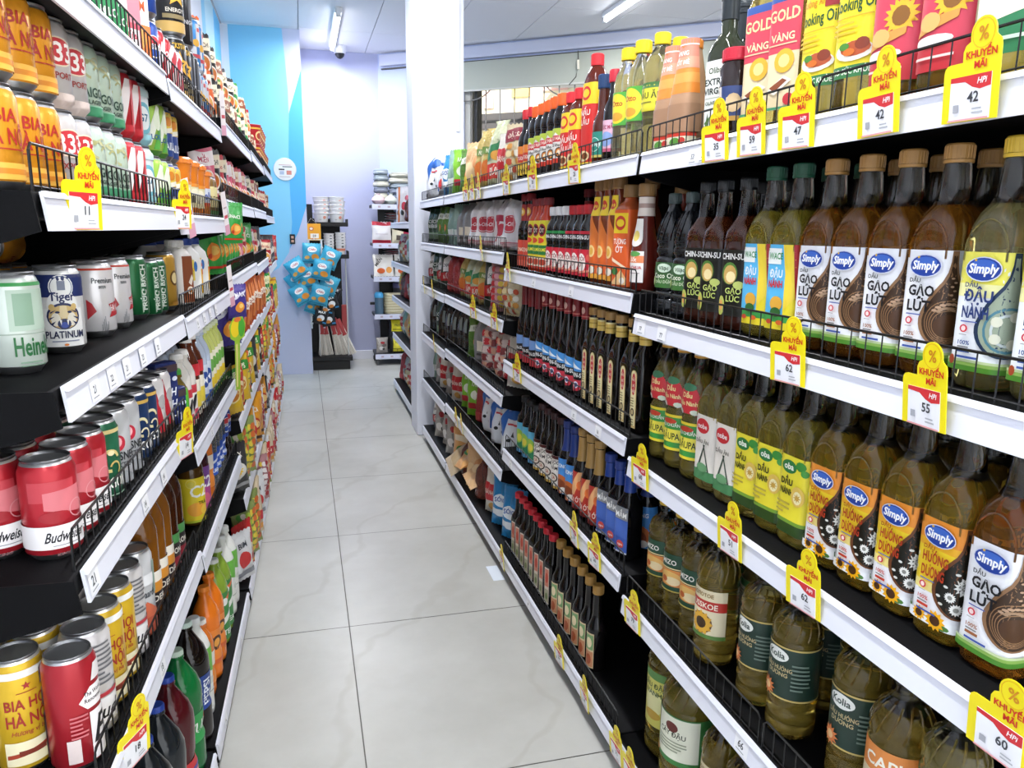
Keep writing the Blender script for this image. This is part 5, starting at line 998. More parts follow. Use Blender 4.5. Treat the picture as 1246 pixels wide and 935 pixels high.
bagk('ysnack', 'yellow and green snack bag', .13, .18, .05, '#e2b82e', [E_(0, .07, .036, .03, '#f4e2a0', 16), E_(0, .066, .026, .02, '#c87a2a', 14), R_(-.06, .12, .06, .155, '#3f8f3a'), T_('CHIPS', 0, .126, .018, '#f6f2d8', .08)], 9)
bagk('rsnack', 'red snack bag with cream picture', .13, .18, .05, '#c23030', [E_(0, .07, .036, .034, '#efdcb4', 16), E_(0, .066, .026, .022, '#c8742c', 14), T_('SNACK', 0, .13, .018, '#f6ecd8', .085), R_(-.06, .014, .06, .024, '#e8b23a')], 10)
bagk('osnack', 'glossy orange-gold snack bag', .14, .2, .055, '#e0992e', [E_(0, .09, .04, .03, '#b8402a', 16), E_(0, .09, .028, .02, '#f2d28a', 14), T_('POCA', 0, .145, .02, '#f7efe0', .09), R_(-.07, .02, .07, .035, '#4a2a1c')], 11)
bagk('wsnack', 'white snack bag with red and grey print', .13, .18, .05, '#dfe0e2', [E_(0, .08, .03, .03, '#c83a3a', 16), T_('BIM', 0, .125, .02, '#3a3c44', .07), R_(-.06, .02, .06, .04, '#8a8c94')], 12)
bagk('gysnack', 'grey and black snack bag with yellow seal', .13, .18, .05, '#3a3a3c', [E_(0, .08, .034, .03, '#d8d4cc', 16), star(0, .08, .022, '#e8c23a', 10, .6), T_('MIX', 0, .13, .018, '#e9e4d8', .07), R_(-.06, .02, .06, .034, '#9a9a9c')], 13)
bagk('sausage', 'clear pack of red-brown sausages', .12, .19, .04, '#b5552c', [R_(-.045+.02*k, .02, -.032+.02*k, .17, '#d8804a') for k in range(5)] + [R_(-.055, .08, .055, .11, '#e9dccb'), T_('XÚC XÍCH', 0, .088, .012, '#a8322c', .08)], 14)
bagk('bread', 'plastic bag of cream rolls with red print', .14, .24, .07, mat('#d9c6a8', .25, bump=.4, bscale=40), [R_(-.06, .06, .06, .10, '#c8303a'), T_('BÁNH', 0, .07, .018, '#f6ecdc', .09), E_(0, .16, .04, .03, '#efe3cb', 16), E_(.01, .15, .02, .016, '#cfa878', 12), R_(-.06, .02, .06, .045, '#e29a3a')], 15)
bagk('purplemix', 'purple and cream sweets bag', .15, .22, .06, '#5a3a7a', [E_(-.03+.02*(k % 4), .04+.028*(k//4), .013, .012, ['#e9d8b4', '#e8c23a', '#d8b0c4', '#c8842c'][(k*7) % 4], 10) for k in range(20)], 16)
bagk('greenmix', 'bag of sweets in green and yellow wrappers', .15, .22, .06, '#8a9a5a', [E_(-.05+.025*(k % 5), .03+.03*(k//5), .016, .013, ['#4f9a3c', '#e8d04a', '#e9e4d4', '#d8703a', '#a8c44a'][(k*7) % 5], 10) for k in range(30)], 17)
bagk('redmix', 'bag of sweets in red and white wrappers', .15, .22, .06, '#b8868a', [E_(-.05+.025*(k % 5), .03+.03*(k//5), .016, .012, ['#c8303a', '#f0e8e8', '#e0a0a8', '#a82834', '#e8c84a'][(k*7) % 5], 10) for k in range(30)], 18)
# ---- bags of the dry goods bay
CLEAR = lambda: mat('#dfe3e4', .12, bump=.5, bscale=30)
bagk('msg', 'white plastic bag of seasoning with red oval print', .15, .24, .08, mat('#e9e6e8', .22, bump=.4, bscale=35), [E_(.0, .115, .045, .04, '#c32c3c', 22), O_(0, .115, .040, .035, .003, '#f2e4e4', 22), T_('A-ONE', 0, .107, .018, '#f6eeee', .065), R_(-.06, .03, .06, .036, '#c8808a')] + lines(-.05, .05, .01, .03, 3, '#c08a90', 2), 21, cat='dry goods bag', name='dry_goods_bag', gather=True)
bagk('msgred', 'clear bag of sugar with tall red panel', .15, .24, .08, mat('#dcd6da', .2, bump=.5, bscale=35), [R_(-.055, .02, .055, .15, '#ece4e6'), R_(-.055, .13, .055, .16, '#a82c44'), G_([(-.05, .04), (-.01, .13), (.01, .13), (-.02, .03)], '#c23a4c'), E_(.02, .09, .022, .03, '#c23a4c', 16)], 22, cat='dry goods bag', name='dry_goods_bag', gather=True)
bagk('greyblk', 'clear grey bag with cream label', .15, .25, .07, mat('#8f8f90', .15, bump=.5, bscale=35), [R_(-.04, .06, .03, .11, '#ece2cc'), R_(-.04, .04, .03, .05, '#4a4644')], 23, cat='dry goods bag', name='dry_goods_bag', gather=True)
bagk('greenbean', 'clear bag of green beans with orange seal', .14, .2, .06, mat('#5f8a3c', .2, bump=.6, bscale=90), [E_(0, .08, .022, .022, '#e07a34', 16), E_(0, .08, .014, .014, '#f3d09a', 12), R_(-.05, .13, .05, .16, '#dfe6d4'), T_('ĐẬU', 0, .138, .014, '#3a5a2a', .06)], 24, cat='dry goods bag', name='dry_goods_bag')
bagk('greendark', 'dark green dry goods bag with white lettering', .14, .21, .06, '#24452f', [T_('RONG', 0, .12, .022, '#e6ece6', .09), T_('BIỂN', 0, .09, .022, '#e6ece6', .08), R_(-.05, .02, .05, .06, '#8fb08a')], 25, cat='dry goods bag', name='dry_goods_bag')
bagk('tealbag', 'pale teal clear bag', .13, .24, .06, mat('#8fb0a4', .15, bump=.5, bscale=30), [R_(-.04, .05, .04, .09, '#dfe9e2')], 26, cat='dry goods bag', name='dry_goods_bag')
bagk('redbag', 'tall clear bag of red dried goods', .13, .26, .07, mat('#a23a3c', .15, bump=.6, bscale=70), [R_(-.05, .02, .05, .06, '#c04a4c')], 27, cat='dry goods bag', name='dry_goods_bag', gather=True)
bagk('vermi', 'green and red vermicelli bag', .15, .26, .07, mat('#cfd4b0', .2, bump=.5, bscale=60), [R_(-.06, .03, .06, .09, '#d8382c'), T_('BÚN', 0, .045, .03, '#f6ecdc', .08), G_([(-.06, .10), (.06, .14), (.06, .18), (-.06, .15)], '#3f8a5a'), E_(.01, .12, .03, .02, '#e6a84a', 14)], 28, cat='dry goods bag', name='dry_goods_bag', gather=True)
bagk('pasta', 'tall pasta bag with orange picture', .13, .25, .06, mat('#c9b26a', .2, bump=.5, bscale=70), [E_(0, .08, .04, .04, '#e07a34', 16), R_(-.05, .03, .05, .05, '#d8302c'), R_(-.05, .14, .05, .17, '#6b8a3a'), T_('NUI', 0, .145, .018, '#f6f2d8', .06)], 29, cat='dry goods bag', name='dry_goods_bag', gather=True)
bagk('maroontop', 'snack mix bag with maroon header', .15, .22, .07, mat('#d8c8a4', .2, bump=.7, bscale=50), [R_(-.065, .15, .065, .2, '#8c2a38'), T_('ĐẶC SẢN', 0, .166, .016, '#f3e0cc', .1)] + [E_(-.05+.025*(k % 5), .02+.028*(k//5), .014, .012, ['#e9d8a4', '#c8563a', '#f0ead8', '#d89a4a'][(k*7) % 4], 10) for k in range(22)], 30, cat='dry goods bag', name='dry_goods_bag')
bagk('whitebox', 'black bag with white tag label', .13, .2, .06, '#2a3a30', [G_([(-.03, .10), (.03, .10), (.03, .17), (0, .185), (-.03, .17)], '#f1f1ee'), T_('CHAY', 0, .125, .018, '#2a2c2c', .05), R_(-.05, .05, .05, .095, '#b8282e'), T_('NẤM', 0, .062, .02, '#f4e8e0', .06)], 31, cat='dry goods bag', name='dry_goods_bag')
bagk('blackbag', 'black plastic bag of dried seaweed', .15, .24, .07, mat('#16181a', .15, bump=.5, bscale=30), [R_(-.04, .06, .04, .075, '#39403e'), R_(-.012, .10, .004, .17, '#8f9994')], 32, cat='dry goods bag', name='dry_goods_bag', gather=True)
bagk('redsack', 'big clear bag of red and white packets', .19, .28, .10, mat('#c9b8b4', .18, bump=.6, bscale=40), [E_(-.07+.035*(k % 5), .03+.04*(k//5), .024, .018, ['#c8303a', '#f0dcd4', '#8a3a3c', '#e8b49a'][(k*7) % 4], 12) for k in range(25)] + [G_([(-.05, .22), (.04, .24), (.03, .275), (-.04, .26)], '#d83a4a')], 33, cat='dry goods bag', name='dry_goods_bag', gather=True)
bagk('bluerice', 'white flour bag with blue folds', .18, .26, .09, mat('#e6eaf1', .28, bump=.5, bscale=25), [G_([(-.08, .10), (-.05, .10), (-.02, .22), (-.06, .24)], '#2f66b8'), G_([(.04, .04), (.075, .04), (.08, .2), (.05, .2)], '#2f66b8'), E_(0, .20, .05, .026, '#2f66b8', 16), G_([(-.012, .10), (.0, .125), (.012, .10)], '#20242c'), E_(-.02, .085, .010, .008, '#20242c', 10), E_(.022, .07, .010, .008, '#20242c', 10), R_(-.03, .15, .03, .158, '#c83a44')], 34, cat='dry goods bag', name='dry_goods_bag', gather=True)
bagk('limebag', 'lime green snack bag', .15, .22, .07, '#86c83a', [E_(0, .11, .03, .024, '#f1f4e4', 14), R_(-.05, .04, .05, .07, '#c8303a'), T_('RAU', 0, .155, .02, '#f4f8e8', .07)], 35, cat='dry goods bag', name='dry_goods_bag')
bagk('bluebag', 'bright blue washing powder bag', .15, .22, .07, '#2f8ac8', [E_(0, .12, .04, .03, '#eef4f8', 16), R_(-.06, .05, .06, .08, '#e8eef4'), T_('SÓNG', 0, .115, .02, '#2a5aa8', .06)], 36, cat='dry goods bag', name='dry_goods_bag')
bagk('redwhite', 'red and white crackers bag', .15, .2, .06, '#e2ddd2', [R_(-.065, .06, .065, .14, '#c82c34'), T_('BÁNH ĐA', 0, .09, .02, '#f6ecdc', .11), E_(0, .035, .03, .018, '#d8a85a', 12)], 37, cat='dry goods bag', name='dry_goods_bag')
bagk('cracker', 'clear bag of pale orange crackers', .18, .22, .07, mat('#e2b888', .3, bump=.8, bscale=35), [E_(-.03, .09, .05, .04, '#f0d0a0', 14), E_(.035, .13, .04, .032, '#d99a64', 14)], 38, cat='dry goods bag', name='dry_goods_bag')
bagk('greencrack', 'cracker bag with green and orange picture', .18, .22, .06, mat('#e0a868', .3, bump=.6, bscale=35), [E_(0, .10, .05, .03, '#3f8a3c', 14), E_(.01, .10, .03, .018, '#f0c84a', 12), R_(-.07, .15, .07, .18, '#efe0c4')], 39, cat='dry goods bag', name='dry_goods_bag')
bagk('brownbag', 'clear bag of dark red-brown dried beans', .17, .2, .07, mat('#6a3226', .2, bump=.9, bscale=90), [], 40, cat='dry goods bag', name='dry_goods_bag', gather=True)
bagk('oatbag', 'kraft bag with navy corner print', .16, .22, .06, '#c9b79a', [R_(-.07, .15, .0, .2, '#2f3a7a'), R_(-.06, .04, .06, .10, '#b09a78')], 41, cat='dry goods bag', name='dry_goods_bag')
bagk('mushroom', 'clear bag of grey dried mushrooms with red label', .15, .22, .06, mat('#b3aea8', .2, bump=.9, bscale=50), [E_(-.02, .07, .03, .025, '#e6e2de', 12), E_(.02, .11, .03, .024, '#77706c', 12), E_(0, .15, .03, .018, '#b02c34', 12), E_(.01, .06, .016, .014, '#3a3634', 10)], 42, cat='dry goods bag', name='dry_goods_bag')
# packets hung on strips at the far stand
bagk('bluechip', 'blue puff snack bag with orange picture', .15, .17, .055, '#43a9c9', [E_(.025, .055, .032, .024, '#ec9a3a', 16), E_(-.04, .05, .02, .015, '#f0b45a', 12), E_(0, .115, .038, .024, '#eef2f2', 16), T_('Oishi', 0, .106, .018, '#c8302e', .06), R_(-.07, .012, .07, .02, '#2a86a8')], 51)
bagk('blackchip', 'black snack bag with white puff picture', .15, .17, .055, '#1b1b1d', [E_(0, .07, .04, .032, '#e9ecee', 16), E_(-.01, .05, .028, .018, '#e08a3a', 14), T_('MAX', 0, .12, .026, '#f1f1f1', .09), R_(.03, .02, .07, .035, '#2f8ac4')], 52)

# ------------------------------------------------------------------ price tags
TAGOUT = [(-.037, 0), (-.037, .052)] + [(-.029+.008*math.cos(t), .052+.008*math.sin(t)) for t in (2.6, 2.1, 1.6)] + [(-.012, .060), (-.012, .070), (-.009, .076), (-.003, .079)] + [(.013+.0165*math.cos(t), .085+.0165*math.sin(t)) for t in [PI*1.05-PI*1.1*k/12 for k in range(13)]] + [(.031, .080), (.036, .076), (.037, .070), (.037, 0)]
def price_tag(num, loc, rz, label, tilt=0.0, lean=0.0, scale=1.0):
    key = ('tag', num)
    if key not in PROTO:
        r = thing('price_tag', 'price tag'); y = mat('#f2e01a', .35)
        f = lambda u, v, w: (u, -w, v)
        q = MB(); q.prism(TAGOUT, f, .0012, y)
        q.art([O_(.013, .085, .0145, .0145, .0008, '#e3b21c', 18), T_('%', .0135, .0785, .0135, '#d08a1a', .02), T_('*KHUYẾN', .0125, .0625, .0070, '#cf2a1c', .044), T_('*MÃI', .0125, .0520, .0070, '#cf2a1c', .026)], lambda u, v, o: (u, -.0012-o, v), 0, .0003); q.build('board', r)
        q = MB(); q.prism([(-.026, .001), (.028, .001), (.028, .046), (-.026, .046)], lambda u, v, w: (u, -.0013-w, v), .0006, mat('#f3f4f8', .35))
        q.art([G_([(-.026, .046), (-.026, .041), (-.006, .040), (.004, .034), (.014, .031), (.028, .033), (.028, .046)], '#d23036'), T_('HPi', .016, .0365, .006, '#fbf2f2', .016, slant=.25), T_(num, .006, .019, .0105, '#3c3e44', .02), R_(-.020, .010, -.012, .018, '#a9abb2')] + lines(.006, .024, .006, .014, 2, '#b4b6bc', 3) + [R_(-.026, .001, .028, .0028, '#eaa3a6')], lambda u, v, o: (u, -.0019-o, v), 0, .0002)
        q.build('price_card', r)
        q = MB(); q.box((-.012, .0, .004), (.012, .006, .03), mat('#dfe2e6', .3), .001); q.build('clip', r)
        PROTO[key] = r
    else: r = dup(PROTO[key])
    r.location = loc; r.rotation_euler = (tilt, lean, rz); r.scale = (scale,)*3; r['label'] = label; r['category'] = 'price tag'; r['group'] = 'yellow price tags on the shelf strips'
    return r

# ================================================================== goods on the oil side
BAGH = dict(nred=.16, norange=.16, nblack=.16, ngreen=.16, npink=.16, ncream=.16, gsnack=.19, psnack=.18, ysnack=.18, rsnack=.18, osnack=.2, wsnack=.18, gysnack=.18, sausage=.19, bread=.24, purplemix=.22, greenmix=.22, redmix=.22,
            msg=.24, msgred=.24, greyblk=.25, greenbean=.2, greendark=.21, tealbag=.24, redbag=.26, vermi=.26, pasta=.25, maroontop=.22, whitebox=.2, blackbag=.24, redsack=.28, bluerice=.26, limebag=.22, bluebag=.22, redwhite=.2, cracker=.22, greencrack=.22, brownbag=.2, oatbag=.22, mushroom=.22, bluechip=.17, blackchip=.17)
RS = lambda *k: dict(zip('NMFG', k))
ZN, ZM, ZF, ZG = [1.478, 1.14, .815, .475, .095], [1.478, 1.182, .852, .515, .095], [1.478, 1.236, .99, .71, .42, .09], [1.478, 1.236, .985, .69, .40, .09]
def gap(zs, i): return (zs[i-1]-zs[i]-.036) if i else .4
def rbag(i, items, where, d=.055):
    for key, y in items:
        zs = ZF if y < 3.88 else ZG
        s = min(1, gap(zs, i)/(BAGH[key]+.006)); s *= random.uniform(.95, 1)
        place(key, (XR+d+.012, y, zs[i]+.003), -PI/2+.5+random.uniform(-.25, .25), where, tilt=(-.07, 0), scale=(min(1, s*1.05)*.9, min(1, s*1.1)*.85, s))
# top oil shelf
w = 'top oil shelf'
rightrow('redsun', ZN[0], [.888, .805], w, .075, .06, .2); rightrow('greenpea', ZN[0], [.718], w, .075, .06, .2); rightrow('cooking', ZN[0], [1.045, .968], w, .075, .06, .2)
rightrow('goldbox', ZN[0], [1.20, 1.128], w, .07, .05); rightrow('olive', ZN[0], [1.325], w, .062, .05); rightrow('redlidjar', ZN[0], [1.262], w, .045)
rightrow('blackneck', ZN[0], [1.40, 1.33], w, .135); rightrow('orangepet', ZN[0], [1.53, 1.462], w, .06, .12, .3, .86); rightrow('clearyellow', ZN[0], [1.632], w, .078, .12, .3, .96)
rightrow('clearyellow', ZN[0], [1.70, 1.475], w + ', back row', .155); rightrow('redsun', ZN[0], [.95, .87], w + ', back row', .16)
w = 'top sauce shelf'
rightrow('cleargreen', ZM[0], [1.792, 1.712], w, .07); rightrow('cleargreen', ZM[0], [1.765, 1.86], w + ', back row', .15)
rightrow('pinklab', ZM[0], [1.848], w, .06); rightrow('bluecap', ZM[0], [1.915], w, .06); rightrow('maggitall', ZM[0], [2.014], w, .075); rightrow('maggi', ZM[0], [2.165, 2.095], w, .06)
rightrow('soyorange', ZM[0], [2.24, 2.305, 2.37, 2.435, 2.5], w, .062, .12, .3, 1.11); rightrow('soyorange', ZM[0], [2.18], w + ', back row', .13, .12, .3, 1.11); rightrow('soyred', ZM[0], [2.56, 2.625], w, .06, .12, .3, 1.06)
w = 'top packet shelf'
rbag(0, [('maroontop', 2.76), ('redwhite', 2.90), ('vermi', 3.03), ('pasta', 3.16), ('pasta', 3.30), ('cracker', 3.44), ('greenbean', 3.60), ('limebag', 3.74), ('tealbag', 3.95), ('bluebag', 4.10), ('wsnack', 4.28), ('bluerice', 4.45), ('wsnack', 4.62)], w)
# second shelf
w = 'second oil shelf'
rightrow('soy', ZN[1], [.705, .625], w, .077, .03, .08); rightrow('rice', ZN[1], [.790, .8645, .9395, 1.0135], w, .077, .03, .08); rightrow('pale', ZN[1], [1.09, 1.163], w, .075, .04, .1)
rightrow('sesame', ZN[1], [1.238, 1.316, 1.382], w, .07, .06); rightrow('coco', ZN[1], [1.445, 1.522], w, .072, .08)
rightrow('rice', ZN[1], [.73, .825, .905, .985], w + ', back row', .165, .04, .08); rightrow('pale', ZN[1], [1.06, 1.14], w + ', back row', .165, .04, .08); rightrow('sesame', ZN[1], [1.25, 1.33], w + ', back row', .16)
w = 'second sauce shelf'
rightrow('ketchup', ZM[1], [1.632], w, .058, .05); rightrow('browncap', ZM[1], [1.60], w + ', back row', .13); rightrow('orangecarton', ZM[1], [1.728], w, .062, .05); rightrow('tallorange', ZM[1], [1.795, 1.855, 1.915], w, .06, .06)
rightrow('tallorange', ZM[1], [1.76], w + ', back row', .13); rightrow('redcapsoy', ZM[1], [1.985, 2.045, 2.105], w, .058, .06); rightrow('whitecap', ZM[1], [2.165, 2.225, 2.285], w, .058, .06); rightrow('thinred', ZM[1], [2.02, 2.10, 2.19], w + ', back row', .13)
rightrow('yellowchili', ZM[1], [2.35, 2.412, 2.474], w, .056, .06); rightrow('thinred', ZM[1], [2.54, 2.61], w, .056, .06)
w = 'second packet shelf'
rbag(1, [('msg', 2.80), ('msgred', 2.94), ('msg', 3.09), ('msg', 3.24), ('msg', 3.39), ('greyblk', 3.54), ('greyblk', 3.68), ('tealbag', 3.80), ('tealbag', 3.98), ('greenbean', 4.14), ('greenbean', 4.30), ('greendark', 4.46), ('greendark', 4.61)], w)
# third shelf
w = 'third oil shelf'
rightrow('rice', ZN[2], [.642], w, .077, .03, .08); rightrow('sun', ZN[2], [.716, .791, .866, .9405], w, .077, .03, .08); rightrow('yellowlab', ZN[2], [1.014, 1.083, 1.152], w, .077, .04, .1); rightrow('redcap', ZN[2], [1.222, 1.296], w, .077, .04, .12)
rightrow('greenround', ZN[2], [1.376, 1.449, 1.522], w, .077, .06); rightrow('sun', ZN[2], [.68, .76, .835, .91], w + ', back row', .165, .04, .08); rightrow('yellowlab', ZN[2], [1.0, 1.08], w + ', back row', .165, .04, .08); rightrow('greenround', ZN[2], [1.4, 1.48], w + ', back row', .165)
w = 'third sauce shelf'
rightrow('goldsoy', ZM[2], [1.605, 1.667, 1.745, 1.815, 1.872, 1.93], w, .058, .04, .12)
rightrow('slantsoy', ZM[2], [2.0, 2.075, 2.15, 2.222, 2.295, 2.37], w, .062, .06); rightrow('slantsoydark', ZM[2], [2.45, 2.53, 2.61], w, .062, .06); rightrow('goldsoy', ZM[2], [1.64, 1.72, 1.80], w + ', back row', .125)
w = 'third packet shelf'
rbag(2, [('maroontop', 2.80), ('redmix', 2.95), ('whitebox', 3.10), ('pasta', 3.24), ('vermi', 3.39), ('vermi', 3.54), ('pasta', 3.68), ('redbag', 3.81), ('redbag', 3.97), ('whitebox', 4.14), ('whitebox', 4.30), ('greendark', 4.46), ('whitebox', 4.62)], w)
# fourth shelf
w = 'fourth oil shelf'
rightrow('orangegreen', ZN[3], [1.50, 1.42, 1.34], w, .08); rightrow('goldribbed', ZN[3], [1.245], w, .068); rightrow('pressed', ZN[3], [1.25, 1.34], w + ', back row', .17); rightrow('darkgreen', ZN[3], [1.105, 1.01], w, .08)
rightrow('darkgreen', ZN[3], [1.055, .96], w + ', back row', .18); rightrow('darkgreen', ZN[3], [.87], w, .095); rightrow('creamlab', ZN[3], [.775], w, .085); rightrow('pressed', ZN[3], [.685], w, .085)
w = 'fourth sauce shelf'
rightrow('mnavy', ZM[3], [1.65, 1.71, 1.775], w, .056, .04); rightrow('mred', ZM[3], [1.85, 1.913, 1.98], w, .056, .06); rightrow('mblue', ZM[3], [2.045, 2.11], w, .056, .06); rightrow('mwhite', ZM[3], [2.175, 2.24, 2.305, 2.37], w, .058, .06); rightrow('mgreen', ZM[3], [2.44, 2.51, 2.58], w, .058, .06)
rightrow('mblue', ZM[3], [1.68, 1.75], w + ', back row', .12)
w = 'fourth packet shelf'
rbag(3, [('redwhite', 2.79), ('redsack', 2.97), ('redsack', 3.17), ('greyblk', 3.36), ('greenbean', 3.52), ('blackbag', 3.68), ('blackbag', 3.80), ('blackbag', 3.98), ('blackbag', 4.15), ('blackbag', 4.32), ('greendark', 4.48), ('blackbag', 4.63)], w, .08)
w = 'fifth packet shelf'
rbag(4, [('bluerice', 2.81), ('bluerice', 3.0), ('bluerice', 3.2), ('redbag', 3.38), ('limebag', 3.53), ('limebag', 3.70), ('redwhite', 3.96), ('mushroom', 4.14), ('redwhite', 4.31), ('mushroom', 4.47), ('tealbag', 4.62)], w, .08)
w = 'bottom packet shelf'
rbag(5, [('bluebag', 2.78), ('bluebag', 2.93), ('redwhite', 3.08), ('brownbag', 3.25), ('cracker', 3.42), ('brownbag', 3.58), ('greencrack', 3.74), ('mushroom', 4.0), ('mushroom', 4.18), ('mushroom', 4.36), ('whitebox', 4.55)], w, .06)
for key, y, zz, tl, dx in (('cracker', 3.36, .15, (-1.15, .1), -.02), ('greencrack', 3.53, .17, (-1.0, -.2), -.03), ('oatbag', 3.66, .13, (-.9, .3), -.05)):
    place(key, (XR+dx+.02, y, zz), -PI/2, 'lying at the front of the bottom packet shelf', tilt=tl)
# bottom shelf
w = 'bottom oil shelf'
rightrow('jug', ZN[4], [1.35], w, .085); rightrow('yjug', ZN[4], [1.475], w, .105, .3); rightrow('goldribbed', ZN[4], [1.22, 1.13], w, .09); rightrow('pressed', ZN[4], [1.04, .95], w, .09)
rightrow('redlidjar', ZN[4], [1.5], w + ', back row', .26)
w = 'bottom sauce shelf'
rightrow('bronze', ZM[4], [1.84, 1.90, 1.965, 2.03, 2.095, 2.16], w, .06, .06); rightrow('slimred', ZM[4], [2.225, 2.285, 2.345, 2.405, 2.465, 2.525, 2.585, 2.64], w, .056, .05)

# ================================================================== goods on the drinks side
ZA, ZB, ZC, ZD, ZE = ([1.617, 1.353, 1.132, .902, .60, .085], [1.610, 1.342, 1.12, .832, .575, .085], [1.645, 1.40, 1.155, .92, .685, .41, .082], [1.655, 1.402, 1.14, .90, .66, .40, .082], [1.67, 1.385, 1.075, .77, .47, .082])
w = 'top drinks shelf'
leftrow('greenbox', ZA[0], [1.50, 1.56], w); leftrow('pinkbox', ZA[0], [1.625], w, .045); leftrow('orangebox', ZA[0], [1.70], w, .05)
leftrow('pepsi', ZB[0], [1.805], w, .05); leftrow('pepsi', ZB[0]+.118, [1.806], w + ', upper layer', .05)
leftrow('cola', ZB[0], [1.875, 1.945], w, .05); leftrow('pinkcola', ZB[0], [2.015, 2.085], w, .05)
leftrow('rock', ZB[0], [2.155, 2.225], w, .05, .1, 1.0); leftrow('rock', ZB[0]+.158, [2.16], w + ', upper layer', .05, .05, 1.0); leftrow('blacktall', ZB[0], [2.295, 2.365], w, .05); leftrow('blacktall', ZB[0]+.158, [2.29], w + ', upper layer', .05); leftrow('rb', ZB[0], [2.43, 2.50, 2.56], w, .05); leftrow('rb', ZB[0]+.136, [2.44, 2.51], w + ', upper layer', .05)
w = 'second drinks shelf'
ys = [1.01, 1.08, 1.152, 1.222, 1.29, 1.358, 1.426, 1.494, 1.562, 1.63, 1.70]
ks = ['hanoi', 'hanoi', 'hanoi', 'b333', 'b333', 'saigon', 'saigon', 'saigon', 'redcan', 'redcan', 'teal']
for k, y in zip(ks, ys): leftrow(k, ZA[1], [y], w, .058); leftrow(k, ZA[1]+CH+.001, [y+random.uniform(-.003, .003)], w + ', upper layer', .058)
for k, y in zip(['lime', 'lime', 'blueyellow', 'blueyellow'], [1.795, 1.863, 1.931, 1.999]): leftrow(k, ZB[1], [y], w, .058); leftrow(k, ZB[1]+CH+.001, [y], w + ', upper layer', .058)
for y in ys[:6]: leftrow('hanoi', ZA[1], [y+.01], w + ', back row', .126)
leftrow('jelly', ZB[1], [2.09, 2.205, 2.32], w, .066); leftrow('bluejelly', ZB[1], [2.425], w, .058); leftrow('greenpack', ZB[1], [2.50, 2.555], w, .04); leftrow('colahalf', ZB[1], [2.30, 2.40, 2.50], w + ', back row', .15)
w = 'third drinks shelf'
D3 = .082
leftrow('heine', ZA[2], [1.09], w, D3, .02, .5, 1.10); leftrow('tiger', ZA[2], [1.258], w, D3, .02, 1.15, 1.10); leftrow('halida', ZA[2], [1.43, 1.545], w, D3, .2, .55, 1.10); leftrow('truc', ZA[2], [1.68], w, D3, .1, .55, 1.10); leftrow('truc', ZB[2], [1.80, 1.872], w, D3, .1, .55, 1.10); leftrow('goldcan', ZB[2], [1.985], w, D3)
leftrow('tiger', ZA[2], [1.10, 1.17, 1.24, 1.31], w + ', back row', .155); leftrow('halida', ZA[2], [1.385, 1.455, 1.525], w + ', back row', .155); leftrow('truc', ZA[2], [1.60, 1.67], w + ', back row', .155)
leftrow('choc', ZB[2], [2.11], w, .07); leftrow('milk', ZB[2], [2.24, 2.37], w, .07); leftrow('milk', ZB[2], [2.20, 2.33], w + ', back row', .15)
leftrow('truc', ZB[2], [1.83, 1.90, 1.97, 2.04, 2.11, 2.18], 'rearmost row, third drinks shelf', .24)
for y, kd, dd, zz in ((1.50, 'hanoi', .262, ZA[2]), (1.84, 'shadecan', .24, ZB[2]), (1.975, 'shadecan', .24, ZB[2]), (2.10, 'shadecan', .24, ZB[2])):     # cans laid on their sides on the cans behind
    place(kd, (LX(y)-dd, y+.118, zz+CH+.0335), 0, 'lying on its side, third drinks shelf', tilt=(PI/2, 0), order=y)
leftrow('hanoi', ZA[2], [1.53, 1.60], 'third drinks shelf, rearmost row', .262)
w = 'fourth drinks shelf'
k4 = ['bud', 'bud', 'bud', 'sgreen', 'pils', 'pils', 'snavy', 'snavy', 'sred', 'sred']
for j in range(4):
    for i, k in enumerate(k4):
        leftrow(k, ZA[3], [1.042+.0675*i + (.016 if j % 2 else 0)], w + ('' if not j else [', second row', ', third row', ', back row'][j-1]), .048+.067*j, .25 if j else .12, {'bud': .9}.get(k, .65))
leftrow('wavebox', ZA[3], [1.705], w, .055, .05); leftrow('wavebox', ZB[3], [1.785], w, .055, .05); leftrow('greenyellow', ZB[3], [1.85], w, .045); leftrow('whitetop', ZB[3], [1.915, 1.98], w, .05); leftrow('redshoulder', ZB[3], [2.045, 2.11], w, .05); leftrow('bluebottle', ZB[3], [2.175, 2.24], w, .05); leftrow('yellowgreen', ZB[3], [2.30, 2.36, 2.42, 2.48, 2.54], w, .05)
leftrow('whitetop', ZB[3], [1.85, 1.92, 1.99], w + ', back row', .125); leftrow('bluebottle', ZB[3], [2.08, 2.15, 2.22], w + ', back row', .125)
w = 'fifth drinks shelf'
k5 = [['budtall', 'budwhite', 'biahoi', 'biahoi', 'budwhite', 'hoe'], ['biahoi', 'biahoi', 'biahoi', 'budwhite', 'budwhite', 'hoe'], ['biahoi', 'biahoi', 'budtall', 'biahoi', 'hoe', 'hoe']]
for j, l in enumerate(k5):
    for i, k in enumerate(l): leftrow(k, ZA[4], [1.042+.0675*i+.014*j], w + ('' if not j else [', second row', ', back row'][j-1]), .048+.067*j, .12 if j == 0 else .3, {'biahoi': 1.1, 'budtall': .75}.get(k, .7))
leftrow('amber', ZA[4], [1.455, 1.515, 1.575], w, .05); leftrow('brownbeer', ZA[4], [1.635, 1.695], w, .05); leftrow('amber', ZA[4], [1.48, 1.54], w + ', back row', .115); leftrow('brownbeer', ZA[4], [1.60, 1.66], w + ', back row', .115)
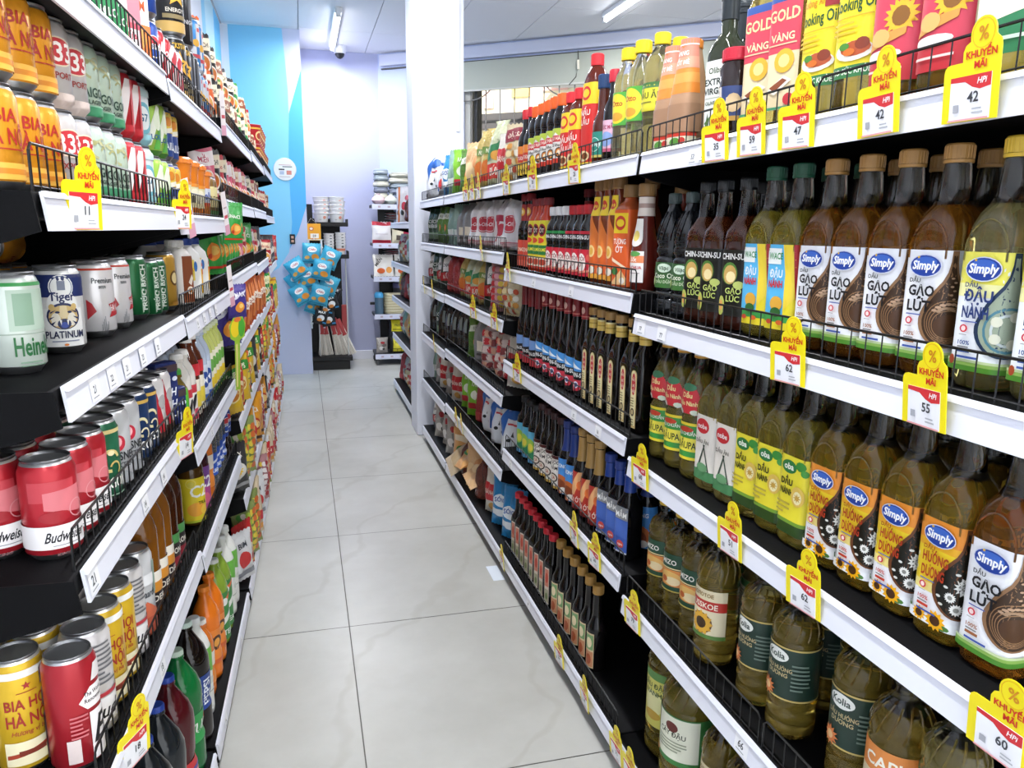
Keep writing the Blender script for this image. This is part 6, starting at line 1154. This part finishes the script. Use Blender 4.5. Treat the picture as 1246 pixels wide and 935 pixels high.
leftrow('c2yellow', ZB[4], [1.98], w, .05, .05, .95); leftrow('c2purple', ZB[4], [2.07], w, .05, .05, .95); leftrow('orangedrink', ZB[4], [2.16], w, .05); leftrow('aqua', ZB[4], [2.235, 2.30, 2.365, 2.43], w, .05); leftrow('pepsipet', ZB[4], [2.50, 2.56], w, .05)
w = 'bottom drinks shelf'
leftrow('bigblack', ZA[5], [1.29, 1.392, 1.494], w, .058); leftrow('bigred', ZA[5], [1.597], w, .058); leftrow('biggreen', ZA[5], [1.70], w, .058); leftrow('bigpepsi', ZB[5], [1.81], w, .056, .05); leftrow('bigred', ZA[5], [1.44, 1.54], w + ', back row', .165); leftrow('bigblack', ZA[5], [1.34, 1.65], w + ', back row', .165)
leftrow('whitemilk', ZB[5], [1.905], w, .055); leftrow('orangedrink', ZB[5], [1.99], w, .055); leftrow('orangepetbig', ZB[5], [2.08, 2.165], w, .055); leftrow('greentea', ZB[5], [2.26, 2.345], w, .055); leftrow('whitemilk', ZB[5], [2.44, 2.52], w, .055)
# snack bays
def lbag(zs, i, items, where, d=.06, tilt=.08):
    for key, y in items:
        s = min(1, gap(zs, i)/(BAGH[key]+.006))*random.uniform(.94, 1)
        place(key, (LX(y)-d-.012, y, zs[i]+.006), PI/2-.6+random.uniform(-.16, .16), where, tilt=(-tilt, random.uniform(-.06, .06)), scale=(min(1, s*1.05)*.92, min(1, s*1.15)*.8, s))
SN = ['top', 'second', 'third', 'fourth', 'fifth', 'sixth', 'bottom']
GI = {'C': (0, 1, 2), 'D': (0, 1, 2), 'E': (0, 1)}
mixes = {0: ['norange', 'nred', 'nblack', 'nblack', 'ncream', 'ngreen'], 1: ['nred', 'npink', 'npink', 'nred', 'ncream', 'nblack'], 2: ['gsnack', 'gsnack', 'npink', 'nred', 'gysnack', 'rsnack'], 3: ['psnack', 'sausage', 'sausage', 'ngreen', 'purplemix', 'purplemix'],
         4: ['ysnack', 'gysnack', 'greenmix', 'ysnack', 'rsnack', 'nred'], 5: ['osnack', 'gysnack', 'osnack', 'wsnack', 'redmix', 'greenmix'], 6: ['bread', 'rsnack', 'bread', 'redmix', 'greenmix', 'wsnack']}
for nm, zs, y0, y1, n in (('C', ZC, 2.67, 3.70, 11), ('D', ZD, 3.84, 4.79, 10), ('E', ZE, 4.95, 5.98, 9)):
    rnd = random.Random(ord(nm))
    for i in range(len(zs)):
        ii = i if nm != 'E' else [0, 1, 2, 4, 5, 6][i]
        mx = mixes[ii]; it = []
        for k in range(n):
            f = {'C': 0, 'D': 1.5, 'E': 3}[nm] + 3.0*k/n
            it.append((mx[min(5, int(f + rnd.uniform(-.3, .6)))] if ii in (2, 3) else rnd.choice(mx), y0+(y1-y0)*k/(n-1)))
        if nm == 'E' and i == 0: continue
        lbag(zs, i, it, SN[ii] + ' snack shelf', .05 if i in GI[nm] else .012, .05)
        if i and zs[i-1]-zs[i] > .24 or i == 0:      # a second layer where the shelf is tall
            h = max(BAGH[k] for k, y in it)*(1 if i == 0 else min(1, gap(zs, i)/.2))
            if i == 0: lbag([9, zs[0]+.15], 1, [(k, y+.04) for k, y in it[::2]], SN[ii] + ' snack shelf, upper layer', .07)
@kind('noodlecup', 'noodle_cup', 'red instant noodle cup', 'noodle cup')
def _(r):
    q = MB(); pr = [(0, .040), (.003, .042), (.115, .056), (.118, .058), (.122, .058)]; q.lathe(pr, P('#b5262c'), 24); S = Surf(pr).setup(.06, 24)
    q.art([E_(0, .06, .03, .028, '#e8c88a', 16), E_(0, .058, .022, .018, '#a83a22', 14), R_(-.06, .095, .06, .105, '#e0a83a')], S, .01); q.build('cup', r)
    q = MB(); q.lathe([(.122, .057), (.1235, .057)], mat('#d8d4cc', .3), 24); q.build('lid', r)
for k, (y, z, key) in enumerate(((2.655, 1.262, 'gsnack'), (2.70, 1.275, 'gsnack'), (2.66, 1.02, 'psnack'))): place(key, (LX(y)+.012, y, z), PI/2-.75, 'hanging on strip', tilt=(.03, 0), scale=(.62, .6, .62))
w = 'top snack shelf'
leftrow('noodlecup', ZE[0], [4.95+.118*k for k in range(9)], w + ', front', .068); leftrow('noodlecup', ZE[0]+.1245, [5.068+.118*k for k in range(6)], w + ', upper layer', .068)
@kind('lidtub', 'snack_tub', 'pale printed tub with dark lettering', 'tub')
def _(r):
    q = MB(); pr = [(0, .06), (.004, .064), (.17, .064), (.172, .06)]; q.lathe(pr, P('#dcd3d2'), 24); S = Surf(pr).setup(.08, 24); q.art([T_('BABI', 0, .12, .03, '#3a3034', .1), E_(0, .05, .04, .03, '#d8b0b4', 14)], S, .012); q.build('tub', r)
    q = MB(); q.lathe([(.165, .066), (.18, .066), (.184, .06)], P('#8a3a3c'), 24); q.build('lid', r)
leftrow('lidtub', ZE[2], [6.01], 'third snack shelf', .07)

# ================================================================== price tags
def rtags(l, where):
    l = sorted(l, key=lambda t: t[0])
    for i, (y, z, num) in enumerate(l):
        lab = f'yellow price tag on the {where} strip' if len(l) == 1 else f'{ORD[i]} yellow price tag from near end on the {where} strip'
        price_tag(num, (XR-.0105, y, z-.042), -PI/2+random.uniform(-.12, .12), lab, 0.08, random.uniform(-.03, .03))
rtags([(.695, 1.478, '42'), (.83, 1.478, '42'), (.995, 1.478, '47'), (1.11, 1.478, '59'), (1.22, 1.478, '35')], 'top oil shelf')
rtags([(1.93, 1.478, '25'), (2.305, 1.478, '30'), (2.62, 1.478, '19')], 'top sauce shelf')
rtags([(3.05, 1.478, '12'), (3.17, 1.478, '15'), (3.30, 1.478, '18')], 'top packet shelf')
rtags([(.705, 1.14, '55'), (.968, 1.14, '62')], 'second oil shelf'); rtags([(2.58, 1.182, '17')], 'second sauce shelf'); rtags([(3.0, 1.236, '21')], 'second packet shelf')
rtags([(.555, .815, '60'), (.885, .815, '62'), (1.088, .815, '51'), (1.455, .815, '60')], 'third oil shelf'); rtags([(2.45, .852, '39')], 'third sauce shelf'); rtags([(3.15, .99, '28'), (2.78, .99, '32'), (4.2, .985, '14'), (4.5, .985, '9')], 'third packet shelf')
rtags([(1.46, .475, '79')], 'fourth oil shelf'); rtags([(1.85, .515, '29'), (1.70, .515, '26')], 'fourth sauce shelf'); rtags([(4.16, .69, '12')], 'fourth packet shelf'); rtags([(3.40, .42, '35'), (3.53, .42, '33')], 'fifth packet shelf')
rtags([(2.63, .095, '16'), (1.95, .095, '22'), (1.735, .095, '24')], 'bottom sauce shelf'); rtags([(1.515, .095, '71'), (1.44, .095, '99')], 'bottom oil shelf')
for y, z, num, lab in ((1.08, 1.353, '11', 'yellow price tag hooked on the second drinks shelf before the pale green cans'), (1.75, 1.353, '24', 'yellow price tag on the second drinks shelf before the orange jelly jars'), (1.60, .902, '14', 'small yellow price tag before the wave-pattern cartons'), (1.075, .60, '18', 'yellow price tag before the yellow draught beer cans')):
    price_tag(num, (LX(y)+.0105, y, z-.042), PI/2+random.uniform(-.12, .12)-.35, lab, 0.05)
@kind('stripcard', 'shelf_talker', 'pink and white hanging paper shelf talker', 'shelf card')
def _(r):
    q = MB(); f = lambda u, v, w: (u, -w, v)
    q.prism([(-.014, 0), (.014, 0), (.014, .13), (-.014, .13)], f, .001, mat('#efe6e8', .4)); q.art([R_(-.014, .0, .014, .03, '#d8a0b4'), R_(-.01, .05, .01, .06, '#c84a5a'), R_(-.01, .08, .01, .085, '#b8a8ac')], lambda u, v, o: (u, -.001-o, v), 0); q.build('card', r)
    q = MB(); q.box((-.012, 0, .0), (.012, .006, .02), mat('#dfe2e6', .3), .001); q.build('clip', r)
for y, z, lf in ((1.88, 1.342, .25), (2.55, 1.342, .25), (2.56, 1.12, .2), (2.60, 1.64, .1)):
    place('stripcard', (LX(y)+.011, y, z-.05), PI/2-.4, 'drinks side shelf strips', tilt=(.05, -lf))
@kind('wobbler', 'shelf_talker', 'long green and yellow shelf talker with round head', 'shelf card')
def _(r):
    q = MB(); f = lambda u, v, w: (u, -w, v)
    q.prism([(-.012, 0), (.012, 0), (.014, .16), (.04, .17), (.045, .21), (.03, .235), (-.02, .235), (-.042, .21), (-.036, .17), (-.014, .16)], f, .001, mat('#9fc83c', .35))
    q.art([E_(-.012, .2, .024, .028, '#f2d42a', 16), E_(.022, .2, .018, .03, '#4fae3a', 14), R_(-.010, .01, .0, .15, '#e9e08a'), E_(.0, .228, .02, .008, '#e87a3a', 10)], lambda u, v, o: (u, -.001-o, v), 0); q.build('card', r)
    q = MB(); q.box((-.012, 0, .0), (.012, .006, .02), mat('#dfe2e6', .3), .001); q.build('clip', r)
place('wobbler', (LX(2.56)+.011, 2.56, .80), PI/2-.5, 'fourth drinks shelf', tilt=(.05, 0))

# ================================================================== beyond the column
unit('black gondola run continuing behind the white column', 1, XR, 5.12, 6.3, [1.36, 1.06, .785, .48, .09], .40, 0, 1.4, {}, (), 'gondola bays on the oil side')
mixf = ['maroontop', 'mushroom', 'redbag', 'brownbag', 'greenmix', 'cracker', 'tealbag', 'redwhite']
ZK = [1.36, 1.06, .785, .48, .09]
for i in range(5):
    for k in range(7 if i else 4):
        key = mixf[(i*3+k) % 8]; s = min(1, gap(ZK, i)/(BAGH[key]+.006))*.97; y = 5.2+k*.165
        place(key, (XR+.075, y, ZK[i]), -PI/2+random.uniform(-.2, .2), ['top', 'second', 'third', 'fourth', 'bottom'][i] + ' shelf behind the column', tilt=(-.07, 0), scale=(s, s, s))

CUX, CUY = .655, 7.42
t = thing('end_shelving_unit', 'shelf', (CUX, CUY, 0), 0, 'open end shelving unit of towels and packets against the far wall')
ZU = [1.535, 1.175, .86, .50, .11]
bk = mat('#1a1b1d', .45)
for z in ZU:
    q = MB(); q.box((0, .004, z-.028), (.42, .36, z), mat('#3a3c40', .45), .002); sh = q.build('shelf', t)
    q = MB(); q.box((-.005, -.006, -.046), (.425, .003, .002), mat('#d5d8ea', .35), .001); q.art([R_(.05+.09*k, -.03, .075+.09*k, -.012, '#b8a8b4') for k in range(4)], lambda u, v, o: (u, -.006-o, v), 0); o = q.build('label_strip', sh); o.location = (0, 0, z)
q = MB(); q.box((.08, .345, .1), (.42, .365, 1.62), bk); q.build('back_panel', t)
for x in (.02, .40):
    for y in (.05, .32):
        q = MB(); q.lathe([(0, .014), (.012, .014), (.014, .02), (.05, .02), (.052, .012), (.085, .012)], mat('#55565a', .4), 12, dx=x, dy=y); q.build('foot', t)
def towel(r, c, c2):
    q = MB(); q.lathe([(0, .85, 4), (.012, .98, 4), (.025, 1.0, 3), (.038, .97, 4), (.05, .82, 4)], mat(c, .9, bump=.3, bscale=60), 24, .1, .13, 4); q.art([], lambda u, v, o: (u, 0, v), 0); q.build('folded_cloth', r)
    q = MB(); q.lathe([(.018, .99, 3), (.024, 1.015, 3), (.03, .99, 3)], mat(c2, .9), 24, .1, .13, 4, cap=False); q.build('hem_stripe', r)
for i, (c, c2, dsc) in enumerate((('#a9a99e', '#d8d4c4', 'folded beige towel'), ('#8d98a0', '#c4ccd2', 'folded grey towel'), ('#6f7686', '#aab0c0', 'folded slate towel'), ('#c4c2b6', '#e9e4d0', 'folded cream towel'))):
    kind('towel%d' % i, 'folded_towel', dsc, 'towel')(lambda r, c=c, c2=c2: towel(r, c, c2))
for k in range(6): place('towel%d' % [2, 2, 2, 1, 3, 0][k], (CUX+.27+.01*(k % 2), CUY+.15, ZU[0]+.05*k), random.uniform(-.1, .1), 'stack on the end unit', order=k)
for k in range(6): place('towel%d' % [1, 3, 2, 3, 1, 1][k], (CUX+.10, CUY+.17, ZU[0]+.055*k+.0), random.uniform(-.15, .15), 'shorter stack on the end unit', order=k, scale=(.7, .8, 1.05))
def ball(r, c, c2):
    q = MB(); q.lathe([(0, .02), (.01, .045), (.035, .062), (.06, .055), (.08, .03), (.09, .012)], mat(c, .7, bump=.5, bscale=40), 18); q.build('pouch', r)
    q = MB(); q.lathe([(.086, .012), (.094, .016), (.102, .02)], mat(c2, .6), 14); q.build('gathered_top', r)
for i, (c, c2, dsc) in enumerate((('#e3c4cc', '#f0dde2', 'pink tied pouch'), ('#cdd2c8', '#e6e8e0', 'grey-green tied pouch'), ('#4f8aa8', '#9cc4d8', 'blue tied pouch'))):
    kind('ball%d' % i, 'tied_pouch', dsc, 'pouch')(lambda r, c=c, c2=c2: ball(r, c, c2))
for k in range(3): place('ball%d' % k, (CUX+.06+.12*k, CUY+.06, ZU[0]), 0, 'front of the end unit top shelf')
def flatpack(key, desc, w_, h_, t_, base, lay, nm='flat_packet'):
    @kind(key, nm, desc, 'packet')
    def _(r): pouch(r, w_, h_, t_, foil(base), lay, 3)
flatpack('redband', 'white packet with crimson ends', .19, .20, .05, '#ece8ea', [R_(-.09, .0, .09, .03, '#b8283c'), R_(-.09, .165, .09, .2, '#b8283c'), R_(-.06, .08, .06, .09, '#d8d0d4')])
flatpack('creampack', 'cream packet with dark square label', .14, .19, .05, '#e2d9bd', [R_(-.03, .03, .03, .075, '#5a5048'), R_(-.05, .12, .05, .13, '#b8a880')])
flatpack('crimson', 'crimson packet with pale edge', .16, .17, .05, '#b82a4a', [G_([(-.07, .15), (.07, .15), (0, .05)], '#c83a5a'), R_(-.07, .0, .07, .02, '#e9dce0')])
flatpack('whitepack', 'white packet with orange bowl picture', .20, .22, .05, '#eee9e2', [E_(-.03, .05, .04, .025, '#d8622c', 14), E_(.05, .06, .03, .03, '#e8a04a', 14), T_('MIẾN', -.04, .13, .03, '#3a3430', .1, rot=.9)])
flatpack('orangetall', 'tall orange and white box packet', .09, .26, .05, '#e8823a', [R_(-.015, .02, .04, .24, '#f2ece4'), R_(.0, .05, .03, .09, '#c83a3c')])
flatpack('flower', 'white packet with pink flowers', .12, .26, .05, '#ece8ec', [E_(0, .12, .03, .03, '#c83a4a', 12), E_(.02, .18, .02, .02, '#d86a7a', 12), E_(-.02, .07, .02, .02, '#3a3a3c', 12)])
flatpack('yellowpack', 'yellow and black packet', .17, .19, .06, '#2a2b34', [R_(-.06, .05, .075, .16, '#e6dc2a'), T_('FRESH', .01, .10, .022, '#3a3c14', .11), R_(-.05, .06, .06, .075, '#a8a01c')])
flatpack('blackyellow', 'black crate packet with yellow panel', .17, .16, .07, '#24241e', [R_(-.05, .02, .07, .15, '#d9cf3c'), T_('FRESH', .01, .10, .02, '#3a3c14', .1), R_(-.05, .045, .07, .05, '#24241e'), R_(-.01, .02, -.006, .045, '#24241e'), R_(.03, .02, .034, .045, '#24241e')])
w = 'end unit second shelf'
place('redband', (CUX+.085, CUY+.06, ZU[1]), 0, w, tilt=(-.06, 0)); place('creampack', (CUX+.25, CUY+.07, ZU[1]), .1, w, tilt=(-.06, 0)); place('crimson', (CUX+.36, CUY+.04, ZU[1]), -.2, w, tilt=(-.08, 0))
for k in range(3): place('redband', (CUX+.24, CUY+.27, ZU[1]+.25+.026*k-.02), .1, 'high on the end unit', order=k, tilt=(-PI/2, 0), scale=(1, .5, .8))
w = 'end unit third shelf'
place('whitepack', (CUX+.10, CUY+.05, ZU[2]), .05, w, tilt=(-.35, 0)); place('whitepack', (CUX+.30, CUY+.05, ZU[2]), -.05, w, tilt=(-.3, 0))
for k in range(3): place('redband', (CUX+.22, CUY+.22, ZU[2]+.205+.02*k), .06, 'end unit third shelf, on top', order=k, tilt=(-PI/2+.02, 0), scale=(1, .4, .6))
@kind('bluetub', 'water_bottle', 'blue drinking flask with light blue lid', 'flask')
def _(r):
    q = MB(); q.lathe([(0, .038), (.004, .042), (.15, .042), (.16, .038)], mat('#4a6478', .3), 20); q.build('body', r)
    q = MB(); q.lathe([(.158, .044), (.19, .044), (.198, .038), (.21, .03)], mat('#4a9fd0', .35), 20); q.build('lid', r)
    q = MB(); q.box((-.085, -.012, .09), (-.04, .012, .115), BLACK(), .003); q.build('handle', r)
@kind('basket', 'woven_basket', 'cream woven basket', 'basket')
def _(r):
    q = MB(); q.lathe([(0, .095, 4), (.004, .1, 4), (.19, .105, 4), (.195, .10, 4), (.19, .095, 4), (.01, .09, 4)], mat('#d8d0b0', .8, bump=.4, bscale=120), 28, 1, .8, 4, cap=False)
    for k in range(7): q.lathe([(.02+.026*k-.003, .1035, 4), (.02+.026*k, .108, 4), (.02+.026*k+.003, .1035, 4)], mat('#a89c74', .8), 28, 1, .8, 4, cap=False)
    q.build('basket_body', r)
@kind('violet', 'lidded_jar', 'jar with violet round lid', 'jar')
def _(r):
    q = MB(); q.lathe([(0, .05), (.004, .055), (.17, .055)], mat('#4a4a52', .3), 20); q.build('body', r)
    q = MB(); q.lathe([(.17, .058), (.2, .058), (.205, .05)], mat('#8a86c0', .4), 20); q.build('lid', r)
w = 'end unit fourth shelf'
place('bluetub', (CUX+.045, CUY+.06, ZU[3]), 0, w); place('basket', (CUX+.20, CUY+.10, ZU[3]), .05, w); place('violet', (CUX+.26, CUY+.25, ZU[3]), 0, w, scale=(1, 1, 1.4))
w = 'end unit bottom shelf'
place('blackyellow', (CUX+.22, CUY+.06, ZU[4]), 0, w); place('yellowpack', (CUX+.22, CUY+.10, ZU[4]+.16), .1, w + ', standing on the crate', tilt=(-.15, 0)); place('mushroom', (CUX+.07, CUY+.10, ZU[4]), .2, w, scale=(.8, .8, .7)); place('cracker', (CUX+.37, CUY+.03, ZU[4]), -.3, w, scale=(.7, .7, .9))

place('orangetall', (XR+.05, 5.93, ZK[0]), -PI/2+.9, 'top shelf behind the column', tilt=(-.05, 0)); place('flower', (XR+.06, 5.83, ZK[0]), -PI/2+.8, 'top shelf behind the column', tilt=(-.05, 0)); place('flower', (XR+.06, 6.05, ZK[0]), -PI/2+.8, 'top shelf behind the column', tilt=(-.05, 0))
# display stand with cups, puffs and brooms
SX, SY = .06, 7.28
t = thing('display_stand', 'display stand', (SX, SY, 0), 0, 'black display stand with plinth in front of the mural wall end')
q = MB(); q.box((0.0, .005, 0), (.34, .36, .085), BLACK(), .004); q.box((-.005, -.012, .085), (.365, .37, .125), BLACK(), .004); q.build('plinth', t)
q = MB(); q.box((-.005, .30, .12), (.05, .34, 1.53), BLACK(), .002); q.box((.0, .33, .12), (.30, .35, 1.40), BLACK(), .002); q.build('back_panel', t)
for z, nm in ((1.345, 'upper'), (1.055, 'lower')):
    q = MB(); q.box((0.05, .02, z-.018), (.355, .34, z), BLACK(), .003); q.box((.05, .014, z-.018), (.36, .022, z+.02), BLACK(), .002); q.box((.35, .02, z-.018), (.36, .34, z+.05), BLACK(), .002); q.build('shelf', t)
for x in (.07, .33):
    q = MB(); q.tube([(x, .10, 1.05), (x, .08, .70), (x, .04, .13)], .006, mat('#c9cac4', .4), 6); q.build('stay_rod', t)
@kind('papercup', 'paper_cup', 'white orange-banded paper cup', 'paper cup')
def _(r):
    q = MB(); pr = [(.001, .0003), (0, .034), (.002, .036), (.098, .046), (.1, .049), (.103, .049)]; q.lathe(pr, P('#e9e6e2'), 24, cap=False); pr = pr[1:]; S = Surf(pr).setup(.06, 24); q.art([R_(-.12, .04, .12, .062, '#e88a6a'), E_(0, .078, .012, .010, '#6b6a6a', 12)], S, .01); q.build('cup_body', r)
    q = MB(); q.tube([(.048*math.sin(2*PI*k/20), .048*math.cos(2*PI*k/20), .102) for k in range(20)], .0025, P('#f2f0ee'), 6, True); q.build('rim', r)
@kind('bowl', 'paper_bowl', 'stacked white paper bowl', 'paper bowl')
def _(r):
    q = MB(); pr = [(.001, .0003), (0, .05), (.003, .054), (.092, .070), (.095, .074), (.099, .074)]; q.lathe(pr, P('#ecebea'), 26, cap=False); pr = pr[1:]; S = Surf(pr).setup(.06, 26); q.art([E_(.03, .06, .016, .014, '#e8a08a', 12), R_(-.02, .04, .0, .043, '#9a9a9c')], S, .012); q.build('bowl_body', r)
    q = MB(); q.tube([(.073*math.sin(2*PI*k/24), .073*math.cos(2*PI*k/24), .098) for k in range(24)], .003, P('#f4f3f2'), 6, True); q.build('rim', r)
for s, x in enumerate((.125, .265)):
    for k in range(5): place('bowl', (SX+x+.006*(k % 2), SY+.13, 1.346+.036*k), 0, ('near-wall stack' if s == 0 else 'outer stack') + ' on the display stand', order=k)
for s, x in enumerate((.185, .29)):
    for k in range(5): place('papercup', (SX+x, SY+.09, 1.055+.026*k+.01*s), .4, ('inner' if s == 0 else 'outer') + ' stack on the display stand', order=k)
pc = thing('hanging_price_card', 'price card', (SX+.0, SY-.03, 1.20), .15, 'orange-yellow price card hanging from the display stand')
q = MB(); q.box((-.03, -.002, 0), (.115, .002, .15), mat('#eda72c', .4), .001); q.art([R_(.02, .02, .095, .062, '#f3efe4'), T_('59', .056, .03, .022, '#6b5a4a', .05), E_(.03, .105, .022, .018, '#c86a4a', 14), E_(.03, .105, .014, .011, '#f3e6d0', 12), R_(.03, .008, .07, .016, '#b8362c')], lambda u, v, o: (u, -.002-o, v), 0); q.build('card', pc)
q = MB(); q.tube([(0, 0, .15), (.04, .06, .2), (.08, .0, .15)], .0012, mat('#e9e4da', .6), 5); q.build('string', pc)
q = MB(); q.tube([(.06, .30, 1.22), (.05, .0, 1.215), (.05, -.19, 1.21)], .005, mat('#c9cac4', .4), 6); q.build('hanging_arm', t)
for x in (.0, .11):
    q = MB(); q.box((x-.008, -.186, .42), (x+.008, -.183, 1.21), mat('#e6e8ea', .3), .0005)
    for k in range(10): q.box((x-.014, -.19, .46+.075*k), (x+.014, -.183, .475+.075*k), mat('#e6e8ea', .3), .001)
    q.build('clip_strip', t)
q = MB(); q.tube([(-.02, -.185, 1.21), (.13, -.185, 1.21)], .004, mat('#c9cac4', .4), 6); q.build('strip_bar', t)
for i, (x, z, ry, rx) in enumerate(((.02, 1.00, .05, .1), (.135, .97, .45, .1), (-.06, .885, -.55, .25), (.085, .86, .2, .05), (-.06, .77, -.6, .2), (.12, .73, .4, 0), (-.04, .655, -.5, .15), (.055, .64, .25, 0), (.01, .555, .35, .1), (.0, .79, -.2, 0))):
    place('bluechip', (SX+x, SY-.215-.022*(i % 4), z), .15-.25*(i % 2), 'on the display stand', order=-z, tilt=(-rx, ry), scale=(1.12, .95, 1.06))
for i, (x, z, ry) in enumerate(((.16, .67, .5), (.19, .585, -.2), (.06, .465, .3), (.155, .44, -.1), (.12, .55, .2))):
    place('blackchip', (SX+x, SY-.215-.022*(i % 3), z), .1, 'on the display stand', order=-z, tilt=(-.1, ry), scale=(.85, .85, .85))
@kind('skewers', 'skewer_bundle', 'bundle of white sticks in red sleeve', 'skewer bundle')
def _(r):
    q = MB(); rnd = random.Random(5)
    for k in range(26): a, b = rnd.uniform(-.022, .022), rnd.uniform(-.016, .016); q.tube([(a*.8, b*.8, .30), (a*1.7, b*1.2, .0)], .0028, mat('#e6e0d4', .6), 5)
    q.build('stick', r)['kind'] = 'stuff'
    q = MB(); q.lathe([(.20, .024, 4), (.22, .021, 4), (.36, .019, 4), (.365, .016, 4)], mat('#a83a3a', .4), 16, 1, .8, 4); q.build('sleeve', r)
for i, (x, ry) in enumerate(((.065, .0), (.115, -.12), (.165, -.2), (.215, -.28), (.265, -.36))):
    place('skewers', (SX+x+.35*0+(.06 if i > 1 else .03)+.012*i, SY+.12, .126), 0, 'on the display stand plinth', order=i, tilt=(0, ry))
q = MB(); q.box((-.03, -.02, 0), (.03, .02, .46), mat('#b04848', .45), .003); q.art([R_(-.02, .05, .02, .2, '#c46a60')], lambda u, v, o: (u, -.02-o, v), 0)
rb = thing('red_box', 'box', (SX+.315, SY+.24, .126), 0, 'tall red box at the back of the display stand'); q.build('carton', rb); q = MB(); q.box((-.027, -.017, .46), (.027, .017, .465), mat('#c46a60', .45)); q.build('lid', rb)

# wall fittings
st = thing('round_notice', 'sign', (-.112, 7.13, 1.807), 0, 'round white notice stuck on the blue mural wall')
q = MB(); q.prism([(.092*math.cos(2*PI*k/32), .092*math.sin(2*PI*k/32)) for k in range(32)], lambda u, v, w_: (u, -w_, v), .008, mat('#eceaea', .4))
q.art([R_(-.05, .034, .05, .038, '#c87a74'), T_('NOTICE', .0, .014, .016, '#7a5a58', .07) if False else R_(-.02, .016, .06, .026, '#8a8a86'), R_(-.052, -.008, -.004, .004, '#3a3a3c'), R_(-.045, -.045, -.008, -.016, '#b4bcd0'), R_(.012, -.045, .054, -.010, '#d8887a'), R_(-.05, -.066, .04, -.06, '#c8b8b4')], lambda u, v, o: (u, -.008-o, v), 0); q.build('plate', st)
q = MB(); q.tube([(.092*math.cos(2*PI*k/32), -.004, .092*math.sin(2*PI*k/32)) for k in range(32)], .004, mat('#d9d6d4', .4), 6, True); q.build('edge_ring', st)
sw = thing('wall_switch', 'switch', (-.075, 7.13, 1.17), 0, 'small black wall switch with two orange buttons on the mural')
q = MB(); q.box((-.022, -.012, 0), (.022, 0, .085), BLACK(), .002); q.build('plate', sw)
for z in (.015, .048):
    q = MB(); q.box((-.011, -.016, z), (.011, -.011, z+.022), mat('#d8a890', .4), .002); q.build('button', sw)
# a slip of paper on the floor
pp = MB(); pp.box((.655, 2.63, .0005), (.70, 2.76, .0015), mat('#e4ecf6', .5)); tag(pp.build('paper_slip'), 'small white slip of paper on the floor by the bottom packet shelf', 'paper')
finish_labels()
